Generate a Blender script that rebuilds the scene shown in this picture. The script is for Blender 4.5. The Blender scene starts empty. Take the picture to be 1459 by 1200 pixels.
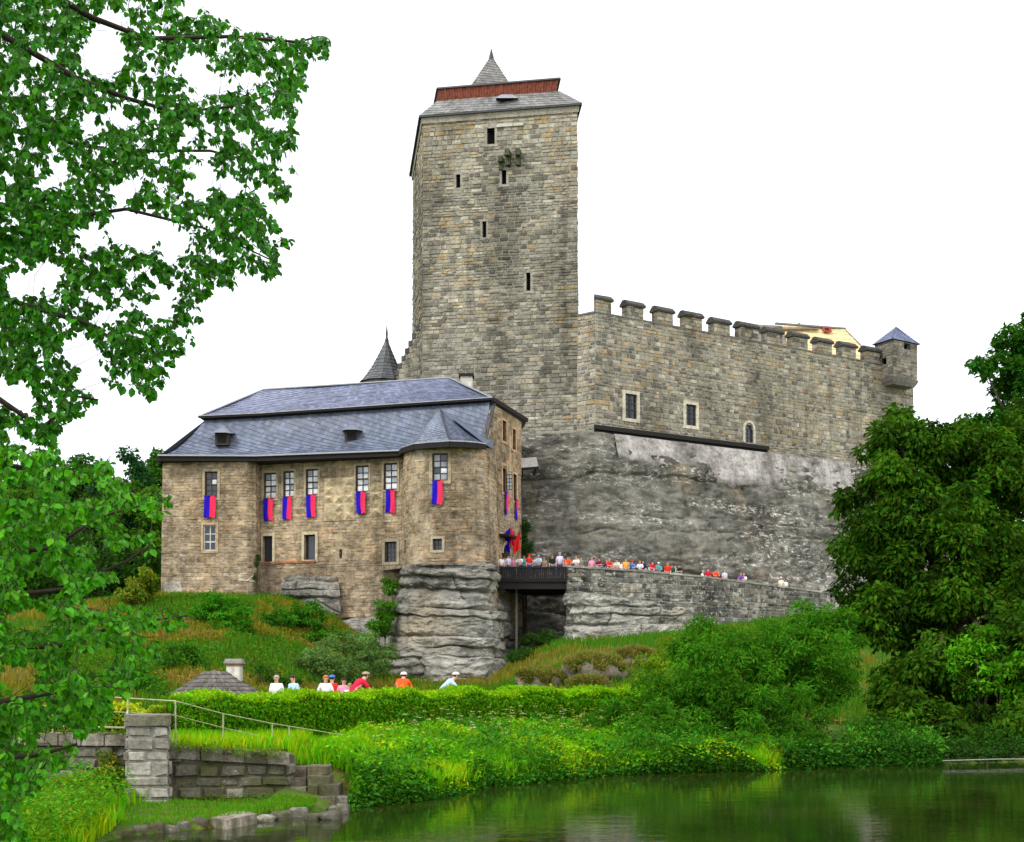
import bpy, math, random
import numpy as np
from mathutils import Vector, Matrix, noise
R = math.radians
sc = bpy.context.scene
coll = sc.collection

# ---------------------------------------------------------------- camera, sky, sun, exposure
F, CX, HY, H = 1900.0, 729.5, 970.0, 2.45      # focal length and horizon in photo pixels, eye height over the pond (m)
cam = bpy.data.objects.new('camera', bpy.data.cameras.new('camera'))
coll.objects.link(cam)
cam.location = (0, 0, H)
cam.rotation_euler = (R(90), 0, 0)
cam.data.sensor_width = 36
cam.data.lens = F / 1459 * 36
cam.data.shift_y = (HY - 600) / 1459
cam.data.clip_start = 0.1
cam.data.clip_end = 3000
sc.camera = cam

world = bpy.data.worlds.new('World'); sc.world = world; world.use_nodes = True
wt = world.node_tree; wt.nodes.clear()
SUN_EL, SUN_AZ = 46, -48          # the sun stands behind the camera to the left, veiled by cloud
sky = wt.nodes.new('ShaderNodeTexSky'); sky.sky_type = 'NISHITA'; sky.sun_disc = False
sky.sun_elevation = R(SUN_EL); sky.sun_rotation = R(180 + SUN_AZ)
sky.dust_density = 3
b1 = wt.nodes.new('ShaderNodeBackground'); b1.inputs['Strength'].default_value = 0.05
wt.links.new(sky.outputs[0], b1.inputs['Color'])
tc = wt.nodes.new('ShaderNodeTexCoord')
cn = wt.nodes.new('ShaderNodeTexNoise'); cn.inputs['Scale'].default_value = 2.2; cn.inputs['Detail'].default_value = 5
wt.links.new(tc.outputs['Generated'], cn.inputs['Vector'])
cr = wt.nodes.new('ShaderNodeValToRGB')
cr.color_ramp.elements[0].position = 0.3; cr.color_ramp.elements[0].color = (0.93, 0.95, 0.98, 1)
cr.color_ramp.elements[1].position = 0.7; cr.color_ramp.elements[1].color = (1, 1, 1, 1)
wt.links.new(cn.outputs['Fac'], cr.inputs[0])
b2 = wt.nodes.new('ShaderNodeBackground'); b2.inputs['Strength'].default_value = 0.76   # the closed white cloud deck
wt.links.new(cr.outputs[0], b2.inputs['Color'])
ad = wt.nodes.new('ShaderNodeAddShader'); wo = wt.nodes.new('ShaderNodeOutputWorld')
wt.links.new(b1.outputs[0], ad.inputs[0]); wt.links.new(b2.outputs[0], ad.inputs[1]); wt.links.new(ad.outputs[0], wo.inputs[0])

sun = bpy.data.objects.new('sun', bpy.data.lights.new('sun', 'SUN'))
coll.objects.link(sun)
sun.data.energy = 1.5; sun.data.angle = R(14); sun.data.color = (1, 0.95, 0.86)
_d = Vector((math.sin(R(SUN_AZ)) * math.cos(R(SUN_EL)), -math.cos(R(SUN_AZ)) * math.cos(R(SUN_EL)), math.sin(R(SUN_EL))))
sun.rotation_euler = _d.to_track_quat('Z', 'Y').to_euler()
vs = sc.view_settings
vs.view_transform = 'Standard'; vs.look = 'None'; vs.gamma = 1; vs.exposure = 0.76; vs.use_curve_mapping = False
sc.cycles.max_bounces = 6; sc.cycles.diffuse_bounces = 3; sc.cycles.glossy_bounces = 3
sc.cycles.transmission_bounces = 4; sc.cycles.transparent_max_bounces = 4

# ---------------------------------------------------------------- helpers
def P(px, py, Y): return Vector(((px - CX) / F * Y, Y, H + (HY - py) / F * Y))
def XP(px, Y): return (px - CX) / F * Y
def ZP(py, Y): return H + (HY - py) / F * Y

def tag(o, label=None, cat=None, group=None, kind=None):
    if label: o['label'] = label
    if cat: o['category'] = cat
    if group: o['group'] = group
    if kind: o['kind'] = kind
    return o

def put(o, parent=None):
    coll.objects.link(o)
    if parent is not None:
        o.parent = parent
        if parent.type == 'EMPTY' and not parent.get('_local'):
            o.matrix_parent_inverse = parent.matrix_basis.inverted()
    return o

def thing(name, label, cat, loc=(0, 0, 0), group=None, rz=0, local=False):
    o = bpy.data.objects.new(name, None)
    o.empty_display_size = 0.3
    o.location = loc; o.rotation_euler = (0, 0, rz)
    coll.objects.link(o)
    if local: o['_local'] = 1
    return tag(o, label, cat, group)

def np_mesh(name, V, Fc, C=None, smooth=False):
    """V (n,3), Fc (m,k) one face size, C (n,3) colours"""
    V = np.asarray(V, np.float32); Fc = np.asarray(Fc, np.int32)
    me = bpy.data.meshes.new(name)
    me.vertices.add(len(V)); me.vertices.foreach_set('co', V.ravel())
    me.loops.add(Fc.size); me.loops.foreach_set('vertex_index', Fc.ravel())
    me.polygons.add(len(Fc)); me.polygons.foreach_set('loop_start', np.arange(0, Fc.size, Fc.shape[1], dtype=np.int32))
    me.polygons.foreach_set('use_smooth', np.full(len(Fc), smooth, bool))
    me.update(calc_edges=True)
    if C is not None:
        C = np.asarray(C, np.float32)
        a = me.attributes.new('Col', 'FLOAT_COLOR', 'POINT')
        a.data.foreach_set('color', np.concatenate([C, np.ones((len(C), 1), np.float32)], 1).ravel())
    return me

class MB:
    """collects faces of any size; build() links them as one mesh object"""
    def __init__(s): s.v = []; s.f = []; s.c = []; s.m = []; s.mi = 0
    def add(s, vs_, fs_, c=(1, 1, 1)):
        b = len(s.v); s.v += [tuple(v) for v in vs_]; s.f += [tuple(b + i for i in f) for f in fs_]
        s.c += [tuple(c)] * len(vs_); s.m += [s.mi] * len(fs_)
    def hexa(s, p, c=(1, 1, 1), skip=()):
        fs = [(0, 1, 2, 3), (7, 6, 5, 4), (0, 4, 5, 1), (1, 5, 6, 2), (2, 6, 7, 3), (3, 7, 4, 0)]
        s.add(p, [f for i, f in enumerate(fs) if i not in skip], c)
    def box(s, x0, x1, y0, y1, z0, z1, c=(1, 1, 1)):
        s.hexa([(x0, y0, z0), (x0, y0, z1), (x1, y0, z1), (x1, y0, z0), (x0, y1, z0), (x0, y1, z1), (x1, y1, z1), (x1, y1, z0)], c)
    def bar(s, a, b, w, h, c=(1, 1, 1), up=(0, 0, 1)):
        a = Vector(a); b = Vector(b); d = (b - a).normalized(); up = Vector(up)
        x = d.cross(up)
        if x.length < 1e-4: x = d.cross(Vector((0, 1, 0)))
        x.normalize(); y = x.cross(d)
        x *= w / 2; y *= h / 2
        s.hexa([a - x - y, a - x + y, a + x + y, a + x - y, b - x - y, b - x + y, b + x + y, b + x - y], c)
    def tube(s, pts, rad, n=6, c=(1, 1, 1), cap=True):
        pts = [Vector(p) for p in pts]; k = len(pts)
        if not hasattr(rad, '__len__'): rad = [rad] * k
        vs_ = []; ref = Vector((0.3, 0.2, 1)).normalized()
        for i, p in enumerate(pts):
            d = (pts[min(i + 1, k - 1)] - pts[max(i - 1, 0)])
            d = d.normalized() if d.length > 1e-6 else Vector((0, 0, 1))
            x = d.cross(ref)
            if x.length < 0.05: x = d.cross(Vector((1, 0, 0)))
            x.normalize(); y = x.cross(d)
            for j in range(n):
                t = 2 * math.pi * j / n
                vs_.append(p + (x * math.cos(t) + y * math.sin(t)) * rad[i])
        fs_ = [(i * n + j, i * n + (j + 1) % n, (i + 1) * n + (j + 1) % n, (i + 1) * n + j) for i in range(k - 1) for j in range(n)]
        if cap: fs_ += [tuple(range(n))[::-1], tuple((k - 1) * n + j for j in range(n))]
        s.add(vs_, fs_, c)
    def ball(s, c0, r, n=8, m=5, c=(1, 1, 1)):
        if not hasattr(r, '__len__'): r = (r, r, r)
        vs_ = []
        for i in range(m + 1):
            t = math.pi * i / m
            for j in range(n):
                q = 2 * math.pi * j / n
                vs_.append((c0[0] + r[0] * math.sin(t) * math.cos(q), c0[1] + r[1] * math.sin(t) * math.sin(q), c0[2] + r[2] * math.cos(t)))
        s.add(vs_, [(i * n + j, (i + 1) * n + j, (i + 1) * n + (j + 1) % n, i * n + (j + 1) % n) for i in range(m) for j in range(n)], c)
    def mesh(s, name, mats, smooth=False):
        me = bpy.data.meshes.new(name)
        me.from_pydata(s.v, [], s.f); me.update()
        a = me.attributes.new('Col', 'FLOAT_COLOR', 'POINT')
        a.data.foreach_set('color', np.array([(*c, 1) for c in s.c], np.float32).ravel())
        for m in (mats if isinstance(mats, (list, tuple)) else [mats]): me.materials.append(m)
        if max(s.m, default=0) > 0: me.polygons.foreach_set('material_index', s.m)
        if smooth: me.polygons.foreach_set('use_smooth', [True] * len(me.polygons))
        return me
    def build(s, name, mats, parent=None, smooth=False):
        return put(bpy.data.objects.new(name, s.mesh(name, mats, smooth)), parent)

# ---------------------------------------------------------------- materials
def new_mat(name):
    m = bpy.data.materials.new(name); m.use_nodes = True
    t = m.node_tree; return m, t, t.nodes['Principled BSDF']
def nd(t, typ, **kw):
    n = t.nodes.new(typ)
    for k, v in kw.items(): setattr(n, k, v)
    return n
def noise_tex(t, scale, detail=4, stretch=None, rough=0.55, dist=0):
    n = nd(t, 'ShaderNodeTexNoise'); n.inputs['Scale'].default_value = scale; n.inputs['Detail'].default_value = detail
    n.inputs['Roughness'].default_value = rough; n.inputs['Distortion'].default_value = dist
    c = nd(t, 'ShaderNodeTexCoord')
    if stretch:
        mp = nd(t, 'ShaderNodeMapping'); mp.inputs['Scale'].default_value = stretch
        t.links.new(c.outputs['Object'], mp.inputs[0]); t.links.new(mp.outputs[0], n.inputs['Vector'])
    else: t.links.new(c.outputs['Object'], n.inputs['Vector'])
    return n.outputs['Fac']
def ramp(t, fac, stops):
    r = nd(t, 'ShaderNodeValToRGB'); e = r.color_ramp.elements
    while len(e) < len(stops): e.new(0.5)
    for k, (p, c) in enumerate(stops):
        e[k].position = p; e[k].color = (c, c, c, 1) if not hasattr(c, '__len__') else (*c, 1)
    t.links.new(fac, r.inputs[0]); return r.outputs[0]
def mix(t, mode, fac, a, b):
    n = nd(t, 'ShaderNodeMixRGB', blend_type=mode)
    for i, v in enumerate((fac, a, b)):
        if isinstance(v, (int, float)): n.inputs[i].default_value = v if i == 0 else (v, v, v, 1)
        elif isinstance(v, tuple): n.inputs[i].default_value = (*v, 1)
        else: t.links.new(v, n.inputs[i])
    return n.outputs[0]
def attr(t):
    a = nd(t, 'ShaderNodeAttribute'); a.attribute_name = 'Col'; return a.outputs['Color']
def bump(t, bs, h, strength=0.5, dist=0.02):
    b = nd(t, 'ShaderNodeBump'); b.inputs['Strength'].default_value = strength; b.inputs['Distance'].default_value = dist
    t.links.new(h, b.inputs['Height']); t.links.new(b.outputs[0], bs.inputs['Normal'])

def M_plain(name, color, rough=0.7, metal=0, spec=0.3, var=0.15, scale=6, bmp=0):
    m, t, bs = new_mat(name)
    n = noise_tex(t, scale, 4)
    t.links.new(mix(t, 'MULTIPLY', 1, color, ramp(t, n, [(0.3, 1 - var), (0.7, 1 + var)])), bs.inputs['Base Color'])
    bs.inputs['Roughness'].default_value = rough; bs.inputs['Metallic'].default_value = metal
    bs.inputs['Specular IOR Level'].default_value = spec
    if bmp: bump(t, bs, noise_tex(t, scale * 3, 5), bmp, 0.02)
    return m

def M_stone(name, stain=0.5, lichen=0.0, bmp=0.8, grain=5.0, stain_col=(0.42, 0.42, 0.42), dark_stretch=(0.22, 0.22, 0.09), blotch=0.3, moss=0.0, lth=0.60, bscale=1.1, lcol=(0.56, 0.54, 0.47)):
    """stone whose own colour comes with each block; grain, soot and rain stains with shapes of their own on top"""
    m, t, bs = new_mat(name)
    c = attr(t)
    g = noise_tex(t, grain, 8, rough=0.7)
    c = mix(t, 'MULTIPLY', 1, c, ramp(t, g, [(0.28, 0.55), (0.5, 1.0), (0.74, 1.32)]))
    bl = noise_tex(t, bscale, 8, (1, 1, 1.6), rough=0.7)
    c = mix(t, 'MULTIPLY', 1, c, ramp(t, bl, [(0.30, 1 - blotch), (0.5, 1.0), (0.72, 1 + blotch * 0.7)]))
    s = noise_tex(t, 1.0, 7, dark_stretch, rough=0.66)
    c = mix(t, 'MULTIPLY', ramp(t, s, [(0.44, 0), (0.64, stain)]), c, stain_col)
    sk_ = noise_tex(t, 1.0, 5, (1.5, 1.5, 0.07), rough=0.6)
    c = mix(t, 'MULTIPLY', ramp(t, sk_, [(0.52, 0), (0.68, 0.55)]), c, (0.5, 0.5, 0.48))      # rain streaks
    if lichen:
        l = noise_tex(t, 1.7 if lth > 0.57 else 2.6, 8, (1, 1, 1.5), rough=0.76)
        c = mix(t, 'MIX', ramp(t, l, [(lth, 0), (lth + 0.06, lichen)]), c, lcol)
    if moss:
        mo = noise_tex(t, 1.3, 7, rough=0.7)
        c = mix(t, 'MIX', ramp(t, mo, [(0.48, 0), (0.64, moss)]), c, (0.085, 0.095, 0.03))
    t.links.new(c, bs.inputs['Base Color'])
    bs.inputs['Roughness'].default_value = 0.92; bs.inputs['Specular IOR Level'].default_value = 0.15
    bump(t, bs, noise_tex(t, grain * 2, 8, rough=0.7), bmp, 0.05)
    return m

def M_rock(name, base=(0.30, 0.29, 0.26), dark=(0.09, 0.09, 0.085), pale=(0.55, 0.54, 0.49), warm=(0.34, 0.27, 0.17), crust=0.6, strata=2.0, grain=7, streak=0.35):
    m, t, bs = new_mat(name)
    a = noise_tex(t, 0.55, 7, (1, 1, strata), rough=0.68)
    c = ramp(t, a, [(0.3, dark), (0.45, tuple((x + y) / 2 for x, y in zip(base, dark))), (0.56, base), (0.75, tuple(x * 1.25 for x in base))])
    big = noise_tex(t, 0.13, 5, (1, 1, 1.3), rough=0.6)
    c = mix(t, 'MULTIPLY', 1, c, ramp(t, big, [(0.36, 0.5), (0.5, 0.95), (0.62, 1.25)]))
    w = noise_tex(t, 0.23, 5)
    c = mix(t, 'MIX', ramp(t, w, [(0.55, 0), (0.72, 0.6)]), c, warm)
    l = noise_tex(t, 2.6, 9, (0.7, 0.7, 1.9), rough=0.8)
    l2 = noise_tex(t, 0.9, 4, (0.12, 0.12, 0.75), rough=0.6)
    c = mix(t, 'MIX', mix(t, 'MULTIPLY', 1, ramp(t, l, [(0.53, 0), (0.60, crust)]), ramp(t, l2, [(0.44, 0.05), (0.58, 1)])), c, pale)
    dk = noise_tex(t, 1.3, 8, (1, 1, streak), rough=0.68)
    c = mix(t, 'MULTIPLY', ramp(t, dk, [(0.52, 0), (0.68, 0.75)]), c, (0.35, 0.36, 0.35))
    g = noise_tex(t, 7, 8, rough=0.75)
    c = mix(t, 'MULTIPLY', 1, c, ramp(t, g, [(0.3, 0.6), (0.7, 1.35)]))
    t.links.new(c, bs.inputs['Base Color'])
    bs.inputs['Roughness'].default_value = 0.95; bs.inputs['Specular IOR Level'].default_value = 0.1
    bump(t, bs, noise_tex(t, 5, 9, (1, 1, 1.8), rough=0.75), 1.0, 0.12)
    return m

def M_leaf(name, trans=0.3, rough=0.5, spec=0.4):
    m, t, bs = new_mat(name)
    c = attr(t)
    t.links.new(c, bs.inputs['Base Color'])
    bs.inputs['Roughness'].default_value = rough; bs.inputs['Specular IOR Level'].default_value = spec
    tr = nd(t, 'ShaderNodeBsdfTranslucent'); ms = nd(t, 'ShaderNodeMixShader'); ms.inputs[0].default_value = trans
    t.links.new(mix(t, 'MULTIPLY', 1, c, (1.25, 1.1, 0.5)), tr.inputs['Color'])
    t.links.new(bs.outputs[0], ms.inputs[1]); t.links.new(tr.outputs[0], ms.inputs[2])
    t.links.new(ms.outputs[0], t.nodes['Material Output'].inputs['Surface'])
    return m

MT = {}
MT['tower'] = M_stone('keep_masonry', 0.95, 0.3, stain_col=(0.42, 0.41, 0.39), dark_stretch=(0.17, 0.17, 0.06), blotch=0.4)
MT['curtain'] = M_stone('curtain_masonry', 0.75, 0.35, stain_col=(0.45, 0.44, 0.42))
MT['palace'] = M_stone('palace_masonry', 0.9, 0.55, grain=4, stain_col=(0.38, 0.37, 0.36), dark_stretch=(0.34, 0.34, 0.15), blotch=0.7, lth=0.575, lcol=(0.50, 0.43, 0.34))
MT['ramp'] = M_stone('ramp_masonry', 0.9, 0.9, stain_col=(0.28, 0.28, 0.27), blotch=0.5, lth=0.55, dark_stretch=(0.3, 0.3, 0.14))
MT['quay'] = M_stone('quay_masonry', 0.8, 0.5, bmp=1.0, bscale=4.5, grain=12, stain_col=(0.35, 0.33, 0.28), dark_stretch=(1.3, 1.3, 0.6), blotch=0.5, moss=0.75)
MT['dressed'] = M_stone('dressed_stone', 0.35, 0.0, bmp=0.4)
MT['rock'] = M_rock('sandstone_rock', (0.35, 0.34, 0.30), (0.13, 0.127, 0.112), (0.52, 0.50, 0.445), (0.40, 0.33, 0.22), 0.55, 1.8)
MT['rock_big'] = M_rock('castle_rock', (0.20, 0.195, 0.165), (0.06, 0.06, 0.052), (0.66, 0.64, 0.57), (0.34, 0.27, 0.17), 1.0, 1.5, streak=0.14)
MT['void'] = M_plain('dark_interior', (0.012, 0.012, 0.014), 0.9, var=0.3)  # near-black colour paints the darkness inside openings
MT['glass_dark'] = M_plain('dark_window_glass', (0.03, 0.035, 0.045), 0.08, spec=0.6, var=0.1, scale=2)
MT['glass_pale'] = M_plain('pale_window_glass', (0.68, 0.70, 0.73), 0.12, spec=0.5, var=0.35, scale=3)  # pale glossy pane colour
MT['glass_mid'] = M_plain('grey_window_glass', (0.30, 0.33, 0.37), 0.1, spec=0.5, var=0.3, scale=3)
MT['frame'] = M_plain('dark_brown_window_wood', (0.045, 0.028, 0.02), 0.6)
MT['frame_pale'] = M_plain('weathered_white_window_wood', (0.55, 0.53, 0.48), 0.6)
MT['darkwood'] = M_plain('tarred_timber', (0.011, 0.009, 0.008), 0.75, var=0.4, scale=8, bmp=0.3)
MT['wood'] = M_plain('weathered_timber', (0.20, 0.18, 0.15), 0.8, var=0.3, scale=8, bmp=0.4)
MT['newwood'] = M_plain('fresh_roof_boards', (0.72, 0.54, 0.28), 0.7, var=0.18, scale=3)
MT['redwood'] = M_plain('rust_red_boards', (0.17, 0.043, 0.022), 0.75, var=0.45, scale=4, bmp=0.3)
MT['metal'] = M_plain('dark_sheet_metal', (0.05, 0.05, 0.055), 0.5, 0.3)
MT['gutter'] = M_plain('grey_gutter_metal', (0.34, 0.35, 0.38), 0.45, 0.4)
MT['rail'] = M_plain('faded_green_rail_paint', (0.36, 0.37, 0.20), 0.55, 0.1, var=0.35, scale=9)
MT['bark'] = M_plain('bark', (0.075, 0.058, 0.042), 0.95, var=0.5, scale=12, bmp=0.8)
MT['twig'] = M_plain('twig_bark', (0.035, 0.025, 0.018), 0.9, var=0.3, scale=20)
MT['leaf'] = M_leaf('leaf', 0.32, 0.7, 0.05)
MT['leaf_gloss'] = M_leaf('glossy_leaf', 0.42, 0.36, 0.2)
MT['grass'] = M_leaf('grass_blade', 0.38, 0.8, 0.03)
MT['stonecol'] = M_stone('rough_stone', 0.5, 0.35, grain=10, bscale=3.5, blotch=0.5)
def M_slate(name):
    m, t, bs = new_mat(name)
    c = attr(t)
    g = noise_tex(t, 0.5, 6, rough=0.65)
    c = mix(t, 'MULTIPLY', 1, c, ramp(t, g, [(0.3, 0.75), (0.7, 1.25)]))
    t.links.new(c, bs.inputs['Base Color'])
    bs.inputs['Roughness'].default_value = 0.42; bs.inputs['Specular IOR Level'].default_value = 0.5
    bump(t, bs, noise_tex(t, 12, 5), 0.3, 0.02)
    return m
MT['slate'] = M_slate('blue_grey_slate')
def M_ground():
    m, t, bs = new_mat('ground_soil_and_turf')
    a = noise_tex(t, 0.25, 6, rough=0.65); b = noise_tex(t, 2.5, 7, rough=0.7)
    c = ramp(t, a, [(0.32, (0.045, 0.095, 0.014)), (0.5, (0.075, 0.13, 0.02)), (0.62, (0.15, 0.13, 0.035)), (0.75, (0.12, 0.09, 0.04))])
    c = mix(t, 'MULTIPLY', 1, c, ramp(t, b, [(0.3, 0.55), (0.7, 1.4)]))
    t.links.new(c, bs.inputs['Base Color']); bs.inputs['Roughness'].default_value = 1; bs.inputs['Specular IOR Level'].default_value = 0.05
    bump(t, bs, b, 1, 0.15); return m
MT['ground'] = M_ground()
def M_water():
    m, t, bs = new_mat('pond_water')
    n = noise_tex(t, 0.35, 3); s = noise_tex(t, 26, 6, rough=0.8)
    c = ramp(t, n, [(0.35, (0.010, 0.020, 0.003)), (0.65, (0.024, 0.036, 0.006))])
    t.links.new(c, bs.inputs['Base Color']); bs.inputs['Roughness'].default_value = 0.035
    bs.inputs['IOR'].default_value = 1.33; bs.inputs['Specular IOR Level'].default_value = 0.5
    w = noise_tex(t, 1.3, 3, (0.7, 1.6, 1)); w2 = noise_tex(t, 6, 2, (0.5, 1.4, 1))
    bump(t, bs, mix(t, 'ADD', 0.25, w, w2), 0.10, 0.06); return m
MT['water'] = M_water()
def cloth(name, c, var=0.12): return M_plain(name, c, 0.85, var=var, scale=14, spec=0.1)

# ---------------------------------------------------------------- terrain
def sm(t): t = np.clip(t, 0, 1); return t * t * (3 - 2 * t)
SHX = [-60, -14, -8, -6.18, -4.83, -3.73, -3.26, -1.87, -0.48, 2.77, 8.23, 15.5, 40, 120, 400]
SHY = [19, 19.5, 20.3, 21, 22.4, 24.5, 25.9, 27.4, 31, 35, 37.2, 40.5, 46, 60, 100]
HGX = [-60, -14, -7.9, -5.7, -1.67, 4.04, 8.0, 16, 40, 120, 400]
HGY = [24, 27, 31, 35, 40, 45, 46.5, 49, 56, 75, 120]
TX = [-200, -45, -26, -16.5, -13, -10.5, -8.8, -5, -1.5, 0.5, 3.5, 13.5, 24, 60, 200]
TZ = [6, 6.5, 8.6, 8.4, 7.2, 5.2, 2.7, 2.2, 2.4, 3.9, 5.2, 6.1, 7.6, 8, 8]
TY = [100, 100, 97, 97, 96, 94, 90, 88.5, 89, 95, 95, 99, 104, 112, 150]
T0 = [60, 60, 57, 58, 62, 68, 74, 75, 72, 64, 60, 54, 51, 58, 100]
ZPATH = 0.86
def shore(x): return np.interp(x, SHX, SHY)
def hedge_y(x): return np.interp(x, HGX, HGY)
def wobble(x, y, s):
    return (np.sin(x * 1.3 * s + 1.7 * np.sin(y * 0.9 * s)) + np.sin(y * 1.1 * s + 2.1 + 1.3 * np.sin(x * 0.7 * s)) + 0.6 * np.sin((x + y) * 2.3 * s + 0.4)) / 2.6
def ground_z(x, y):
    x = np.asarray(x, float); y = np.asarray(y, float)
    ys, yh = shore(x), hedge_y(x)
    xl = -6.5 - 0.4 * np.sin(y * 0.5)
    far = 0.10 + (ZPATH - 0.10) * np.clip((y - ys) / (yh - ys), 0, 1) ** 0.8
    # the walled terrace behind the quay wall
    terr = 0.14 + 0.92 * sm((y - 26.05) / 0.3)
    k = sm((-4.42 - x) / 0.25)
    far = np.maximum(far, 0.74 * sm((y - 27.0) / 0.5) * sm((-2.7 - x) / 0.9))
    far = far * (1 - k) + np.maximum(np.where(y < 31, terr, far), 0.12) * k
    ty, t0 = np.interp(x, TX, TY), np.interp(x, TX, T0)
    t = np.clip((y - t0) / (ty - t0), 0, 1)
    hill = ZPATH + (np.interp(x, TX, TZ) - ZPATH) * (0.45 * t + 0.55 * sm(t)) + 0.25 * wobble(x, y, 0.5) * sm(t * 4) * sm((1 - t) * 5)
    z = np.where(y > t0, hill, far)
    z = z + sm((y - 122) / 160) * (7 + 6 * wobble(x, y, 0.01))
    d = np.minimum(np.minimum(ys - y, x - xl), y - 7.0)            # depth inside the pond
    dl = np.minimum(xl - x, 6)
    left = 0.1 + 0.12 * np.clip(dl, 0, 6)
    near = 0.1 + 0.75 * sm((7 - y) / 3)
    z = np.where((y < ys) & (x < xl) & (y >= 7), left, z)
    z = np.where(y < 7, near, z)
    z = z + 0.05 * wobble(x, y, 1.9)
    return np.where(d > 0, -np.minimum(1.6, d * 0.6) + 0.04, z)

def axis(stops):
    out = []
    for a, b, st in stops: out += list(np.arange(a, b, st))
    return np.array(out + [stops[-1][1]])
gx = axis([(-900, -200, 70), (-200, -60, 14), (-60, -30, 2), (-30, 34, 0.4), (34, 80, 2.5), (80, 240, 16), (240, 900, 66)])
gy = axis([(-120, -10, 10), (-10, 18, 1), (18, 46, 0.3), (46, 112, 0.5), (112, 200, 5), (200, 1500, 100)])
GX, GY = np.meshgrid(gx, gy); GZ = ground_z(GX, GY)
nx, ny = len(gx), len(gy)
ii = (np.arange(ny - 1)[:, None] * nx + np.arange(nx - 1)[None, :]).ravel()
me = np_mesh('ground', np.stack([GX, GY, GZ], -1).reshape(-1, 3), np.stack([ii, ii + 1, ii + nx + 1, ii + nx], 1), smooth=True)
me.materials.append(MT['ground'])
tag(put(bpy.data.objects.new('ground', me)), 'grassy ground rising from pond bank to castle hill', kind='structure')

w = MB(); wx = [-9, -3.5, 6, 20, 60, 130]
w.add([(-9, 5.5, 0), (140, 5.5, 0), (140, 66, 0), (40, 48, 0), (16, 42.5, 0), (8, 39.5, 0), (2, 36.5, 0), (-2.5, 29, 0), (-4, 26, 0), (-5.5, 23.5, 0), (-9, 22, 0)], [tuple(range(11))])
tag(w.build('pond', MT['water']), 'still dark green pond below the castle', kind='structure')

pth = MB()
for a, b in zip(np.linspace(-9, 18, 40)[:-1], np.linspace(-9, 18, 40)[1:]):
    pth.add([(a, hedge_y(a) + 1.6, ZPATH + 0.11), (b, hedge_y(b) + 1.6, ZPATH + 0.11), (b, hedge_y(b) + 7, ZPATH + 0.11), (a, hedge_y(a) + 7, ZPATH + 0.11)], [(0, 1, 2, 3)])
tag(pth.build('path', M_plain('sandy_path', (0.30, 0.25, 0.18), 0.95, var=0.3, scale=3)), 'sandy footpath behind the clipped hedge', kind='structure')

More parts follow.
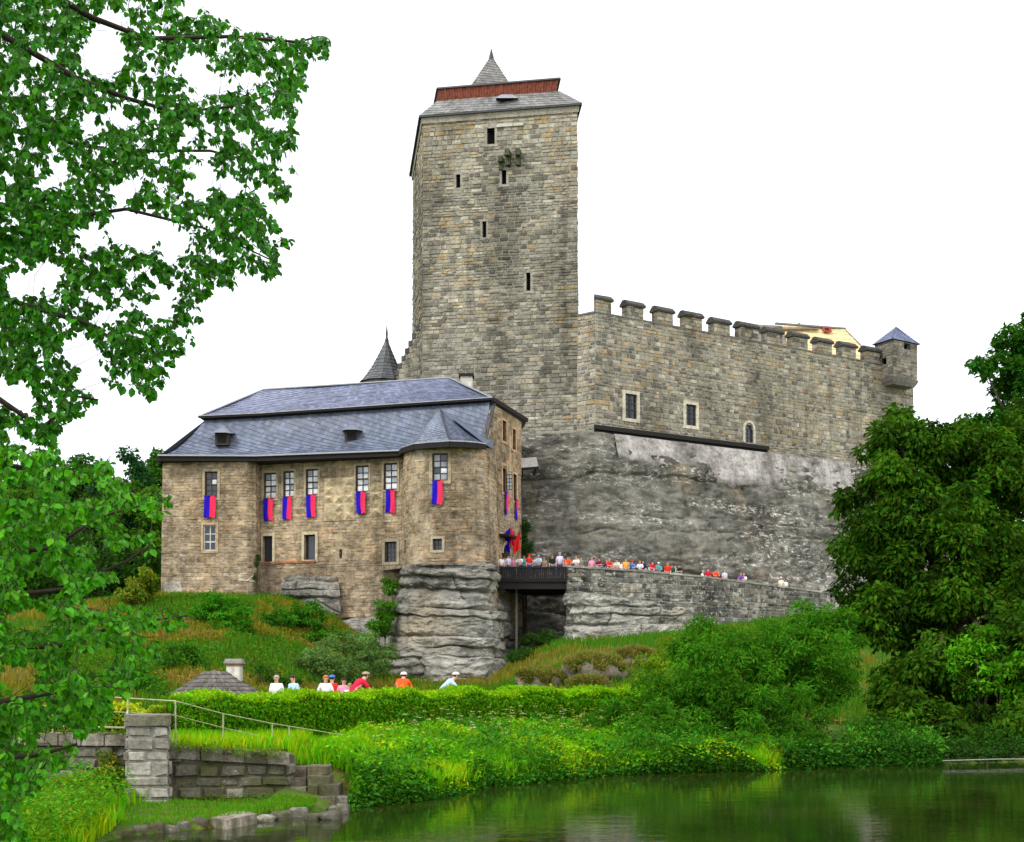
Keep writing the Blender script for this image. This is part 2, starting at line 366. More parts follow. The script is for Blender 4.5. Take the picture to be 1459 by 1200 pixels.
# ---------------------------------------------------------------- masonry
class Wall:
    """a wall over a plan polyline that runs from left to right as seen from outside"""
    def __init__(s, pts, z0, z1, batter=0.0, sharp=20, ztop=None):
        s.p = [Vector((p[0], p[1])) for p in pts]; s.z0 = z0; s.z1 = z1; s.b = batter; s.ztop = ztop
        s.u = [0]
        for a, b in zip(s.p, s.p[1:]): s.u.append(s.u[-1] + (b - a).length)
        s.L = s.u[-1]; s.n = []; s.d = []
        for a, b in zip(s.p, s.p[1:]):
            d = (b - a).normalized(); s.d.append(d); s.n.append(Vector((d.y, -d.x)))
        s.corner = [s.u[i] for i in range(1, len(s.p) - 1) if math.degrees(s.d[i - 1].angle(s.d[i])) > sharp]
        s.vn = [s.n[0]] + [((s.n[i - 1] + s.n[i]) / max(0.3, (s.n[i - 1] + s.n[i]).length) * (1 / max(0.5, math.cos(s.n[i - 1].angle(s.n[i]) / 2)))) for i in range(1, len(s.n))] + [s.n[-1]]
    def seg(s, u):
        for i in range(len(s.d)):
            if u <= s.u[i + 1] + 1e-6: return i
        return len(s.d) - 1
    def pt(s, u, z, off=0.0, bias=0):
        i = s.seg(u + bias * 1e-4); k = (u - s.u[i]) / (s.u[i + 1] - s.u[i])
        p = s.p[i].lerp(s.p[i + 1], k)
        ln = s.u[i + 1] - s.u[i]
        if ln > 3:                                     # long straight runs keep their own normal up to the corner
            n = s.n[i].lerp(s.vn[i], max(0, 1 - k * ln / 0.25)).lerp(s.vn[i + 1], max(0, 1 - (1 - k) * ln / 0.25))
        else: n = s.vn[i].lerp(s.vn[i + 1], k)
        p = p + n * (off + (s.z1 - z) * s.b)
        return Vector((p.x, p.y, z))
    def top(s, u): return s.ztop(u) if s.ztop else s.z1
    def hit(s, px):
        t = (px - CX) / F; best = None
        for i, (a, b) in enumerate(zip(s.p, s.p[1:])):
            den = (b.x - a.x) - t * (b.y - a.y)
            if abs(den) < 1e-9: continue
            k = (t * a.y - a.x) / den
            if -0.001 <= k <= 1.001:
                y = a.y + (b.y - a.y) * k
                if best is None or y < best[1]: best = (s.u[i] + k * (s.u[i + 1] - s.u[i]), y)
        return best
    def rect(s, px0, px1, py0, py1):
        c = s.hit((px0 + px1) / 2); u0 = s.hit(px0)[0]; u1 = s.hit(px1)[0]
        return (u0, u1, ZP(py1, c[1]), ZP(py0, c[1]))
    def obox(s, mb, u0, u1, z0, z1, o0, o1, c=(1, 1, 1)):
        mb.hexa([s.pt(u0, z0, o1, 1), s.pt(u0, z1, o1, 1), s.pt(u1, z1, o1, -1), s.pt(u1, z0, o1, -1), s.pt(u0, z0, o0, 1), s.pt(u0, z1, o0, 1), s.pt(u1, z1, o0, -1), s.pt(u1, z0, o0, -1)], c)
    def backing(s, name, material, parent, holes=(), depth=0.45, color=(0.3, 0.28, 0.23)):
        us = sorted(set([round(x, 4) for x in s.u] + [round(v, 4) for h in holes for v in h[:2]] + ([round(x, 4) for x in np.linspace(0, s.L, 9)] if s.ztop else [])))
        zs = sorted(set([s.z0, s.z1] + [v for h in holes for v in h[2:4]]))
        mb = MB()
        for a, b in zip(us, us[1:]):
            for c, d in zip(zs, zs[1:]):
                um, zm = (a + b) / 2, (c + d) / 2
                if any(h[0] < um < h[1] and h[2] < zm < h[3] for h in holes): continue
                ta, tb = min(d, s.top(a)), min(d, s.top(b))
                if ta <= c and tb <= c: continue
                mb.add([s.pt(a, c, 0, 1), s.pt(b, c, 0, -1), s.pt(b, max(tb, c), 0, -1), s.pt(a, max(ta, c), 0, 1)], [(0, 1, 2, 3)], color)
        for h in holes:
            q = [(h[0], h[2]), (h[1], h[2]), (h[1], h[3]), (h[0], h[3])]
            for (ua, za), (ub, zb) in zip(q, q[1:] + q[:1]):
                mb.add([s.pt(ua, za, 0), s.pt(ub, zb, 0), s.pt(ub, zb, -depth), s.pt(ua, za, -depth)], [(0, 1, 2, 3)], color)
        return mb.build(name, material, parent)
    def stones(s, material, parent, colf, holes=(), h=(0.3, 0.5), l=(0.5, 1.2), gap=0.03, proud=(0.02, 0.07), jit=0.02, seed=1, singles=300, z0=None, z1=None, pad=0.0, urange=None, minlen=0.22, cham=0.03):
        rng = random.Random(seed)
        z0 = s.z0 if z0 is None else z0; z1 = s.z1 if z1 is None else z1
        ua, ub = urange or (0, s.L)
        rec = []; z = z0
        while z < z1 - 0.12:
            zb = min(z1, z + rng.uniform(*h) * (1 + 0.4 * noise.noise(Vector((z * 0.35, seed * 1.7, 0)))))
            if z1 - zb < h[0] * 0.6: zb = z1
            cuts = [ua] + [c for c in s.corner if ua < c < ub] + [ub]
            iv = list(zip(cuts, cuts[1:]))
            for q in holes:
                if min(zb, q[3] + pad) - max(z, q[2] - pad) > 0.3 * (zb - z):
                    nv = []
                    for a, b in iv:
                        if q[1] + pad <= a or q[0] - pad >= b: nv.append((a, b)); continue
                        if q[0] - pad > a: nv.append((a, q[0] - pad))
                        if q[1] + pad < b: nv.append((q[1] + pad, b))
                    iv = nv
            for a, b in iv:
                u = a
                while u < b - 0.05:
                    ln = rng.uniform(*l); e = u + ln
                    if b - e < minlen: e = b
                    e = min(e, b)
                    if s.top((u + e) / 2) > (z + zb) / 2 + 0.05: rec.append((u, e, z, zb))
                    u = e
            z = zb
        data = []
        for (u, e, z, zb) in rec:
            g = gap / 2 * rng.uniform(0.6, 1.5); d = rng.uniform(*proud)
            j = lambda: rng.uniform(-jit, jit)
            cs = [(u + g + j(), z + g + j(), 1), (u + g + j(), zb - g + j(), 1), (e - g + j(), zb - g + j(), -1), (e - g + j(), z + g + j(), -1)]
            vsx = []
            uc, zc = (u + e) / 2, (z + zb) / 2
            cs = [(uu, min(zz, s.top(min(max(uu, 0), s.L))), bb) for uu, zz, bb in cs]
            for (uu, zz, bb) in cs:
                uu = min(max(uu, u), e)
                vsx.append(s.pt(uu, zz, -0.02, bb))
            for (uu, zz, bb) in cs:
                uu = min(max(uu, u), e)
                c = min(cham, (e - u) * 0.2, (zb - z) * 0.2)
                uu += c if uu < uc else -c; zz += c if zz < zc else -c
                vsx.append(s.pt(uu, zz, d + rng.uniform(-0.012, 0.012), bb))
            data.append((vsx, colf(rng, uc, zc), (e - u) * (zb - z) / max(1.0, vsx[0].y) ** 2))
        order = sorted(range(len(data)), key=lambda i: -data[i][2])
        big = set(order[:singles])
        fs = [(7, 6, 5, 4), (0, 4, 5, 1), (1, 5, 6, 2), (2, 6, 7, 3), (3, 7, 4, 0)]
        rest = MB()
        for i, (v, c, _) in enumerate(data):
            if i in big:
                mb = MB(); mb.add(v, fs, c); mb.build('stone', material, parent)
            else: rest.add(v, fs, c)
        if rest.v: tag(rest.build('masonry', material, parent), kind='stuff')
        return len(data)

def pick(rng, pal, var=0.14):
    r = rng.random() * sum(w for w, _ in pal)
    for w, c in pal:
        r -= w
        if r <= 0: break
    k = rng.uniform(1 - var, 1 + var)
    return tuple(x * k for x in c)

GREY, DARK, TAN, OCHRE, PALE, RUST = (0.30, 0.28, 0.225), (0.175, 0.163, 0.132), (0.37, 0.325, 0.23), (0.41, 0.305, 0.165), (0.46, 0.425, 0.335), (0.34, 0.21, 0.13)
def col_tower(rng, u, z):
    k = 1.5 * noise.noise(Vector((u * 0.13, z * 0.13, 3.1))) + (z - 36) * 0.025
    st = math.exp(-((u - US[0] + 0.05 * (US[1] - z)) / 1.7) ** 2) * float(sm((US[1] - z) / 2)) * float(sm((z - US[1] + 15) / 9))     # soot and damp below the old privy
    if k > 0.12: pal = [(3, GREY), (3.2, TAN), (1.1, OCHRE), (1.2, DARK), (1.6, PALE)]
    else: pal = [(5, GREY), (1.6, TAN), (0.25, OCHRE), (3, DARK), (0.8, PALE)]
    if k > 0.55: pal = [(2, TAN), (2, PALE), (1.2, OCHRE), (1.5, GREY)]
    if k < -0.6: pal = [(3, DARK), (3, GREY), (0.5, TAN)]
    return tuple(v * (1 - 0.5 * st) for v in pick(rng, pal))
def col_curtain(rng, u, z):
    k = 1.3 * noise.noise(Vector((u * 0.16, z * 0.2, 7.7)))
    pal = [(3, GREY), (3, TAN), (0.9, OCHRE), (1.4, DARK), (1.6, PALE), (0.25, RUST)] if k > -0.05 else [(4, GREY), (1.7, TAN), (0.5, OCHRE), (3, DARK), (0.7, PALE)]
    return pick(rng, pal)
def col_palace(rng, u, z):
    k = noise.noise(Vector((u * 0.25, z * 0.25, 1.3)))
    pal = [(4, (0.43, 0.335, 0.21)), (2, (0.35, 0.27, 0.17)), (1.2, (0.50, 0.41, 0.275)), (0.5, (0.53, 0.35, 0.2)), (0.7, (0.42, 0.37, 0.28))] if k > -0.08 else [(3, (0.34, 0.275, 0.185)), (2.0, (0.27, 0.225, 0.16)), (1.4, (0.42, 0.34, 0.23)), (1.2, (0.39, 0.35, 0.27))]
    return tuple(v * w_ for v, w_ in zip(pick(rng, pal, 0.08), (1.0, 0.935, 0.92)))
def col_ramp(rng, u, z): return pick(rng, [(4, (0.19, 0.185, 0.165)), (2.5, (0.10, 0.10, 0.092)), (1.3, (0.38, 0.37, 0.32)), (0.8, (0.28, 0.235, 0.17))])
def col_quay(rng, u, z): return pick(rng, [(4, (0.21, 0.195, 0.16)), (2.4, (0.14, 0.13, 0.105)), (1.0, (0.33, 0.31, 0.265)), (1.4, (0.165, 0.15, 0.095))])

# ---------------------------------------------------------------- slates
def slate_patch(parent, bot, top, tw, th, sag=0.0, seed=1, name='slates', skew=0.45, base=(0.125, 0.145, 0.20), under=True, lift=0.03):
    """roof face between two polylines (lists of points); slates laid in slanting courses"""
    bot = [Vector(p) for p in bot]; top = [Vector(p) for p in top]
    def poly(pl, a):
        L = [0]
        for p, q in zip(pl, pl[1:]): L.append(L[-1] + (q - p).length)
        if L[-1] < 1e-6: return pl[0].copy()
        x = a * L[-1]
        for i in range(len(pl) - 1):
            if x <= L[i + 1] + 1e-6:
                return pl[i].lerp(pl[i + 1], (x - L[i]) / max(1e-9, L[i + 1] - L[i]))
        return pl[-1].copy()
    def S(a, b):
        p = poly(bot, a).lerp(poly(top, a), b); p.z -= sag * 4 * b * (1 - b) * (1.15 - 0.3 * b); return p
    Lb = sum((q - p).length for p, q in zip(bot, bot[1:])); Ls = (poly(top, 0.5) - poly(bot, 0.5)).length
    na, nb = max(2, int(Lb / tw)), max(2, int(Ls / th))
    rng = random.Random(seed)
    if under:
        mb = MB(); ka, kb = max(2, min(24, na)), 6
        mb.add([S(i / ka, j / kb) for j in range(kb + 1) for i in range(ka + 1)], [(j * (ka + 1) + i, j * (ka + 1) + i + 1, (j + 1) * (ka + 1) + i + 1, (j + 1) * (ka + 1) + i) for j in range(kb) for i in range(ka)], tuple(x * 0.6 for x in base))
        mb.build('roof_deck', MT['slate'], parent, smooth=True)
    mb = MB(); da, db = 1 / na, 1 / nb; cl = lambda v: min(1, max(0, v))
    up = (S(0.5, 0.55) - S(0.5, 0.45)); ac = (S(0.55, 0.5) - S(0.45, 0.5)); nrm = ac.cross(up).normalized()
    if nrm.z < 0: nrm = -nrm
    sk = skew * 0.75
    for j in range(nb + int(na * sk) + 2):
        for i in range(-1, na + 1):
            # courses run slantwise across the slope
            for_a = i * da; b0 = (j - (i + 1) * sk) * db
            if b0 > 1 - 0.05 * db or b0 + db < 0: continue
            q = [(for_a, b0), (for_a + da * 0.97, b0 - sk * db), (for_a + da * 0.97, b0 + db * 1.1 - sk * db), (for_a, b0 + db * 1.1)]
            if q[1][0] <= 0.001 or q[0][0] >= 0.999: continue
            k = rng.uniform(0.72, 1.3); h = rng.uniform(-0.02, 0.03)
            c = (base[0] * k + h * 0.4, base[1] * k + h * 0.3, base[2] * k)
            pts = [S(cl(a), cl(b)) for a, b in q]
            l = lift * rng.uniform(0.7, 1.5)
            mb.add([pts[0] + nrm * (l + 0.012), pts[1] + nrm * (l + 0.012), pts[2] + nrm * 0.012, pts[3] + nrm * 0.012, pts[0] + nrm * 0.003, pts[1] + nrm * 0.003],
                   [(0, 1, 2, 3), (0, 4, 5, 1)], c)
    return tag(mb.build(name, MT['slate'], parent), kind='stuff')

# ---------------------------------------------------------------- windows
def window(root, wall, r, cols=2, rows=4, frame='frame', glass='glass_pale', surround=None, depth=0.16, sw=0.18, bw=0.065, fw=0.09, proud=0.05, sill=True, bars=False):
    u0, u1, z0, z1 = r
    f = MB()
    for a, b, c, d in ((u0, u0 + fw, z0, z1), (u1 - fw, u1, z0, z1), (u0 + fw, u1 - fw, z0, z0 + fw), (u0 + fw, u1 - fw, z1 - fw, z1)):
        wall.obox(f, a, b, c, d, -depth - 0.06, -depth + 0.05)
    W = f.build('window', MT[frame], root)
    iw, ih = (u1 - u0 - 2 * fw), (z1 - z0 - 2 * fw)
    g = MB()
    for i in range(1, cols): wall.obox(g, u0 + fw + iw * i / cols - bw / 2, u0 + fw + iw * i / cols + bw / 2, z0 + fw, z1 - fw, -depth - 0.03, -depth + 0.03)
    for j in range(1, rows):
        k = 1.6 if j == rows // 2 and rows > 2 else 1
        wall.obox(g, u0 + fw, u1 - fw, z0 + fw + ih * j / rows - bw * k / 2, z0 + fw + ih * j / rows + bw * k / 2, -depth - 0.028, -depth + 0.028)
    if g.v: g.build('glazing_bar', MT[frame], W)
    for i in range(cols):
        for j in range(rows):
            p = MB()
            wall.obox(p, u0 + fw + iw * i / cols, u0 + fw + iw * (i + 1) / cols, z0 + fw + ih * j / rows, z0 + fw + ih * (j + 1) / rows, -depth - 0.02, -depth - 0.01)
            p.build('pane', MT[glass if not isinstance(glass, (list, tuple)) else glass[(i + j * cols) % len(glass)]], W)
    b = MB(); wall.obox(b, u0 - 0.05, u1 + 0.05, z0 - 0.05, z1 + 0.05, -0.8, -0.5); b.build('dark_room', MT['void'], W)
    if bars:
        q = MB()
        for i in range(1, 4): wall.obox(q, u0 + (u1 - u0) * i / 4 - 0.015, u0 + (u1 - u0) * i / 4 + 0.015, z0, z1, -0.06, -0.03)
        for j in range(1, 5): wall.obox(q, u0, u1, z0 + (z1 - z0) * j / 5 - 0.015, z0 + (z1 - z0) * j / 5 + 0.015, -0.055, -0.035)
        q.build('iron_bar', MT['metal'], W)
    if surround is not None:
        q = MB()
        for a, b_, c, d in ((u0 - sw, u0, z0 - sw, z1 + sw), (u1, u1 + sw, z0 - sw, z1 + sw), (u0, u1, z1, z1 + sw), (u0, u1, z0 - sw, z0)):
            wall.obox(q, a, b_, c, d, -0.1, proud, surround)
        q.build('window_surround', MT['dressed'], W)
    return W

def slit(root, wall, r, frame=True, color=(0.33, 0.31, 0.26), deep=0.7, name='loophole'):
    u0, u1, z0, z1 = r; mb = MB()
    wall.obox(mb, u0 - 0.02, u1 + 0.02, z0 - 0.02, z1 + 0.02, -deep - 0.3, -deep)
    W = mb.build(name, MT['void'], root)
    if frame:
        q = MB(); k = 0.2
        for a, b_, c, d, o in ((u0 - k, u0, z0, z1, 0.03), (u1, u1 + k, z0, z1, 0.035), (u0 - k * 1.4, u1 + k * 1.2, z1, z1 + k, 0.05), (u0 - k * 1.1, u1 + k * 1.4, z0 - k, z0, 0.06)):
            wall.obox(q, a, b_, c, d, -0.5, o, color)
        q.build('surround', MT['dressed'], W)
    return W

def rock_sheet(name, top, bot, zt, zb, nu, nv, amp, seed, layer=0.9, block=2.4, crack=0.35, mat='rock', rough=0.12, notch=0.07, lam=0.10, label=None, parent=None, kind='structure'):
    """weathered rock face between two plan polylines; beds and joints are real relief"""
    T, B = Wall(top, 0, 1), Wall(bot, 0, 1)
    V = []
    rng = random.Random(seed); offs = [rng.uniform(-1, 1) for _ in range(400)]; bo = [rng.uniform(0, 5) for _ in range(400)]
    zt_f = zt if callable(zt) else (lambda k: zt); zb_f = zb if callable(zb) else (lambda k: zb)
    for j in range(nv + 1):
        v = j / nv
        for i in range(nu + 1):
            k = i / nu
            a = B.pt(k * B.L, 0); b = T.pt(k * T.L, 0)
            p = a.lerp(b, v); z = zb_f(k) + (zt_f(k) - zb_f(k)) * v
            i0 = B.seg(k * B.L); kk = (k * B.L - B.u[i0]) / (B.u[i0 + 1] - B.u[i0]); n = B.vn[i0].lerp(B.vn[i0 + 1], kk)
            s = k * B.L
            w_ = 0.45 * noise.noise(Vector((s * 0.10, z * 0.25, seed))) + 0.16 * noise.noise(Vector((s * 0.5, z * 0.9, seed + 9)))
            lc = z / layer + w_; lc += 0.3 * math.sin(lc * 2.3 + seed); li = math.floor(lc); f = lc - li
            eb = min(f, 1 - f) * layer; cm = min(1, max(0.12, 0.55 + 1.5 * noise.noise(Vector((s * 0.22, round(lc) * 3.3, seed + 40)))))
            q = s / block + bo[li % 400] + 0.12 * noise.noise(Vector((s * 0.6, z * 1.4, seed + 3))); qi = math.floor(q); fq = q - qi
            ev = min(fq, 1 - fq) * block; jm = 1 if offs[(round(q) * 11 + li * 5) % 400] > 0.1 else 0.15
            dg_ = (z * 0.85 + s * 0.4) / 2.9 + 0.35 * noise.noise(Vector((s * 0.3, z * 0.3, seed + 50))); fd = dg_ - math.floor(dg_); ed = min(fd, 1 - fd) * 2.9
            dm = max(0, 1.6 * noise.noise(Vector((s * 0.3, z * 0.3, seed + 60))) - 0.25)
            d = amp * (0.32 * offs[(li * 7 + qi * 13) % 400] + 0.38 * offs[(li * 3) % 400])
            d -= crack * max(cm * math.exp(-(eb / notch) ** 2), jm * 0.8 * math.exp(-(ev / (notch * 0.8)) ** 2), dm * math.exp(-(ed / (notch * 0.8)) ** 2))
            d -= 0.22 * amp * cm * math.exp(-eb / (layer * 0.16))
            d += lam * amp * math.sin(z * 11 + 3 * noise.noise(Vector((s * 0.3, z * 0.8, seed + 70)))) * max(0, noise.noise(Vector((s * 0.15, z * 0.4, seed + 80))) + 0.2)
            d += rough * (noise.fractal(Vector((s * 0.9, z * 2.0, seed + 5)), 0.8, 2.1, 6))
            d += amp * 0.7 * noise.noise(Vector((s * 0.18, z * 0.25, seed + 20)))
            V.append((p.x + n.x * d, p.y + n.y * d, z + 0.1 * noise.noise(Vector((s, z, seed + 31)))))
    ii = (np.arange(nv)[:, None] * (nu + 1) + np.arange(nu)[None, :]).ravel()
    me = np_mesh(name, V, np.stack([ii, ii + 1, ii + nu + 2, ii + nu + 1], 1), smooth=True)
    me.materials.append(MT[mat])
    o = put(bpy.data.objects.new(name, me), parent)
    if parent is None: tag(o, label, kind=kind)
    return o

# ---------------------------------------------------------------- keep tower
TL, TR = (XP(603, 110.5), 110.5), (XP(822, 108.2), 108.2)
TBL, TBR = (XP(589, 122.8), 122.8), (4.5, 119.5)
ZLEDGE, ZEAVE = H + 19.95, H + 46.6
keep = thing('keep_tower', 'tall square grey stone keep with stepped roof and small steeple', 'tower', (0, 112, ZLEDGE - 1))
kw = Wall([TBL, TL, TR, TBR], ZLEDGE - 1.0, ZEAVE, batter=0.004)
K = (XP(848, 107.0), 107.0)
_c = kw.rect(725, 740, 230, 240); US = (_c[0] + 0.3, _c[2])
kr = [kw.rect(*r) for r in ((694, 705, 183, 206), (650, 656, 249, 268), (715, 721.5, 243, 263), (687.5, 693, 316, 339), (750, 756, 389, 415))]
kwall = kw.backing('wall', MT['tower'], keep, kr, color=(0.33, 0.315, 0.26))
kw.stones(MT['tower'], kwall, col_tower, kr, h=(0.22, 0.38), l=(0.3, 0.95), gap=0.04, proud=(0.015, 0.075), seed=3, pad=0.12)
for r in kr: slit(keep, kw, r)
mb = MB()
bl, l_, r_, br = [Vector((*p, 0)) for p in (TBL, TL, TR, TBR)]
mb.add([(bl.x, bl.y, ZLEDGE - 1), (br.x, br.y, ZLEDGE - 1), (br.x, br.y, ZEAVE), (bl.x, bl.y, ZEAVE)], [(0, 1, 2, 3)], GREY)
mb.build('rear_wall', MT['tower'], keep)
# remains of a privy: corbels under a scar
for px, py0, py1, off in ((711, 226, 243, 0.35), (722, 218, 238, 0.7), (736.5, 217, 238, 0.7)):
    a = kw.rect(px, px + 6.5, py0, py1); zm = (a[2] + a[3]) / 2
    mb = MB()
    kw.obox(mb, a[0], a[1], zm + 0.05, a[3], -0.1, off + 0.25, (0.085, 0.095, 0.05)); kw.obox(mb, a[0] + 0.02, a[1] - 0.02, a[2], zm + 0.05, -0.1, off * 0.7, (0.075, 0.085, 0.045))
    mb.build('corbel', MT['stonecol'], keep)
a = kw.rect(708, 746, 177, 181); mb = MB(); kw.obox(mb, *a, -0.1, 0.16, (0.5, 0.48, 0.42)); mb.build('string_course', MT['dressed'], keep)
# cornice and stepped roof
cen = (bl + l_ + r_ + br) / 4
def ringpts(s, z, grow=0): return [Vector((cen.x + (p.x - cen.x) * s, cen.y + (p.y - cen.y) * s, z)) for p in (l_, r_, br, bl)]
def ring(name, p0, p1, mat, parent, c=(1, 1, 1)):
    mb = MB(); n = len(p0); mb.add(p0 + p1, [(i, (i + 1) % n, n + (i + 1) % n, n + i) for i in range(n)], c); return mb.build(name, mat, parent)
ring('cornice', ringpts(1.02, ZEAVE - 0.5), ringpts(1.03, ZEAVE + 0.02), MT['dressed'], keep, (0.33, 0.3, 0.24))
e0 = ringpts(1.055, ZEAVE + 0.0); e1 = ringpts(0.80, ZEAVE + 1.85)
soff = MB(); soff.add(ringpts(1.0, ZEAVE + 0.015) + ringpts(1.055, ZEAVE - 0.02), [(i, (i + 1) % 4, 4 + (i + 1) % 4, 4 + i) for i in range(4)]); soff.build('soffit', MT['darkwood'], keep)
ring('eave_board', ringpts(1.058, ZEAVE - 0.03), ringpts(1.058, ZEAVE + 0.1), MT['metal'], keep)
SK = (0.175, 0.175, 0.17)
for i in range(4):
    j = (i + 1) % 4
    if i < 4: slate_patch(keep, [e0[i] + Vector((0, 0, .1)), e0[j] + Vector((0, 0, .1))], [e1[i], e1[j]], 0.4, 0.35, seed=20 + i, base=SK, skew=0.1, name='skirt_roof')
g0, g1 = ringpts(0.765, ZEAVE + 1.7), ringpts(0.79, ZEAVE + 2.85)
for i in range(4):
    j = (i + 1) % 4; n = 44
    for k in range(n):
        a0, a1 = (k + 0.04) / n, (k + 0.96) / n
        mb = MB(); d = (g0[j] - g0[i]).normalized(); nn = Vector((d.y, -d.x, 0)) * (0.03 + 0.02 * ((k * 7) % 3))
        q = [g0[i].lerp(g0[j], a0), g1[i].lerp(g1[j], a0), g1[i].lerp(g1[j], a1), g0[i].lerp(g0[j], a1)]
        mb.hexa([p + nn for p in q] + [p - nn * 0.2 for p in q]); 
        if i in (0, 3): mb.build('board', MT['redwood'], keep)
ring('attic_core', ringpts(0.762, ZEAVE + 1.7), ringpts(0.785, ZEAVE + 2.9), MT['darkwood'], keep)
h0, h1 = ringpts(0.82, ZEAVE + 2.82), ringpts(0.81, ZEAVE + 2.97)
ring('attic_eave', h0, h1, MT['metal'], keep)
mb = MB(); mb.add(h0, [(3, 2, 1, 0)]); mb.add([p + Vector((0, 0, 0)) for p in h1], [(0, 1, 2, 3)]); mb.build('attic_roof_edge', MT['metal'], keep)
ap = Vector((XP(700, 114.2), cen.y - 1, ZP(79, 114.25)))
sb = [Vector((ap.x + x, ap.y + y, ZEAVE + 2.94)) for x, y in ((-2.05, -2.05), (2.05, -2.05), (2.05, 2.05), (-2.05, 2.05))]
for i in range(4):
    j = (i + 1) % 4
    slate_patch(keep, [sb[i], sb[j]], [ap, ap], 0.3, 0.3, seed=40 + i, base=(0.15, 0.145, 0.135), skew=0.1, name='steeple_slope', sag=0.05)
mb = MB(); mb.tube([ap + Vector((0, 0, -0.45)), ap + Vector((0, 0, -0.1)), ap + Vector((0, 0, 0.15)), ap + Vector((0, 0, 0.55))], [0.28, 0.2, 0.13, 0.03], 8)
mb.build('finial', MT['metal'], keep)
mb = MB(); mb.tube([ap + Vector((0, 0, 0.4)), ap + Vector((0, 0, 2.75))], [0.018, 0.01], 5); mb.build('lightning_rod', MT['gutter'], keep)
# hooded hatch on the skirt roof
hx = e0[0].lerp(e0[1], 0.545); hb = Vector((hx.x, hx.y + 0.75, ZEAVE + 0.75))
mb = MB(); mb.box(hb.x - 0.55, hb.x + 0.55, hb.y, hb.y + 1.3, hb.z, hb.z + 0.62); hatch = mb.build('roof_hatch', MT['void'], keep)
mb = MB(); mb.add([(hb.x - 0.95, hb.y - 0.45, hb.z + 0.38), (hb.x + 0.95, hb.y - 0.45, hb.z + 0.38), (hb.x + 0.45, hb.y + 0.3, hb.z + 1.0), (hb.x - 0.45, hb.y + 0.3, hb.z + 1.0), (hb.x - 0.8, hb.y + 1.3, hb.z + 0.7), (hb.x + 0.8, hb.y + 1.3, hb.z + 0.7)],
    [(0, 1, 2, 3), (0, 3, 4), (1, 5, 2), (3, 2, 5, 4)]); mb.build('hatch_hood', MT['gutter'], hatch)

# ---------------------------------------------------------------- curtain wall with merlons
E = (XP(1301, 127.0), 127.0)
ZS = H + 29.55; ZMT = ZS + 1.42
curt = thing('curtain_wall', 'long crenellated stone curtain wall running from the keep to the corner turret', 'wall', (20, 114, ZLEDGE - 1))
cw = Wall([(XP(823, 108.1), 108.1), K, E], ZLEDGE - 1.0, ZS, batter=0.012)
wr = [cw.rect(889.5, 906, 562, 597), cw.rect(976, 990.5, 577, 607)]
ar = cw.rect(1060, 1072, 606, 631)
cwall = cw.backing('wall', MT['curtain'], curt, wr + [ar], color=(0.38, 0.36, 0.30))
cw.stones(MT['curtain'], cwall, col_curtain, wr + [ar], h=(0.21, 0.36), l=(0.28, 0.8), gap=0.05, proud=(0.015, 0.07), seed=5, pad=0.2)
for r in wr: window(curt, cw, r, 2, 3, 'metal', 'glass_dark', (0.60, 0.55, 0.42), sw=0.28, bars=True, proud=0.09)
W_ = window(curt, cw, (ar[0], ar[1], ar[2], ar[3] - 0.3), 2, 3, 'metal', 'glass_dark', None)
mb = MB(); uc = (ar[0] + ar[1]) / 2; hw = (ar[1] - ar[0]) / 2; zs = ar[3] - 0.35
for k in range(8):
    t0, t1 = math.pi * k / 8, math.pi * (k + 1) / 8
    q = [(uc - math.cos(t) * rr, zs + math.sin(t) * rr * 1.1) for t, rr in ((t0, hw), (t0, hw + 0.2), (t1, hw + 0.2), (t1, hw))]
    mb.hexa([cw.pt(u, z, 0.1) for u, z in q] + [cw.pt(u, z, -0.25) for u, z in q], (0.62, 0.58, 0.48))
for s in (-1, 1): cw.obox(mb, *(sorted((uc + s * hw, uc + s * (hw + 0.2)))), ar[2] - 0.05, zs, -0.25, 0.1, (0.62, 0.58, 0.48))
mb.build('arched_surround', MT['dressed'], W_)
mb = MB(); mb.add([cw.pt(uc + hw * math.cos(math.pi * k / 8), zs + hw * 1.1 * math.sin(math.pi * k / 8), -0.2) for k in range(9)], [tuple(range(9))]); mb.build('arched_pane', MT['glass_dark'], W_)
# wall walk, rear face
mb = MB(); iw = Wall([(cw.p[0].x, cw.p[0].y + 1.6), (K[0] + 0.9, K[1] + 1.8), (E[0] - 0.6, E[1] + 1.6)], ZLEDGE, ZS)
us = [0, cw.u[1], cw.L]; ui = [0, iw.u[1], iw.L]
for k in range(2):
    mb.add([cw.pt(us[k], ZS, 0), cw.pt(us[k + 1], ZS, 0), iw.pt(ui[k + 1], ZS), iw.pt(ui[k], ZS)], [(0, 1, 2, 3)], (0.3, 0.28, 0.24))
    mb.add([iw.pt(ui[k], ZLEDGE), iw.pt(ui[k + 1], ZLEDGE), iw.pt(ui[k + 1], ZS), iw.pt(ui[k], ZS)], [(0, 1, 2, 3)], (0.3, 0.28, 0.24))
mb.build('wall_walk', MT['curtain'], curt)
MER = [(848.5, 872), (887, 918), (930, 960), (970, 1001.5), (1011, 1041), (1049, 1081), (1087, 1116), (1124, 1152), (1160, 1186.5), (1194, 1220.5), (1229, 1254)]
rngm = random.Random(9)
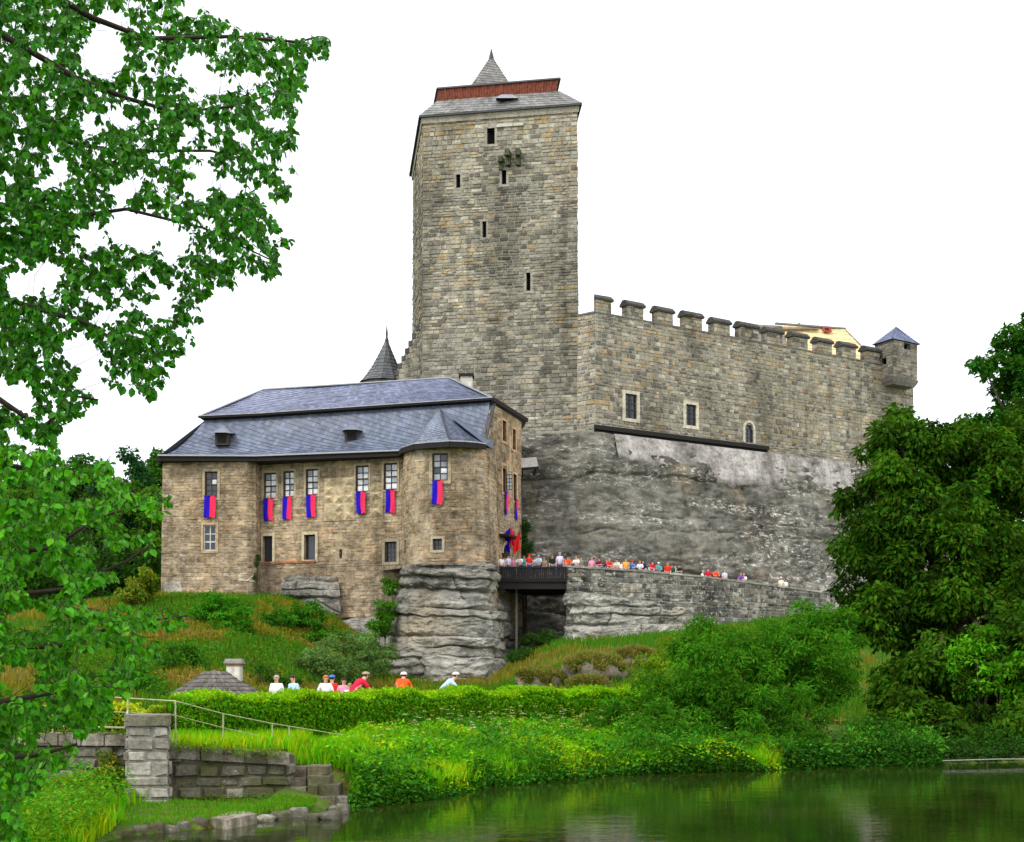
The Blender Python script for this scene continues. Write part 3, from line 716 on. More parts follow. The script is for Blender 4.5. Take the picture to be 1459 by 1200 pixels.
for mi, (a, b) in enumerate(MER):
    u0, u1 = cw.hit(a)[0], cw.hit(b)[0]
    u0 += 0.5; u1 -= 0.08
    if mi == 0: u0 = cw.u[1] + 0.02; u1 = u0 + 1.6
    ztop = ZMT - 0.35 + rngm.uniform(-0.05, 0.05)
    mb = MB(); cw.obox(mb, u0, u1, ZS - 0.02, ztop, -0.75, -0.02, (0.30, 0.28, 0.23))
    z = ZS - 0.02
    while z < ztop - 0.1:
        zb = min(ztop, z + rngm.uniform(0.24, 0.4)); u = u0
        while u < u1 - 0.05:
            e = min(u1, u + rngm.uniform(0.3, 0.8)); e = u1 if u1 - e < 0.2 else e
            cw.obox(mb, u + 0.02, e - 0.02, z + 0.02, zb - 0.02, -0.1, rngm.uniform(0.0, 0.05), col_curtain(rngm, u, z)); u = e
        o = -0.73
        while o < -0.12:
            oe = min(-0.06, o + rngm.uniform(0.25, 0.5))
            cw.obox(mb, u0 - rngm.uniform(0.01, 0.05), u0 + 0.1, z + 0.02, zb - 0.02, o + 0.01, oe - 0.01, tuple(x * 0.85 for x in col_curtain(rngm, u, z))); o = oe  # end stones coloured darker for the merlon's shaded side
        z = zb
    mer = mb.build('merlon', MT['curtain'], curt)
    cp = MB(); ea, eb = u0 - 0.14, u1 + 0.14
    prof = [(0.16, 0), (0.18, 0.16), (-0.2, 0.5), (-0.52, 0.5), (-0.9, 0.16), (-0.88, 0)]
    A = [cw.pt(ea, ztop + z, o) for o, z in prof]; B = [cw.pt(eb, ztop + z, o) for o, z in prof]; n = len(prof)
    cp.add(A + B, [tuple(range(n)), tuple(range(2 * n - 1, n - 1, -1))] + [(i, n + i, n + (i + 1) % n, (i + 1) % n) for i in range(n)], (0.075, 0.072, 0.066))
    cp.build('merlon_cap', MT['stonecol'], mer)
# coping of the embrasures
mb = MB(); cw.obox(mb, 0.0, cw.u[1], ZS, ZS + 0.12, -0.8, 0.08, (0.2, 0.19, 0.17)); cw.obox(mb, cw.u[1], cw.L, ZS, ZS + 0.1, -0.9, 0.06, (0.2, 0.19, 0.17)); mb.build('coping', MT['stonecol'], curt)
# black sheet-metal ledge and string moulding
u0, u1 = cw.hit(851)[0], cw.hit(1088)[0]
mb = MB(); cw.obox(mb, u0 - 0.3, u1, ZLEDGE + 0.12, ZLEDGE + 0.47, -0.1, 0.62); cw.obox(mb, u0 - 0.3, u1, ZLEDGE - 0.05, ZLEDGE + 0.12, -0.1, 0.4); mb.build('ledge', MT['darkwood'], curt)
mb = MB(); cw.obox(mb, u1, cw.L, ZLEDGE - 0.25, ZLEDGE - 0.02, -0.1, 0.35, (0.26, 0.25, 0.22)); cw.obox(mb, 0, cw.u[1], ZLEDGE - 0.1, ZLEDGE + 0.1, -0.1, 0.3, (0.26, 0.25, 0.22)); mb.build('string_moulding', MT['dressed'], curt)
mb = MB(); kw.obox(mb, kw.hit(700)[0], kw.u[2], ZLEDGE + 0.0, ZLEDGE + 0.16, -0.1, 0.28, (0.24, 0.23, 0.2)); mb.build('string_moulding', MT['dressed'], keep)

# ---------------------------------------------------------------- corner turret
T_ = thing('corner_turret', 'square corbelled corner turret with blue pyramid roof at wall end', 'turret', (E[0], E[1], ZS - 2))
tz0, tz1 = ZP(541, 124.8), ZP(488, 124.8)
tA, tB, tC = (XP(1246.5, 125.6), 125.6), (XP(1272.5, 123.5), 123.5), (XP(1307, 125.4), 125.4)
tD = (tA[0] + tC[0] - tB[0], tA[1] + tC[1] - tB[1])
tw_ = Wall([tA, tB, tC], tz0, tz1)
th = [tw_.rect(1288, 1297, 489.5, 498)]; th2 = [tw_.rect(1256, 1263, 510, 520)]
twl = tw_.backing('wall', MT['curtain'], T_, th + th2, color=(0.27, 0.255, 0.22))
tw_.stones(MT['curtain'], twl, lambda r, u, z: pick(r, [(4, GREY), (2, DARK), (1, TAN)]), th + th2, h=(0.25, 0.4), l=(0.35, 0.9), seed=8, gap=0.03, proud=(0.01, 0.04))
for r in th + th2: slit(T_, tw_, r, False)
mb = MB(); mb.add([(*tC, tz0), (*tD, tz0), (*tD, tz1), (*tC, tz1)], [(0, 1, 2, 3)], GREY); mb.add([(*tD, tz0), (*tA, tz0), (*tA, tz1), (*tD, tz1)], [(0, 1, 2, 3)], GREY); mb.build('rear_wall', MT['curtain'], T_)
tc_ = Vector(((tA[0] + tC[0]) / 2, (tA[1] + tC[1]) / 2, 0)); q4 = [Vector((*p, 0)) for p in (tA, tB, tC, tD)]
def tr(s, z): return [Vector((tc_.x + (p.x - tc_.x) * s, tc_.y + (p.y - tc_.y) * s, z)) for p in q4]
for k, (s0, s1, a, b) in enumerate(((0.86, 0.98, -0.62, -0.3), (0.99, 1.07, -0.3, 0.02))):
    mb = MB(); lo, hi = tr(s0, tz0 + a), tr(s1, tz0 + b); mb.add(lo + hi, [(0, 1, 5, 4), (1, 2, 6, 5), (2, 3, 7, 6), (3, 0, 4, 7), (3, 2, 1, 0), (4, 5, 6, 7)], (0.2, 0.19, 0.17)); mb.build('corbel_course', MT['dressed'], T_)
te = tr(1.14, tz1 - 0.05); ta = Vector((tc_.x, tc_.y, ZP(468, 126.0)))
for i in range(4): slate_patch(T_, [te[i], te[(i + 1) % 4]], [ta, ta], 0.3, 0.28, seed=60 + i, skew=0.3, base=(0.11, 0.13, 0.24), name='roof_slope')
mb = MB(); mb.add(te, [(3, 2, 1, 0)]); mb.build('soffit', MT['darkwood'], T_)

# ---------------------------------------------------------------- roof under repair, behind the wall
UR = thing('roof_under_repair', 'hipped roof under repair with bare yellow boards behind battlements', 'roof', (XP(1160, 132), 132, ZS - 3))
q0, q1 = P(1062, 466, 134), P(1203, 463, 136); zr = (q0.z + q1.z) / 2 - 0.1
q0.z = q1.z = zr
eL, eR = Vector((q0.x - 1.0, q0.y - 3.6, zr - 5.0)), Vector((q1.x + 3.2, q1.y - 3.4, zr - 5.0))
nb_ = 15
for k in range(nb_):
    a, b = (k + 0.03) / nb_, (k + 0.94) / nb_
    for lo, mt in (((0.0, 0.36), 'wood'), ((0.365, 1.0), 'newwood')):
        pts = []
        for t, x in ((a, lo[0]), (b, lo[0]), (b, lo[1]), (a, lo[1])): pts.append(eL.lerp(q0, t).lerp(eR.lerp(q1, t), x))
        nn = Vector((0, -0.05, 0.03)) * (1 + (k % 3) * 0.3)
        mb = MB(); mb.hexa([p + nn for p in pts] + [p - nn * 0.3 for p in pts]); mb.build('board', MT[mt], UR)
bk = Vector((0, 7.5, 0))
mb = MB(); mb.add([eR, eR + bk, q1], [(0, 1, 2)]); mb.add([eL, eL + bk, q0], [(2, 1, 0)]); mb.add([eL + bk, eR + bk, q1, q0], [(3, 2, 1, 0)]); mb.build('rear_slope', MT['wood'], UR)
mb = MB(); mb.bar(q0 + Vector((3, 0, 0.08)), q1 + Vector((0.1, 0, 0.08)), 0.3, 0.16); mb.build('ridge_beam', MT['wood'], UR)
mb = MB(); mb.bar(eR + Vector((0, -0.05, 0.05)), q1, 0.2, 0.2); mb.build('hip_rafter', MT['wood'], UR)
def on_slope(px, py):
    # where a sight line meets the roof slope
    o = Vector((0, 0, H)); d = P(px, py, 1) - o; n = (eR - eL).cross(q0 - eL); t = (eL - o).dot(n) / d.dot(n); return o + d * t
c0, c1 = on_slope(1173, 473.5), on_slope(1183, 466.5)
mb = MB(); nn = Vector((0, -0.07, 0.045))
pp = [Vector((c0.x, c0.y, c0.z)), Vector((c0.x, c1.y, c1.z)), Vector((c1.x, c1.y, c1.z)), Vector((c1.x, c0.y, c0.z))]
mb.hexa([p + nn for p in pp] + [p for p in pp]); hatch = mb.build('roof_light', M_plain('red_roof_light', (0.28, 0.035, 0.02), 0.7), UR)
pc = sum(pp, Vector()) / 4; mb = MB(); mb.add([pc + (p - pc) * 0.5 + nn * 1.1 for p in pp], [(0, 1, 2, 3)]); mb.build('opening', MT['void'], hatch)
mb = MB(); mb.bar(on_slope(1070, 471) + nn, on_slope(1166, 469.5) + nn, 0.3, 0.12); mb.build('roof_ladder', MT['wood'], UR)

# ---------------------------------------------------------------- round turret with cone roof and the wing behind the palace
CT = thing('cone_roof_turret', 'slim turret with grey cone roof rising behind slate roof', 'turret', (XP(548, 116), 116, 22))
c0 = Vector((XP(547, 116), 116, 0)); zc = ZP(545, 116); za = ZP(482, 116)
mb = MB(); mb.tube([(c0.x, c0.y, 16), (c0.x, c0.y, zc + 0.05)], 1.9, 16, (0.36, 0.33, 0.27)); mb.build('wall', MT['palace'], CT, smooth=True)
for i in range(12):
    t0, t1 = 2 * math.pi * i / 12, 2 * math.pi * (i + 1) / 12
    A, B = [Vector((c0.x + 2.15 * math.cos(t), c0.y + 2.15 * math.sin(t), zc - 0.1)) for t in (t0, t1)]
    slate_patch(CT, [A, B], [Vector((c0.x + 0.25, c0.y, za)), Vector((c0.x + 0.25, c0.y, za))], 0.3, 0.35, seed=80 + i, base=(0.075, 0.082, 0.088), skew=0.05, sag=0.35, name='roof_slope')
mb = MB(); mb.tube([(c0.x + .25, c0.y, za - 0.3), (c0.x + .25, c0.y, za + 0.1), (c0.x + .25, c0.y, za + 0.4), (c0.x + .25, c0.y, za + 1.1)], [0.2, 0.08, 0.1, 0.02], 6); mb.build('finial', MT['metal'], CT)
WG = thing('rear_wing', 'stone wing with sloping gable wall between cone turret and keep', 'building', (XP(580, 113), 113, 20))
gw = Wall([(XP(563, 114.5), 114.5), (XP(603, 112.6), 112.6)], 18, ZP(462, 113), ztop=lambda u: ZP(532, 114) + u / 2.45 * (ZP(468, 113) - ZP(532, 114)))
gwl = gw.backing('wall', MT['tower'], WG, color=(0.34, 0.32, 0.26)); gw.stones(MT['tower'], gwl, col_tower, h=(0.25, 0.4), l=(0.3, 0.8), seed=12)
mb = MB()
for k in range(8):
    u = gw.L * k / 8; gw.obox(mb, u, u + gw.L / 8, gw.top(u) - 0.1, gw.top(u) + 0.3, -0.5, 0.1, (0.1, 0.1, 0.095))
mb.build('stepped_coping', MT['stonecol'], WG)
mb = MB(); mb.add([gw.pt(0, 18, -0.5), gw.pt(gw.L, 18, -6), gw.pt(gw.L, gw.top(gw.L) - .2, -6), gw.pt(0, gw.top(0), -0.5)], [(0, 1, 2, 3)], GREY); mb.build('rear_wall', MT['tower'], WG)
CH = thing('chimney_stack', 'pale plastered chimney with dark cap behind the palace ridge', 'chimney', P(664, 570, 104))
a, b = P(656, 600, 104), P(673, 536, 104)
mb = MB(); mb.box(a.x, b.x, 104, 105, a.z, b.z, (0.58, 0.55, 0.48)); mb.build('stack', MT['dressed'], CH)
mb = MB(); mb.box(a.x - 0.12, b.x + 0.12, 103.88, 105.12, b.z, b.z + 0.2); mb.build('cap', MT['darkwood'], CH)

# ---------------------------------------------------------------- the great rock under the keep
rock_sheet('castle_rock', [(XP(660, 110), 110), (XP(745, 108.0), 108.0), (XP(850, 106.2), 106.2), (XP(1304, 126.2), 126.2), (XP(1420, 131), 131)],
           [(XP(655, 105), 105), (XP(745, 103), 103), (XP(858, 100.6), 100.6), (XP(1000, 103.5), 103.5), (XP(1304, 117.5), 117.5), (XP(1420, 121), 121)],
           ZLEDGE - 0.12, 2.5, 390, 190, 0.28, 4, layer=2.3, block=8.5, crack=0.2, mat='rock_big', rough=0.15, notch=0.11, lam=0.0, label='tall grey weathered rock face carrying the keep')
mb = MB()   # rough plaster skin on the head of the rock, below the ledge
def hw(k, j): return ZLEDGE - 0.15 - (2.3 + 0.8 * noise.noise(Vector((k * 0.22, 3, 1))) + 0.35 * noise.noise(Vector((k * 1.3, 5, 1))) + min(k, 12) * 0.10) * j
n_ = 60; u0 = cw.hit(866)[0]; u1 = cw.hit(1200)[0]
V = []
for j in range(9):
    for k in range(n_ + 1):
        u = u0 + (u1 - u0) * k / n_; z = hw(u - u0, j / 8); off = 0.72 + (ZLEDGE - z) * 0.27 + 0.10 * noise.noise(Vector((u, z, 2))) - (0.9 if j == 8 else 0.08 * (j == 7))
        V.append(cw.pt(u, z, off))
mb.add(V, [(j * (n_ + 1) + k + n_ + 1, j * (n_ + 1) + k + n_ + 2, j * (n_ + 1) + k + 1, j * (n_ + 1) + k) for j in range(8) for k in range(n_)], (0.40, 0.38, 0.36))
mb.build('plaster_skirt', MT['palace'], curt, smooth=True)

# ---------------------------------------------------------------- palace
ZE = H + 16.23
def q2(px, Y): return (XP(px, Y), Y)
pal = thing('palace', 'brown stone palace with slate mansard roof and round-fronted corner bay', 'building', (-14, 98, 8))
PW = [(XP(232, 97.6) - 0.5, 109), q2(232, 97.6), q2(352, 97.2), q2(364, 97.5), q2(370, 98.6), q2(574, 95.3), q2(577, 94.0), q2(583, 93.2), q2(593, 92.6), q2(608, 92.2), q2(630, 92.0), q2(655, 91.95), q2(675, 92.15), q2(689, 92.6), q2(698, 93.4), q2(704, 94.6), q2(710, 97.2), q2(742, 101.7)]
pw = Wall(PW, 6.5, ZE, batter=0.012, sharp=28)
UP = [(292, 310, 672, 709), (376, 394, 674, 711), (404, 419.5, 671.5, 708.5), (436, 453.5, 668.5, 705.5), (507, 525.5, 663.5, 701), (547, 566.5, 660, 698), (616, 638, 646, 685)]
LO = [(290, 308.5, 748, 785), (375, 389, 764, 801), (434, 450, 762, 798), (549, 566, 772, 801), (617, 630, 768, 784)]
SL = [(484, 488, 783, 796), (577.5, 580, 770, 788)]
RU = [(715.5, 721.5, 664, 702), (730.5, 735.5, 676, 714)]
rup, rlo, rsl, rru = [[pw.rect(*r) for r in L_] for L_ in (UP, LO, SL, RU)]
gate = pw.rect(713.5, 724, 776, 808)
holes = rup + rlo + rsl + rru + [gate]
pwl = pw.backing('wall', MT['palace'], pal, holes, color=(0.36, 0.295, 0.2))
pw.stones(MT['palace'], pwl, col_palace, holes, h=(0.17, 0.34), l=(0.28, 0.85), gap=0.028, proud=(0.0, 0.035), jit=0.035, seed=15, pad=0.2, z0=7.0)
PLAS = (0.44, 0.36, 0.23)
W0 = window(pal, pw, rup[0], 2, 4, 'frame', ['glass_dark', 'glass_dark', 'glass_dark', 'glass_dark', 'glass_dark', 'glass_pale'], PLAS)
for r in rup[1:6]: window(pal, pw, r, 2, 4, 'frame', ['glass_pale', 'glass_pale', 'glass_pale', 'glass_mid', 'glass_pale', 'glass_pale', 'glass_mid'], PLAS, sw=0.14)
window(pal, pw, rup[6], 2, 4, 'frame', ['glass_mid', 'glass_mid', 'glass_dark', 'glass_pale', 'glass_mid'], (0.45, 0.37, 0.25), sw=0.22)
window(pal, pw, rlo[0], 2, 3, 'frame_pale', 'glass_dark', (0.50, 0.36, 0.23), sw=0.16)
for r in rlo[1:3]: window(pal, pw, r, 1, 1, 'frame', 'glass_dark', (0.52, 0.45, 0.30), sw=0.2, depth=0.35)
window(pal, pw, rlo[3], 3, 4, 'metal', 'glass_dark', (0.36, 0.31, 0.22), sw=0.2, depth=0.3)
window(pal, pw, rlo[4], 2, 2, 'metal', 'glass_dark', (0.42, 0.36, 0.26), sw=0.18, depth=0.3)
for r in rsl: slit(pal, pw, r, False)
for r in rru: window(pal, pw, r, 2, 4, 'frame', 'glass_dark', (0.55, 0.38, 0.22), sw=0.2)
# open casement leaf on the gable wall
a = pw.rect(718, 726, 677, 698); n = pw.n[-1]; h0 = pw.pt(rru[0][1], rru[0][2], 0)
mb = MB(); dv = Vector((1.0, -0.15, 0)).normalized(); wl, hl = 0.42, a[3] - a[2]
o_ = Vector((h0.x, h0.y, a[2]))
for s0, s1 in ((0, 0.12), (0.44, 0.56), (0.88, 1)): mb.bar(o_ + dv * wl * (s0 + s1) / 2, o_ + dv * wl * (s0 + s1) / 2 + Vector((0, 0, hl)), wl * 0.1, 0.05, up=(0, 1, 0))
for k in range(5): mb.bar(o_ + Vector((0, 0, hl * k / 4)), o_ + dv * wl + Vector((0, 0, hl * k / 4)), 0.05, 0.045)
leaf = mb.build('casement', MT['frame'], pal)
mb = MB(); mb.add([o_, o_ + dv * wl, o_ + dv * wl + Vector((0, 0, hl)), o_ + Vector((0, 0, hl))], [(0, 1, 2, 3)]); mb.build('pane', MT['glass_pale'], leaf)
# brick string below two lower windows
mb = MB(); r = pw.rect(372, 452, 800, 803); pw.obox(mb, *r, -0.05, 0.1, (0.42, 0.17, 0.09)); mb.build('brick_string', MT['palace'], pal)
# sgraffito plaster with pointed bosses
for px0, px1, py0, py1, nc, nr in ((463, 506, 681, 742, 3, 5), (528, 546, 690, 735, 1, 4)):
    r = pw.rect(px0, px1, py0, py1); mb = MB(); pw.obox(mb, *r, -0.05, 0.06, (0.50, 0.40, 0.25)); pn = mb.build('plaster_panel', MT['palace'], pal)
    for i in range(nc):
        for j in range(nr):
            u0_, u1_ = [r[0] + (r[1] - r[0]) * (i + k) / nc for k in (0.06, 0.94)]; z0_, z1_ = [r[2] + (r[3] - r[2]) * (j + k) / nr for k in (0.06, 0.94)]
            if random.Random(i * 31 + j * 7 + px0).random() < 0.22: continue
            um, zm = (u0_ + u1_) / 2, (z0_ + z1_) / 2
            mb = MB(); mb.add([pw.pt(u0_, z0_, 0.061), pw.pt(u1_, z0_, 0.061), pw.pt(u1_, z1_, 0.061), pw.pt(u0_, z1_, 0.061), pw.pt(um, zm + 0.08, 0.25)], [(0, 1, 4), (1, 2, 4), (2, 3, 4), (3, 0, 4)], (0.53, 0.43, 0.27))
            mb.build('boss', MT['palace'], pn)
# loose plaster fields that still cling to the wall
for px0, px1, py0, py1, c in ((338, 366, 818, 829, (0.56, 0.5, 0.4)), (612, 634, 686, 724, (0.33, 0.32, 0.29)), (232, 262, 828, 846, (0.5, 0.46, 0.4))):
    r = pw.rect(px0, px1, py0, py1); rg = random.Random(px0); mb = MB()
    n_ = 22; uc, zc_ = (r[0] + r[1]) / 2, (r[2] + r[3]) / 2
    rim = []
    for k in range(n_):
        t = 2 * math.pi * k / n_; s = rg.uniform(0.75, 1.05)
        ce, se = math.cos(t), math.sin(t); m_ = max(abs(ce), abs(se)) ** 0.6
        rim.append((uc + (r[1] - r[0]) / 2 * ce / m_ * s, zc_ + (r[3] - r[2]) / 2 * se / m_ * s))
    mb.add([pw.pt(u, z, 0.06) for u, z in rim] + [pw.pt(u, z, -0.02) for u, z in rim], [tuple(range(n_))] + [(k, (k + 1) % n_, n_ + (k + 1) % n_, n_ + k) for k in range(n_)], c)
    mb.build('plaster_patch', MT['palace'], pal)
# gable above the eave, with its two windows
G0, G1 = q2(687.5, 94.3), q2(743, 101.7)
gzt = lambda u: ZE - 0.1 + (H + 19.95 - ZE) * min(1, (u / 2.0)) ** 0.8 if u < 2.0 else H + 19.95 - (u - 2.0) * 0.03
gwp = Wall([G0, G1], ZE - 0.6, H + 20, ztop=gzt)
gr = [gwp.rect(715.5, 721, 600, 629), gwp.rect(730, 734.5, 612, 641)]
gb = gwp.backing('gable', MT['palace'], pal, gr, color=(0.42, 0.335, 0.21))
gwp.stones(MT['palace'], gb, col_palace, gr, h=(0.2, 0.36), l=(0.3, 0.9), seed=19, proud=(0.0, 0.03), pad=0.1, singles=60)
for r in gr: window(pal, gwp, r, 2, 4, 'frame', 'glass_dark', (0.56, 0.37, 0.22), sw=0.16)
mb = MB(); pts_ = [gwp.pt(u, gzt(u) + 0.03, 0.02) for u in np.linspace(0, 2.05, 8)]
for a, b in zip(pts_, pts_[1:]): mb.bar(a, b, 0.34, 0.14)
mb.build('gable_verge', MT['metal'], pal)
# gate arch: dark passage with a voussoir ring
g0_, g1_, gz0, gz1 = gate; mb = MB(); pw.obox(mb, g0_ - .05, g1_ + .05, gz0, gz1 + .05, -1.6, -1.2); gt = mb.build('gateway', MT['void'], pal)
mb = MB(); gu, gwd = (g0_ + g1_) / 2, (g1_ - g0_) / 2
for k in range(9):
    t0, t1 = math.pi * k / 9, math.pi * (k + 1) / 9
    q = [(gu - math.cos(t) * rr, gz1 - gwd * 0.9 + math.sin(t) * rr) for t, rr in ((t0, gwd * 0.92), (t0, gwd * 1.25), (t1, gwd * 1.25), (t1, gwd * 0.92))]
    mb.hexa([pw.pt(u, z, 0.12) for u, z in q] + [pw.pt(u, z, -0.5) for u, z in q], (0.45, 0.4, 0.3))
mb.build('voussoir', MT['dressed'], gt)
mb = MB(); pw.obox(mb, g0_ - 0.9, g1_ + 0.6, gz1 + 0.45, gz1 + 0.62, -0.1, 0.75); mb.build('gate_hood', MT['darkwood'], pal)
# rear and hidden walls
mb = MB(); p0, p1 = pw.p[0], pw.p[-1]
for a, b in (((p0.x, p0.y), (0.55, 109)), ((0.55, 109), (p1.x, p1.y))): mb.add([(*a, 6.5), (*b, 6.5), (*b, ZE + 3), (*a, ZE + 3)], [(0, 1, 2, 3)], (0.4, 0.33, 0.22))
mb.build('rear_wall', MT['palace'], pal)
# --- roof: flared lower slope, dark break, upper slope
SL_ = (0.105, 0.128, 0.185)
e = [P(225, 653, 96.7), P(366, 651, 96.9), P(573, 640, 94.6), P(688, 640, 93.9)]
for v in e: v.z = ZE + 0.05
bk0, bk1, bk2 = P(292, 599, 99.9), P(375, 595, 99.3), P(700, 573, 96.2)
r0, r1 = P(375, 556, 104.2), P(640, 539, 100.8)
bk4 = P(748, 602, 102.3); bk3 = Vector((bk0.x + 0.4, 106.5, bk0.z)); bk5 = Vector((0.6, 107, bk4.z))
lowt = [bk0, bk1, bk1.lerp(bk2, 0.62), bk2 + Vector((-0.1, 0, 0))]
roof = MB(); roof.add([e[0], e[0] + Vector((0.2, 12.6, 0)), bk3, bk0], [(0, 1, 2, 3)], SL_); roof = roof.build('roof', MT['slate'], pal)
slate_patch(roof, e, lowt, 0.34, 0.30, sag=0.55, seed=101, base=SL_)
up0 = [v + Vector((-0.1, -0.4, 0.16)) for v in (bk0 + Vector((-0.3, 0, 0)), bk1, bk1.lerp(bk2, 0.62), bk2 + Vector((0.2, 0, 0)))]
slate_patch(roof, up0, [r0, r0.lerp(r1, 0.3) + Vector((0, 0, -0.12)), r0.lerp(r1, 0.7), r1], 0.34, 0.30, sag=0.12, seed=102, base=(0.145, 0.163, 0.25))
slate_patch(roof, [bk3 + Vector((-0.4, 0.3, 0.16)), up0[0]], [r0, r0], 0.4, 0.36, seed=103, base=SL_)
slate_patch(roof, [up0[3], bk4 + Vector((0.2, 0, 0.16))], [r1, r1], 0.36, 0.32, seed=104, base=SL_)
mb = MB(); mb.add([bk4 + Vector((.2, 0, .16)), bk5, bk3, r0, r1], [(0, 1, 4), (1, 2, 3, 4)], SL_); mb.build('rear_slope', MT['slate'], roof)
# break fascia, gutters, ridge and hip leads
mb = MB()
lo_ = [v + Vector((0, 0.02, -0.02)) for v in lowt]
mb.add([v + Vector((0, 0, -0.03)) for v in up0] + lo_, [(i + 1, i, 4 + i, 5 + i) for i in range(3)]); mb.build('break_soffit', MT['darkwood'], roof)
mb = MB()
for a, b in zip(up0, up0[1:]): mb.bar(a, b, 0.06, 0.17)
mb.bar(up0[3], bk4 + Vector((0.2, 0, 0.16)), 0.08, 0.3); mb.build('fascia', MT['darkwood'], roof)
mb = MB()
for a, b in zip(up0, up0[1:]): mb.bar(a + Vector((0, -0.03, 0.09)), b + Vector((0, -0.03, 0.09)), 0.08, 0.06)
for a, b in zip(e, e[1:3]): mb.bar(a + Vector((0, -0.05, 0.06)), b + Vector((0, -0.05, 0.06)), 0.16, 0.11)
mb.build('gutter', MT['gutter'], roof)
mb = MB()
for a, b in ((r0, r1), (up0[0], r0), (up0[3], r1)): mb.bar(a + Vector((0, 0, 0.06)), b + Vector((0, 0, 0.06)), 0.16, 0.08)
mb.build('ridge_lead', MT['gutter'], roof)
mb = MB()
for a, b, wa, wb in zip(e, e[1:], [pw.pt(pw.u[1], ZE), pw.pt(pw.u[4], ZE), pw.pt(pw.u[5], ZE)], [pw.pt(pw.u[4], ZE), pw.pt(pw.u[5], ZE), Vector((-2, 94.5, ZE))]):
    mb.hexa([a + Vector((0, 0, -0.32)), a + Vector((0, 0, 0.02)), b + Vector((0, 0, 0.02)), b + Vector((0, 0, -0.32)), wa + Vector((0, 0.3, -0.3)), wa + Vector((0, 0.3, 0.01)), wb + Vector((0, 0.3, 0.01)), wb + Vector((0, 0.3, -0.3))])
mb.build('eave_soffit', MT['darkwood'], roof)
mb = MB(); mb.bar(e[0] + Vector((0.05, -0.02, -0.2)), e[0] + Vector((0.1, 12, -0.2)), 0.3, 0.35); mb.build('side_soffit', MT['darkwood'], roof)
# corner bay roof
be = []
for px, Y in ((566, 95.6), (573, 93.7), (590, 92.2), (612, 91.6), (641, 91.1), (662, 91.3), (680, 91.7), (692, 92.3)):
    v = P(px, 632, Y); v.z = ZE + 0.12; be.append(v)
apx = P(627, 583, 95.4)
slate_patch(roof, be[:5], [apx, apx], 0.3, 0.28, seed=110, base=(0.135, 0.158, 0.215), sag=0.25, name='bay_slates')  # left slope: side light put into a lighter slate base
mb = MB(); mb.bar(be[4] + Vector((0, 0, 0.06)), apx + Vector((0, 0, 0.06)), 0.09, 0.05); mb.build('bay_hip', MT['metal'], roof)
slate_patch(roof, be[4:], [apx, apx], 0.3, 0.28, seed=112, base=(0.105, 0.125, 0.18), sag=0.25, name='bay_slates')  # right slope: same slates, shade put into a darker base
mb = MB(); mb.add([be[-1], Vector((XP(703, 95), 95.2, ZE + .3)), Vector((XP(704, 97.5), 97.5, ZE + 1.6)), apx], [(0, 1, 2, 3)], SL_); mb.build('bay_flank', MT['slate'], roof)
mb = MB()
for a, b in zip(be, be[1:]): mb.bar(a + Vector((0, 0, -0.2)), b + Vector((0, 0, -0.2)), 0.14, 0.34)
bc = sum(be, Vector()) / len(be) + Vector((0, 1.5, -0.3)); mb.add([v + Vector((0, 0, -0.2)) for v in be] + [bc], [(i, i + 1, len(be)) for i in range(len(be) - 1)]); mb.build('bay_eave', MT['darkwood'], roof)
mb = MB()
for a, b in zip(be, be[1:]): mb.bar(a + Vector((0, -0.03, 0.03)), b + Vector((0, -0.03, 0.03)), 0.14, 0.08)
mb.build('bay_gutter', MT['gutter'], roof)
# dormers
for px, py, Y in ((316, 632, 97.6), (501, 628, 96.6)):
    b = P(px, py, Y); d = MB(); d.box(b.x - 0.5, b.x + 0.5, b.y, b.y + 2.2, b.z - 0.1, b.z + 0.72, (0.06, 0.05, 0.05)); D = d.build('dormer', MT['frame'], roof)
    m2 = MB(); m2.box(b.x - 0.33, b.x + 0.33, b.y - 0.02, b.y + 0.3, b.z + 0.02, b.z + 0.6); m2.build('opening', MT['void'], D)
    m2 = MB(); t = Vector((b.x, b.y + 0.9, b.z + 1.5))
    q = [Vector((b.x - 0.75, b.y - 0.3, b.z + 0.68)), Vector((b.x - 0.35, b.y - 0.45, b.z + 0.72)), Vector((b.x + 0.35, b.y - 0.45, b.z + 0.72)), Vector((b.x + 0.75, b.y - 0.3, b.z + 0.68)), Vector((b.x + 0.8, b.y + 2.2, b.z + 1.15)), Vector((b.x - 0.8, b.y + 2.2, b.z + 1.15))]
    m2.add(q + [t, t + Vector((0, 1.2, 0.2))], [(0, 1, 6), (1, 2, 6), (2, 3, 6), (3, 4, 7, 6), (5, 0, 6, 7)], (0.16, 0.175, 0.22)); m2.build('dormer_hood', MT['slate'], D)

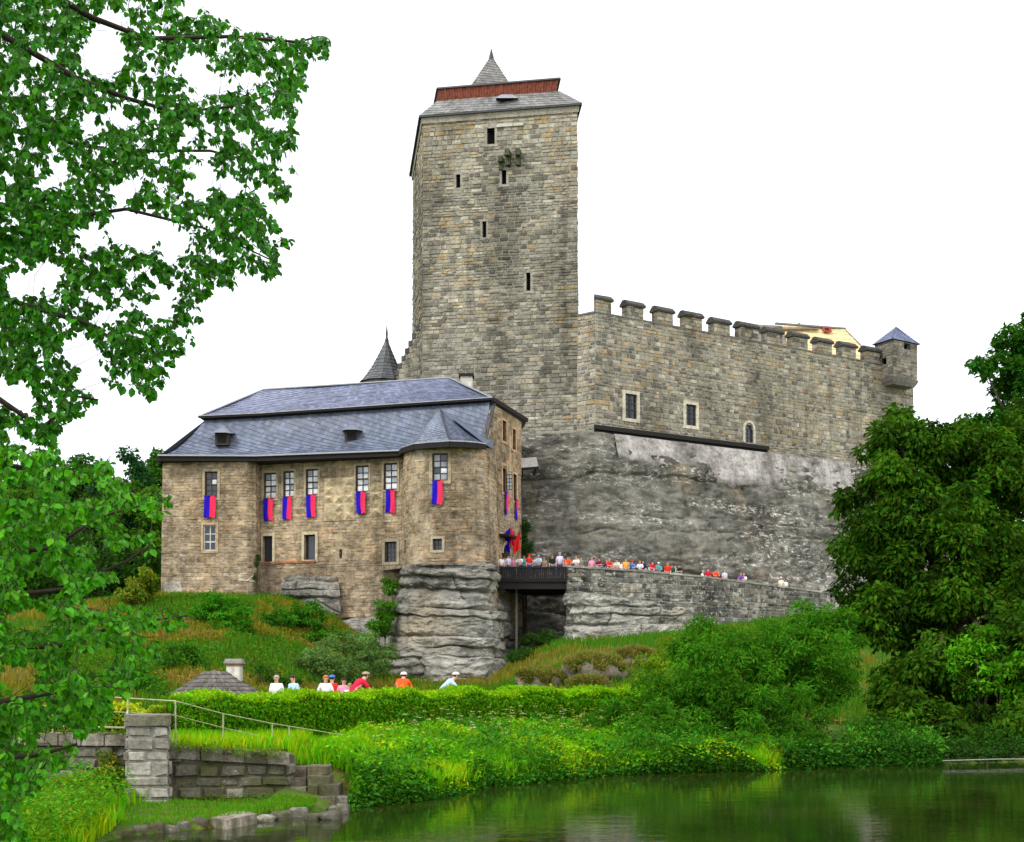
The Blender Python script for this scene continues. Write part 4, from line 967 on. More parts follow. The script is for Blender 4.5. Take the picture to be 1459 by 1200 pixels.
# ---------------------------------------------------------------- banners under the windows
blue, red, crimson = cloth('royal_blue_cloth', (0.020, 0.008, 0.42)), cloth('pinkish_red_cloth', (0.80, 0.035, 0.10)), cloth('red_cloth', (0.72, 0.02, 0.015))
WHERE = ['the far-left upper window beside the palace corner', 'the inner-corner upper window next to the ivy shadow', 'the middle of the three close-set upper windows', 'the upper window left of the yellow bossed plaster', 'the upper window right of the yellow bossed plaster', 'the upper window beside the corner bay', 'the tall window of the round corner bay']
BAN = [(292, 308, 707, 738), (377, 390.5, 711, 742), (404.5, 417, 708, 740.5), (438, 451, 705, 737.5), (509, 522, 701, 732), (551, 564, 698, 731), (617, 631, 685, 719)]
BAN_R = [(717, 720.5, 701, 733), (731.5, 734.5, 712, 742)]
def banner(rect, where, k):
    r = pw.rect(*rect); B = thing('banner', 'blue and red striped cloth banner under ' + where, 'banner', pw.pt((r[0] + r[1]) / 2, r[2], 0.1), 'banners hanging below the palace windows')
    um = (r[0] + r[1]) / 2; rg = random.Random(k); ph = rg.uniform(0, 6)
    for nm, a, b, m_ in (('blue_stripe', r[0], um, blue), ('red_stripe', um + 0.005, r[1], red)):
        mb = MB(); n1, n2 = 4, 9; v = []
        for j in range(n2 + 1):
            z = r[3] + (r[2] - r[3]) * j / n2
            for i in range(n1 + 1):
                u = a + (b - a) * i / n1
                u += 0.03 * math.sin(j * 0.7 + ph) * j / n2
                v.append(pw.pt(u, z + 0.03 * math.sin(u * 9 + ph) * (j == n2), 0.16 + 0.05 * math.sin((u - r[0]) * 14 + j * 0.5 + ph)))
        N1 = n1 + 1; m0 = len(v); nrm = Vector((0, 0.012, 0))
        v += [p + nrm for p in v]
        fs = [(j * N1 + i, j * N1 + i + 1, (j + 1) * N1 + i + 1, (j + 1) * N1 + i) for j in range(n2) for i in range(n1)]
        mb.add(v, fs + [tuple(m0 + x for x in f[::-1]) for f in fs]); mb.build(nm, m_, B, smooth=True)
    mb = MB(); mb.bar(pw.pt(r[0] - 0.05, r[3], 0.16), pw.pt(r[1] + 0.05, r[3], 0.16), 0.04, 0.04); mb.build('rod', MT['frame'], B)
    mb = MB(); mb.bar(pw.pt(r[0] + 0.1, r[3], -0.01), pw.pt(r[0] + 0.1, r[3], 0.16), 0.03, 0.03); mb.bar(pw.pt(r[1] - 0.1, r[3], -0.01), pw.pt(r[1] - 0.1, r[3], 0.16), 0.03, 0.03); mb.build('bracket', MT['frame'], B)
for k, (r, wh) in enumerate(zip(BAN, WHERE)): banner(r, wh, k)
banner(BAN_R[0], 'the open casement on the gable wall', 20); banner(BAN_R[1], 'the gable window nearest the keep', 21)
# two flags on slanting poles over the gate
FY = 98.3
for k, (base_px, tip, lab, strips) in enumerate((((722, 792), (728, 748), 'blue and red flag drooping from slanting pole over the gate', ((blue, 716.5, 726.5, 762, 752, 779, 790), (red, 726.7, 733, 751, 758, 783, 774))),
                                                 ((729, 794), (740, 755), 'plain red flag drooping beside the blue and red one', ((crimson, 731, 741, 775, 756, 790, 782),)))):
    bb = pw.hit(base_px[0]); base = pw.pt(bb[0], ZP(base_px[1], bb[1]), 0.0); tp_ = P(*tip, FY)
    FL = thing('flag', lab, 'flag', base, 'flags at the castle gate')
    mb = MB(); mb.tube([base, tp_], [0.03, 0.022], 6); mb.build('pole', MT['wood'], FL)
    for m_, xa, xb, ta_, tb_, ba_, bb_ in strips:
        mb = MB(); v = []; n1, n2 = 6, 9
        for j in range(n2 + 1):
            for i in range(n1 + 1):
                f_ = i / n1; g_ = j / n2; yy = FY + 0.05 + 0.10 * math.sin(i * 1.7 + j * 0.35 + k) * (0.3 + g_)
                v.append(P(xa + (xb - xa) * f_ + 0.5 * math.sin(j * 0.9), (ta_ + (tb_ - ta_) * f_) * (1 - g_) + (ba_ + (bb_ - ba_) * f_) * g_, yy))
        mb.add(v, [(j * (n1 + 1) + i, j * (n1 + 1) + i + 1, (j + 1) * (n1 + 1) + i + 1, (j + 1) * (n1 + 1) + i) for j in range(n2) for i in range(n1)]); mb.build('flag_cloth', m_, FL, smooth=True)

# ---------------------------------------------------------------- rock under the palace bay
rock_sheet('palace_rock', [q2(470, 95.4), q2(545, 95), q2(568, 93.8), q2(585, 92.3), q2(620, 91.3), q2(660, 91.2), q2(690, 91.7), q2(706, 93.2), q2(714, 96), q2(736, 102.5)],
           [q2(462, 93.5), q2(540, 91.5), q2(556, 89.8), q2(590, 88.7), q2(630, 88.4), q2(672, 88.5), q2(696, 89.1), q2(712, 91), q2(722, 95.5), q2(745, 103)],
           lambda k: 7.0 + 3.45 * float(sm((k - 0.16) / 0.12)), 1.0, 300, 230, 0.5, 14, layer=0.95, block=6.5, crack=0.5, mat='rock', rough=0.2, notch=0.055, lam=0.2, label='grey layered sandstone outcrop under the palace bay')
mb = MB(); mb.add([(*q2(540, 95.4), 10.3), (*q2(585, 92.0), 10.3), (*q2(620, 91.0), 10.35), (*q2(660, 90.9), 10.35), (*q2(692, 91.5), 10.3), (*q2(707, 93.5), 10.3), (*q2(712, 97), 10.3), (*q2(650, 99), 10.3)], [tuple(range(8))])
tag(mb.build('rock_top', MT['rock']), 'flat rock shelf where the palace bay stands', kind='structure')
rock_sheet('ledge_rock', [q2(405, 97.2), q2(425, 96.6), q2(462, 96.2), q2(482, 96.4)], [q2(402, 96.5), q2(425, 95.6), q2(462, 95.2), q2(486, 95.6)], 10.0, 7.2, 90, 70, 0.45, 23, layer=0.75, block=2.6, crack=0.4, label='flat grey rock slabs at the foot of the palace wall')

# ---------------------------------------------------------------- ramp, parapet and timber bridge
RZ0, RZ1 = ZP(808, 95.0), ZP(845, 108.0)
rp = [(XP(808, 101.5) - .15, 101.5), (XP(808, 95.0), 95.0), q2(905, 96.2), q2(1000, 98.8), q2(1175, 108.0), q2(1340, 117)]
rw = Wall(rp, 3.0, RZ0, sharp=30)
ru1 = rw.u[1]; ruE = rw.u[4]
rtop = lambda u: RZ0 if u < ru1 else RZ0 + (RZ1 - RZ0) * (u - ru1) / (ruE - ru1)
rw.ztop = rtop
ramp_ = thing('ramp_wall', 'grey lichened stone wall carrying the sloping castle ramp', 'wall', (12, 98, 5))
rwl = rw.backing('wall', MT['ramp'], ramp_, color=(0.33, 0.32, 0.28))
rw.stones(MT['ramp'], rwl, col_ramp, h=(0.2, 0.38), l=(0.3, 0.85), gap=0.04, proud=(0.01, 0.06), seed=31, z0=4.0)
mb = MB(); u = ru1; rg = random.Random(4)
while u < rw.L - 0.3:
    e_ = min(rw.L, u + rg.uniform(0.8, 1.5)); c = pick(rg, [(3, (0.33, 0.32, 0.28)), (1, (0.5, 0.49, 0.45)), (1, (0.22, 0.22, 0.2))])
    mb = MB(); za, zb_ = rtop(u), rtop(e_); vv = []
    for o in (0.1, -0.55):
        vv += [rw.pt(u + .01, za - 0.02, o, 1), rw.pt(u + .01, za + 0.11, o, 1), rw.pt(e_ - .01, zb_ + 0.11, o, -1), rw.pt(e_ - .01, zb_ - 0.02, o, -1)]
    mb.hexa(vv, c); mb.build('coping_slab', MT['dressed'], ramp_); u = e_
FL_ = lambda u: rtop(u) - 0.74
mb = MB(); us = [ru1] + [x for x in rw.u[2:]]
for a, b in zip(us, us[1:]):
    mb.add([rw.pt(a, FL_(a), -0.45), rw.pt(b, FL_(b), -0.45), rw.pt(b, FL_(b), -6.5), rw.pt(a, FL_(a), -6.5)], [(0, 1, 2, 3)], (0.33, 0.3, 0.25))
    mb.add([rw.pt(a, FL_(a) - .1, -0.45), rw.pt(b, FL_(b) - .1, -0.45), rw.pt(b, rtop(b), -0.45), rw.pt(a, rtop(a), -0.45)], [(0, 1, 2, 3)], (0.3, 0.29, 0.26))
mb.build('walkway', MT['ramp'], ramp_)
rock_sheet('ramp_rock', [q2(806, 95.4), q2(812, 94.85), q2(900, 95.9), q2(985, 98.2), q2(1010, 99.6)], [q2(800, 96), q2(806, 93.8), q2(900, 94.9), q2(975, 97.0), q2(1012, 99.3)], lambda k: 8.9 - 1.3 * k, 3.2, 200, 130, 0.45, 44, layer=0.9, block=3.6, crack=0.45, mat='rock', rough=0.22, label='rough bedded rock carrying the end of the ramp')

br = thing('timber_bridge', 'short dark timber footbridge from palace gate to the stone ramp', 'bridge', (1.5, 97, 9))
x0, x1 = XP(709, 95.3), XP(810, 95.2); zd = RZ0 - 0.76
nbd = 34
for k in range(nbd):
    a, b = x0 + (x1 - x0) * k / nbd, x0 + (x1 - x0) * (k + 1) / nbd
    mb = MB(); mb.box(a + 0.01, b - 0.01, 95.0 + 0.015 * (k % 3), 95.06 + 0.015 * (k % 3), zd - 0.3, RZ0 - 0.12 + 0.02 * (k % 2)); mb.build('railing_board', MT['darkwood'], br)
for y in (95.03,):
    mb = MB(); mb.box(x0, x1, y - 0.06, y + 0.14, RZ0 - 0.1, RZ0 + 0.02); mb.build('handrail', MT['darkwood'], br)
for y in (95.12, 97.2, 99.4, 101.5):
    mb = MB(); mb.box(x0 - 0.2, x1 + 0.15, y, y + 0.35, zd - 0.8, zd - 0.12); mb.build('beam', MT['darkwood'], br)
for k in range(30):
    a, b = x0 + (x1 - x0) * k / 30, x0 + (x1 - x0) * (k + 1) / 30
    mb = MB(); mb.box(a + 0.012, b - 0.012, 94.98 + 0.1, 103.4, zd - 0.12, zd); mb.build('deck_plank', MT['wood'], br)  # deck run back to the rock to keep the hollow below dark
mb = MB(); mb.box(XP(734.5, 97), XP(737.5, 97), 97, 97.2, float(ground_z(XP(736, 96), 96)) - 0.4, zd - 0.6); mb.build('post', MT['wood'], br)
# small roofed bracket on the rock beside the gable
wb = thing('lean_to_roof', 'small weathered plank lean-to against the rock beside palace gable', 'roof', P(752, 665, 103))
a, b, c, d = P(741, 653, 104.8), P(764, 651, 104.8), P(767, 664, 103.2), P(740, 666, 103.2)
for k in range(5):
    mb = MB(); q = [d.lerp(a, k / 5), d.lerp(a, (k + 0.95) / 5), c.lerp(b, (k + 0.95) / 5), c.lerp(b, k / 5)]
    mb.hexa(q + [v + Vector((0, 0, -0.07)) for v in q]); mb.build('plank', M_plain('silvered_plank', (0.42, 0.41, 0.38), 0.85, var=0.3, scale=5) if k == 0 else bpy.data.materials['silvered_plank'], wb)
mb = MB(); mb.bar(d + Vector((0, 0, -0.15)), c + Vector((0, 0, -0.15)), 0.14, 0.18); mb.bar(d + Vector((.2, 0, -0.2)), a + Vector((.2, 1.2, -1.2)), 0.12, 0.12); mb.bar(c + Vector((-.2, 0, -0.2)), b + Vector((-.2, 1.2, -1.2)), 0.12, 0.12); mb.build('bracket', MT['darkwood'], wb)

# ---------------------------------------------------------------- quay: pillar, retaining wall, steps, kerb stones
qz = lambda x, y: float(ground_z(x, y))
QR = thing('quay_wall', 'low mossy stone retaining wall beside the pond steps', 'wall', (-5.6, 26, 0.1))
qw = Wall([q2(222, 25.75), q2(406, 26.2), (XP(406, 26.2) + 0.05, 27.0)], -0.05, 1.2, ztop=lambda u: 1.17 - 0.07 * u, batter=0.05)
qb = qw.backing('wall', MT['quay'], QR, color=(0.16, 0.145, 0.11))
qw.stones(MT['quay'], qb, col_quay, h=(0.19, 0.245), l=(0.26, 0.55), gap=0.012, proud=(0.01, 0.09), jit=0.02, seed=51, cham=0.035)
for k in range(6):
    a, b = qw.u[1] * (k + 0.02) / 6, qw.u[1] * (k + 0.98) / 6; za, zb_ = qw.top(a), qw.top(b); mb = MB(); rq = random.Random(k); o_ = 0.10 + rq.uniform(-0.03, 0.03)
    mb.hexa([qw.pt(a, za - 0.2, o_), qw.pt(a, za + 0.03, o_ - .02), qw.pt(b, zb_ + 0.02 + rq.uniform(0, .03), o_ - .01), qw.pt(b, zb_ - 0.2, o_), qw.pt(a, za - 0.2, -0.35), qw.pt(a, za + 0.03, -0.4), qw.pt(b, zb_ + 0.02, -0.4), qw.pt(b, zb_ - 0.2, -0.35)], col_quay(rq, 0, 0)); mb.build('coping_stone', MT['quay'], QR)
mb = MB(); mb.add([qw.pt(0, 1.13, 0), qw.pt(qw.u[1], 0.98, 0), qw.pt(qw.L, 0.98, 0), Vector((XP(406, 26.2) - .3, 27.2, 1.02)), Vector((XP(222, 25.75), 26.8, 1.16))], [tuple(range(5))], (0.2, 0.19, 0.12)); mb.build('wall_top', MT['quay'], QR)
PL = thing('stone_pillar', 'square pale stone pillar at the end of the quay wall', 'pillar', (XP(211, 25.3), 25.4, 0))
pq = Wall([(XP(183, 26.3), 26.3), q2(183, 25.15), q2(238, 25.3), (XP(240, 26.4), 26.4)], -0.1, ZP(1034, 25.2), batter=0.02)
pb = pq.backing('wall', MT['stonecol'], PL, color=(0.33, 0.31, 0.27))
pq.stones(MT['stonecol'], pb, lambda r, u, z: pick(r, [(3, (0.40, 0.38, 0.33)), (1, (0.28, 0.26, 0.22))]), h=(0.2, 0.32), l=(0.3, 0.55), gap=0.02, proud=(0.02, 0.07), seed=52, cham=0.03)
zt_ = ZP(1034, 25.2)
mb = MB(); mb.hexa([(XP(178, 25.1), 25.05, zt_), (XP(178, 25.1), 25.05, zt_ + 0.2), (XP(243, 25.2), 25.2, zt_ + 0.2), (XP(243, 25.2), 25.2, zt_), (XP(178, 26.4), 26.4, zt_), (XP(178, 26.4), 26.4, zt_ + 0.2), (XP(243, 26.4), 26.45, zt_ + 0.2), (XP(243, 26.4), 26.45, zt_)], (0.3, 0.27, 0.23)); mb.build('cap_slab', MT['quay'], PL)
LW = thing('side_wall', 'overgrown stone wall with long coping slab left of the pillar', 'wall', (XP(130, 26), 26, 0))
lw = Wall([q2(20, 25.9), q2(184, 25.75)], -0.05, ZP(1062, 25.8), batter=0.02)
lb = lw.backing('wall', MT['quay'], LW, [lw.rect(150, 168, 1112, 1155)], color=(0.2, 0.18, 0.13))
lw.stones(MT['quay'], lb, col_quay, [lw.rect(150, 168, 1112, 1155)], h=(0.2, 0.32), l=(0.3, 0.7), gap=0.03, proud=(0.02, 0.08), seed=53)
slit(LW, lw, lw.rect(150, 168, 1112, 1155), False, name='drain')
for k in range(5):
    a, b = lw.L * (k + 0.03) / 5, lw.L * (k + 0.97) / 5; mb = MB(); lw.obox(mb, a, b, lw.z1, lw.z1 + 0.2 + 0.02 * (k % 2), -0.7, 0.1, (0.32, 0.29, 0.24)); mb.build('coping_slab', MT['quay'], LW)
ST = thing('stone_steps', 'four worn stone steps climbing beside the quay wall', 'steps', (XP(425, 26), 26, 0))
for k in range(4):
    py = (1136, 1122.5, 1109, 1093)[k]; Y = 25.7 + 0.34 * k; mb = MB(); z = ZP(py, Y)
    a, b = XP(404 + k * 2.5, Y), XP(436, Y)
    mb.hexa([(a, Y, z - 0.24), (a - 0.01, Y + 0.01, z), (b, Y - 0.01, z + 0.012), (b, Y, z - 0.24), (a, Y + 0.5, z - 0.24), (a, Y + 0.5, z - 0.01), (b, Y + 0.5, z), (b, Y + 0.5, z - 0.24)], (0.31 + 0.02 * (k % 2), 0.28, 0.22)); mb.build('step', MT['quay'], ST)
SF = thing('step_cheek', 'tumbled stack of grey blocks flanking the steps', 'wall', (XP(455, 25.6), 25.6, 0))
rg = random.Random(5)
for px0, px1, py0, py1, Y in ((437, 467, 1091, 1105, 26.3), (437, 470, 1105, 1118, 26.1), (437, 452, 1118, 1136, 25.8), (452, 483, 1117, 1135, 25.9), (436, 460, 1136, 1152, 25.5), (460, 478, 1135, 1152, 25.6), (476, 496, 1134, 1148, 25.8), (466, 492, 1151, 1166, 25.0), (440, 466, 1151, 1164, 25.1)):
    a, b = P(px0, py1, Y), P(px1, py0, Y); mb = MB(); j = lambda: rg.uniform(-0.02, 0.02)
    mb.hexa([(a.x + 0.01 + j(), Y + j(), a.z), (a.x + 0.01 + j(), Y + j(), b.z - 0.01), (b.x - 0.01 + j(), Y + j(), b.z - 0.01 + j()), (b.x - 0.01, Y + j(), a.z), (a.x, Y + 0.6, a.z), (a.x, Y + 0.6, b.z - 0.01), (b.x, Y + 0.6, b.z - 0.01), (b.x, Y + 0.6, a.z)], col_quay(rg, 0, 0)); mb.build('block', MT['quay'], SF)
def boulder(c, r, seed, n=10, m=7, col_=(0.36, 0.34, 0.29), sq=0):
    mb = MB(); mb.ball((0, 0, 0), (1, 1, 1), n, m, col_)
    if sq: mb.v = [tuple(math.copysign(abs(x) ** sq, x) for x in v) for v in mb.v]
    mb.v = [tuple(c[i] + (v[i] * (1 + 0.3 * noise.noise(Vector((v[0] * 1.4 + seed, v[1] * 1.4, v[2] * 1.4))))) * r[i] for i in range(3)) for v in mb.v]
    return mb
KERB = [(178, 1184, 26), (200, 1181, 22), (222, 1179, 24), (243, 1178, 20), (262, 1175, 18), (284, 1172, 26), (378, 1163, 24), (402, 1160, 26), (425, 1156, 24), (446, 1160, 22), (472, 1160, 28), (488, 1151, 18)]
for k, (px, py, wpx) in enumerate(KERB):
    Y = H * F / (py + 7 - HY); c = P(px, py, Y); r = wpx / F * Y / 2
    o = boulder((c.x, c.y, 0.02), (r * 1.12, r * 1.3, 0.085 + 0.03 * (k % 3)), k * 3.1, 14, 9, sq=0.55, col_=col_quay(random.Random(k), 0, 0)).build('kerb_stone', MT['quay'], smooth=True)
    tag(o, 'rounded pale kerb stone at the pond edge below the quay wall', 'stone', 'rounded stones along the pond edge')
a = P(300, 1176, 22.4); mb = MB()
mb.hexa([(XP(300, 22.3), 22.3, 0.0), (XP(300, 22.3), 22.3, 0.16), (XP(322, 21.9), 21.9, 0.16), (XP(322, 21.9), 21.9, 0.0), (XP(338, 23.6), 23.6, 0.0), (XP(338, 23.6), 23.6, 0.17), (XP(366, 22.9), 22.9, 0.17), (XP(366, 22.9), 22.9, 0.0)], (0.42, 0.37, 0.30))
tag(mb.build('landing_slab', MT['quay']), 'flat rectangular pinkish stone slab lying at the pond edge', 'slab')

# ---------------------------------------------------------------- pipe railing
RL = thing('pipe_railing', 'thin faded green pipe railing above quay wall and pillar', 'railing', (XP(250, 27), 27, 1))
RT = [(70, 1012 - 22, 27), (150, 993, 26.6), (250, 999, 26.4), (318, 1017, 27.4), (388, 1031, 28.6), (505, 1050, 31)]
RB = [(70, 1012, 27), (155, 1014, 26.6), (248, 1019, 26.4), (318, 1037, 27.4), (388, 1053, 28.6), (440, 1062, 29.6)]
mb = MB(); mb.tube([P(*p) for p in RT], 0.013, 6); mb.build('top_rail', MT['rail'], RL)
mb = MB(); mb.tube([P(*p) for p in RB], 0.010, 6); mb.build('lower_rail', MT['rail'], RL)
for px, py, Y in ((75, 990, 27), (182, 995, 26.5), (250, 999, 26.4), (318, 1017, 27.4), (388, 1031, 28.6), (412, 1056 - 21, 29.1), (503, 1050, 31)):
    t = P(px, py, Y); mb = MB(); mb.tube([(t.x, t.y, qz(t.x, t.y) - 0.1), t], 0.017, 6); mb.build('post', MT['rail'], RL)
mb = MB(); mb.tube([P(70, 1035, 25.9), P(178, 1037, 25.9)], 0.02, 6); mb.tube([P(178, 1037, 25.9), P(182, 1013, 26.5)], 0.02, 6); mb.build('wall_rail', MT['rail'], RL)
# pale pole lying along the far bank
mb = MB(); a, b = P(1343, 1084, 38.3), P(1500, 1081.5, 39.4); mb.tube([a, a.lerp(b, 0.5) + Vector((0, 0, 0.02)), b], [0.014, 0.016, 0.016], 6); PO = thing('bank_pole', 'long pale pole on short stakes along the shaded bank', 'pole', (a.x, a.y, 0)); mb.build('pole', M_plain('pale_pole', (0.30, 0.29, 0.27), 0.7), PO)
for k in (0.05, 0.4, 0.75):
    c = a.lerp(b, k); mb = MB(); mb.tube([(c.x, c.y + 0.02, -0.6), (c.x, c.y + 0.02, c.z)], 0.025, 5); mb.build('stake', MT['bark'], PO)

# ---------------------------------------------------------------- hut with shingle roof
HU = thing('shingled_hut', 'low hut with grey shingle roof and stubby white chimney behind hedge', 'hut', (XP(307, 55), 55, 0.8))
hc = Vector((XP(305, 55), 55.5, 0)); zg = qz(hc.x, hc.y); ze, zp_ = ZP(990, 55), ZP(957, 55.5)
hwl = Wall([(hc.x - 1.45, hc.y + 1), (hc.x - 1.45, hc.y - 0.9), (hc.x + 1.35, hc.y - 0.9), (hc.x + 1.35, hc.y + 1)], zg - 0.3, ze + 0.1)
hb_ = hwl.backing('wall', MT['quay'], HU, color=(0.5, 0.48, 0.43)); hwl.stones(MT['quay'], hb_, lambda r, u, z: pick(r, [(1, (0.5, 0.48, 0.43)), (1, (0.36, 0.34, 0.3))]), h=(0.16, 0.26), l=(0.2, 0.5), seed=61, singles=120)
def hr(s, z): return [Vector((hc.x + x * s[0], hc.y + y * s[1], z)) for x, y in ((-1, -0.5), (-0.5, -1), (0.5, -1), (1, -0.5), (1, 0.5), (0.5, 1), (-0.5, 1), (-1, 0.5))]
nrow = 6
for j in range(nrow):
    s0 = 1.75 - 1.3 * j / nrow; s1 = 1.75 - 1.3 * (j + 1.05) / nrow
    A, B = hr((s0, s0 * 0.9), ze + (zp_ - ze) * j / nrow + 0.05), hr((s1, s1 * 0.9), ze + (zp_ - ze) * (j + 1.05) / nrow)
    for i in range(8):
        a, b, c, d = A[i], A[(i + 1) % 8], B[(i + 1) % 8], B[i]; n = max(2, int((b - a).length / 0.17)); rg = random.Random(j * 8 + i)
        mb = MB()
        for k in range(n):
            q = [a.lerp(b, (k + 0.03) / n), a.lerp(b, (k + 0.97) / n), d.lerp(c, (k + 0.97) / n), d.lerp(c, (k + 0.03) / n)]; dz = Vector((0, 0, rg.uniform(0, 0.015))); kk = rg.uniform(0.7, 1.25)
            mb.hexa([q[0] + dz, q[3] + dz, q[2] + dz, q[1] + dz] + [p - Vector((0, 0, 0.035)) for p in (q[0], q[3], q[2], q[1])], (0.155 * kk, 0.14 * kk, 0.125 * kk))
        mb.build('shingle_course', MT['stonecol'], HU)
ri = hr((0.46, 0.42), zp_ - 0.02); mb = MB(); mb.add(ri + [Vector((hc.x - 0.1, hc.y, zp_ + 0.05))], [(i, (i + 1) % 8, 8) for i in range(8)], (0.17, 0.16, 0.15)); mb.build('roof_cap', MT['stonecol'], HU)
a, b = P(323, 975, 55.4), P(343, 949, 55.4)
mb = MB(); mb.box(a.x, b.x, 55.3, 55.8, a.z - 0.3, b.z, (0.62, 0.6, 0.54)); chm = mb.build('chimney', MT['dressed'], HU)
mb = MB(); mb.box(a.x - 0.03, b.x + 0.03, 55.27, 55.83, b.z, b.z + 0.1, (0.3, 0.18, 0.12)); mb.box(a.x - 0.09, b.x + 0.09, 55.21, 55.89, b.z + 0.1, b.z + 0.2, (0.3, 0.28, 0.25)); mb.box(a.x - 0.05, b.x + 0.05, 55.25, 55.85, b.z + 0.2, b.z + 0.3, (0.36, 0.34, 0.3)); mb.build('chimney_cap', MT['dressed'], chm)

# ---------------------------------------------------------------- vegetation
NR = np.random.default_rng(7)
def unit(n, r=NR):
    v = r.normal(size=(n, 3)); return v / np.linalg.norm(v, axis=1, keepdims=True)
def nrmz(v): return v / np.maximum(1e-6, np.linalg.norm(v, axis=1, keepdims=True))
def leaf_arrays(C, D, N, S, aspect=0.6, fold=0.15):
    """C centres, D towards the tip, N face normals, S lengths -> six-point leaves folded on the midrib"""
    D = nrmz(D); B = nrmz(np.cross(D, N)); N = np.cross(B, D); S = S[:, None]
    pts = [C - D * S * 0.5, C - D * S * 0.18 + B * S * aspect * 0.46 + N * S * fold, C + D * S * 0.16 + B * S * aspect * 0.42 + N * S * fold * 0.8, C + D * S * 0.5 - N * S * 0.05,
           C + D * S * 0.16 - B * S * aspect * 0.42 + N * S * fold * 0.8, C - D * S * 0.18 - B * S * aspect * 0.46 + N * S * fold]
    V = np.stack(pts, 1).reshape(-1, 3); k = np.arange(len(C))[:, None] * 6
    Fq = np.concatenate([k + np.array([[0, 1, 2, 3]]), k + np.array([[0, 3, 4, 5]])], 0)
    return V, Fq
def rhombs(C, D, N, S, aspect=0.55, fold=0.12):
    D = nrmz(D); B = nrmz(np.cross(D, N)); N = np.cross(B, D); S = S[:, None]
    V = np.stack([C - D * S * 0.5, C + B * S * aspect * 0.5 + N * S * fold, C + D * S * 0.5, C - B * S * aspect * 0.5 + N * S * fold], 1).reshape(-1, 3)
    k = np.arange(len(C))[:, None] * 4
    return V, np.concatenate([k + np.array([[0, 1, 2]]), k + np.array([[0, 2, 3]])], 0)
def shades(n, base, var=0.25, yellow=0.2, r=NR):
    base = np.array(base); k = 1 + var * r.uniform(-1, 1, (n, 1)); y = yellow * r.uniform(-1, 1, n)
    c = base[None] * k; c[:, 0] *= 1 + 2.2 * np.maximum(y, -0.2); c[:, 2] *= 1 - 0.5 * y; return np.clip(c, 0.002, 0.9)
def sub_clumps(blobs, per, size, r, inner=0.45):
    out = []
    for (c, rad) in blobs:
        c = np.array(c, float); rad = np.array(rad, float); n = max(3, int(per * (rad[0] * rad[2]) ** 0.9))
        u = unit(n, r); k = r.uniform(inner, 1.02, (n, 1)) ** 0.8
        s = size * r.uniform(0.6, 1.35, n)
        for p, q in zip(c + u * rad * k, s): out.append((p, q))
    return out
def leaf_cloud(name, clumps, per, leaf, base, parent, seed=1, mat='leaf', aspect=0.55, droop=0.35, flat=0.7, var=0.28, yellow=0.2, cvar=0.3, up=0.8):
    r = np.random.default_rng(seed); Cs, Ds, Ns, Ss, Ks = [], [], [], [], []
    for p, q in clumps:
        n = max(4, int(per * q * q)); u = unit(n, r) * (r.uniform(0.15, 1, (n, 1)) ** 0.55)
        u[:, 2] *= flat
        Cs.append(np.array(p)[None] + u * q)
        d = u + 0.5 * unit(n, r); d[:, 2] -= droop; Ds.append(d)
        m = unit(n, r) * 0.9 + u * 0.6; m[:, 2] += up; Ns.append(m)
        Ss.append(leaf * r.uniform(0.55, 1.3, n))
        Ks.append(shades(n, np.array(base) * (1 + cvar * r.uniform(-1, 1)), var, yellow, r))
    C, D, N, S, K_ = [np.concatenate(x) for x in (Cs, Ds, Ns, Ss, Ks)]
    V, Fq = rhombs(C, D, nrmz(N), S, aspect)
    me = np_mesh(name, V, Fq, np.repeat(K_, 4, 0)); me.materials.append(MT[mat])
    return put(bpy.data.objects.new(name, me), parent)
def limbs(root, base, r0, targets, fork, seed=0, name='trunk', mat='bark'):
    rg = random.Random(seed); base = Vector(base); fork = Vector(fork); mb = MB(); n = 7
    pts = [base.lerp(fork, k / n) + Vector((rg.uniform(-1, 1), rg.uniform(-1, 1), 0)) * r0 * 0.35 * (0 < k) for k in range(n + 1)]
    mb.tube(pts, [r0 * (1.25 if k == 0 else 1 - 0.35 * k / n) for k in range(n + 1)], 9); tr_ = mb.build(name, MT[mat], root, smooth=True)
    for t in targets:
        t = Vector(t); s = pts[rg.randint(n // 2, n)]; mid = s.lerp(t, 0.5) + Vector((rg.uniform(-.4, .4), rg.uniform(-.4, .4), (t - s).length * 0.10))
        mb = MB(); mb.tube([s, s.lerp(mid, 0.5) + Vector((0, 0, .1)), mid, mid.lerp(t, 0.6), t], [r0 * 0.45, r0 * 0.34, r0 * 0.24, r0 * 0.14, r0 * 0.05], 6); mb.build('limb', MT[mat], root, smooth=True)
    return tr_
def pxblob(px, py, Y, rx, rz, ry=None):
    c = P(px, py, Y); a, b = rx / F * Y, rz / F * Y; return ((c.x, c.y, c.z), (a, ry or (a + b) / 2, b))
def tree(name, label, cat, base, r0, blobs, per, size, leafn, leaf, col_, seed, group=None, fork=None, inner=0.45, limbs_n=None, **kw):
    T = thing(name, label, cat, base, group); r = np.random.default_rng(seed)
    fk = fork or (base[0], base[1], base[2] + 0.45 * (max(b[0][2] for b in blobs) - base[2]))
    tg = [b[0] for b in blobs]; limbs(T, (base[0], base[1], base[2] - 0.4), r0, tg[:limbs_n] if limbs_n else tg, fk, seed)
    leaf_cloud('crown', sub_clumps(blobs, per, size, r, inner), leafn, leaf, col_, T, seed + 1, **kw)
    return T
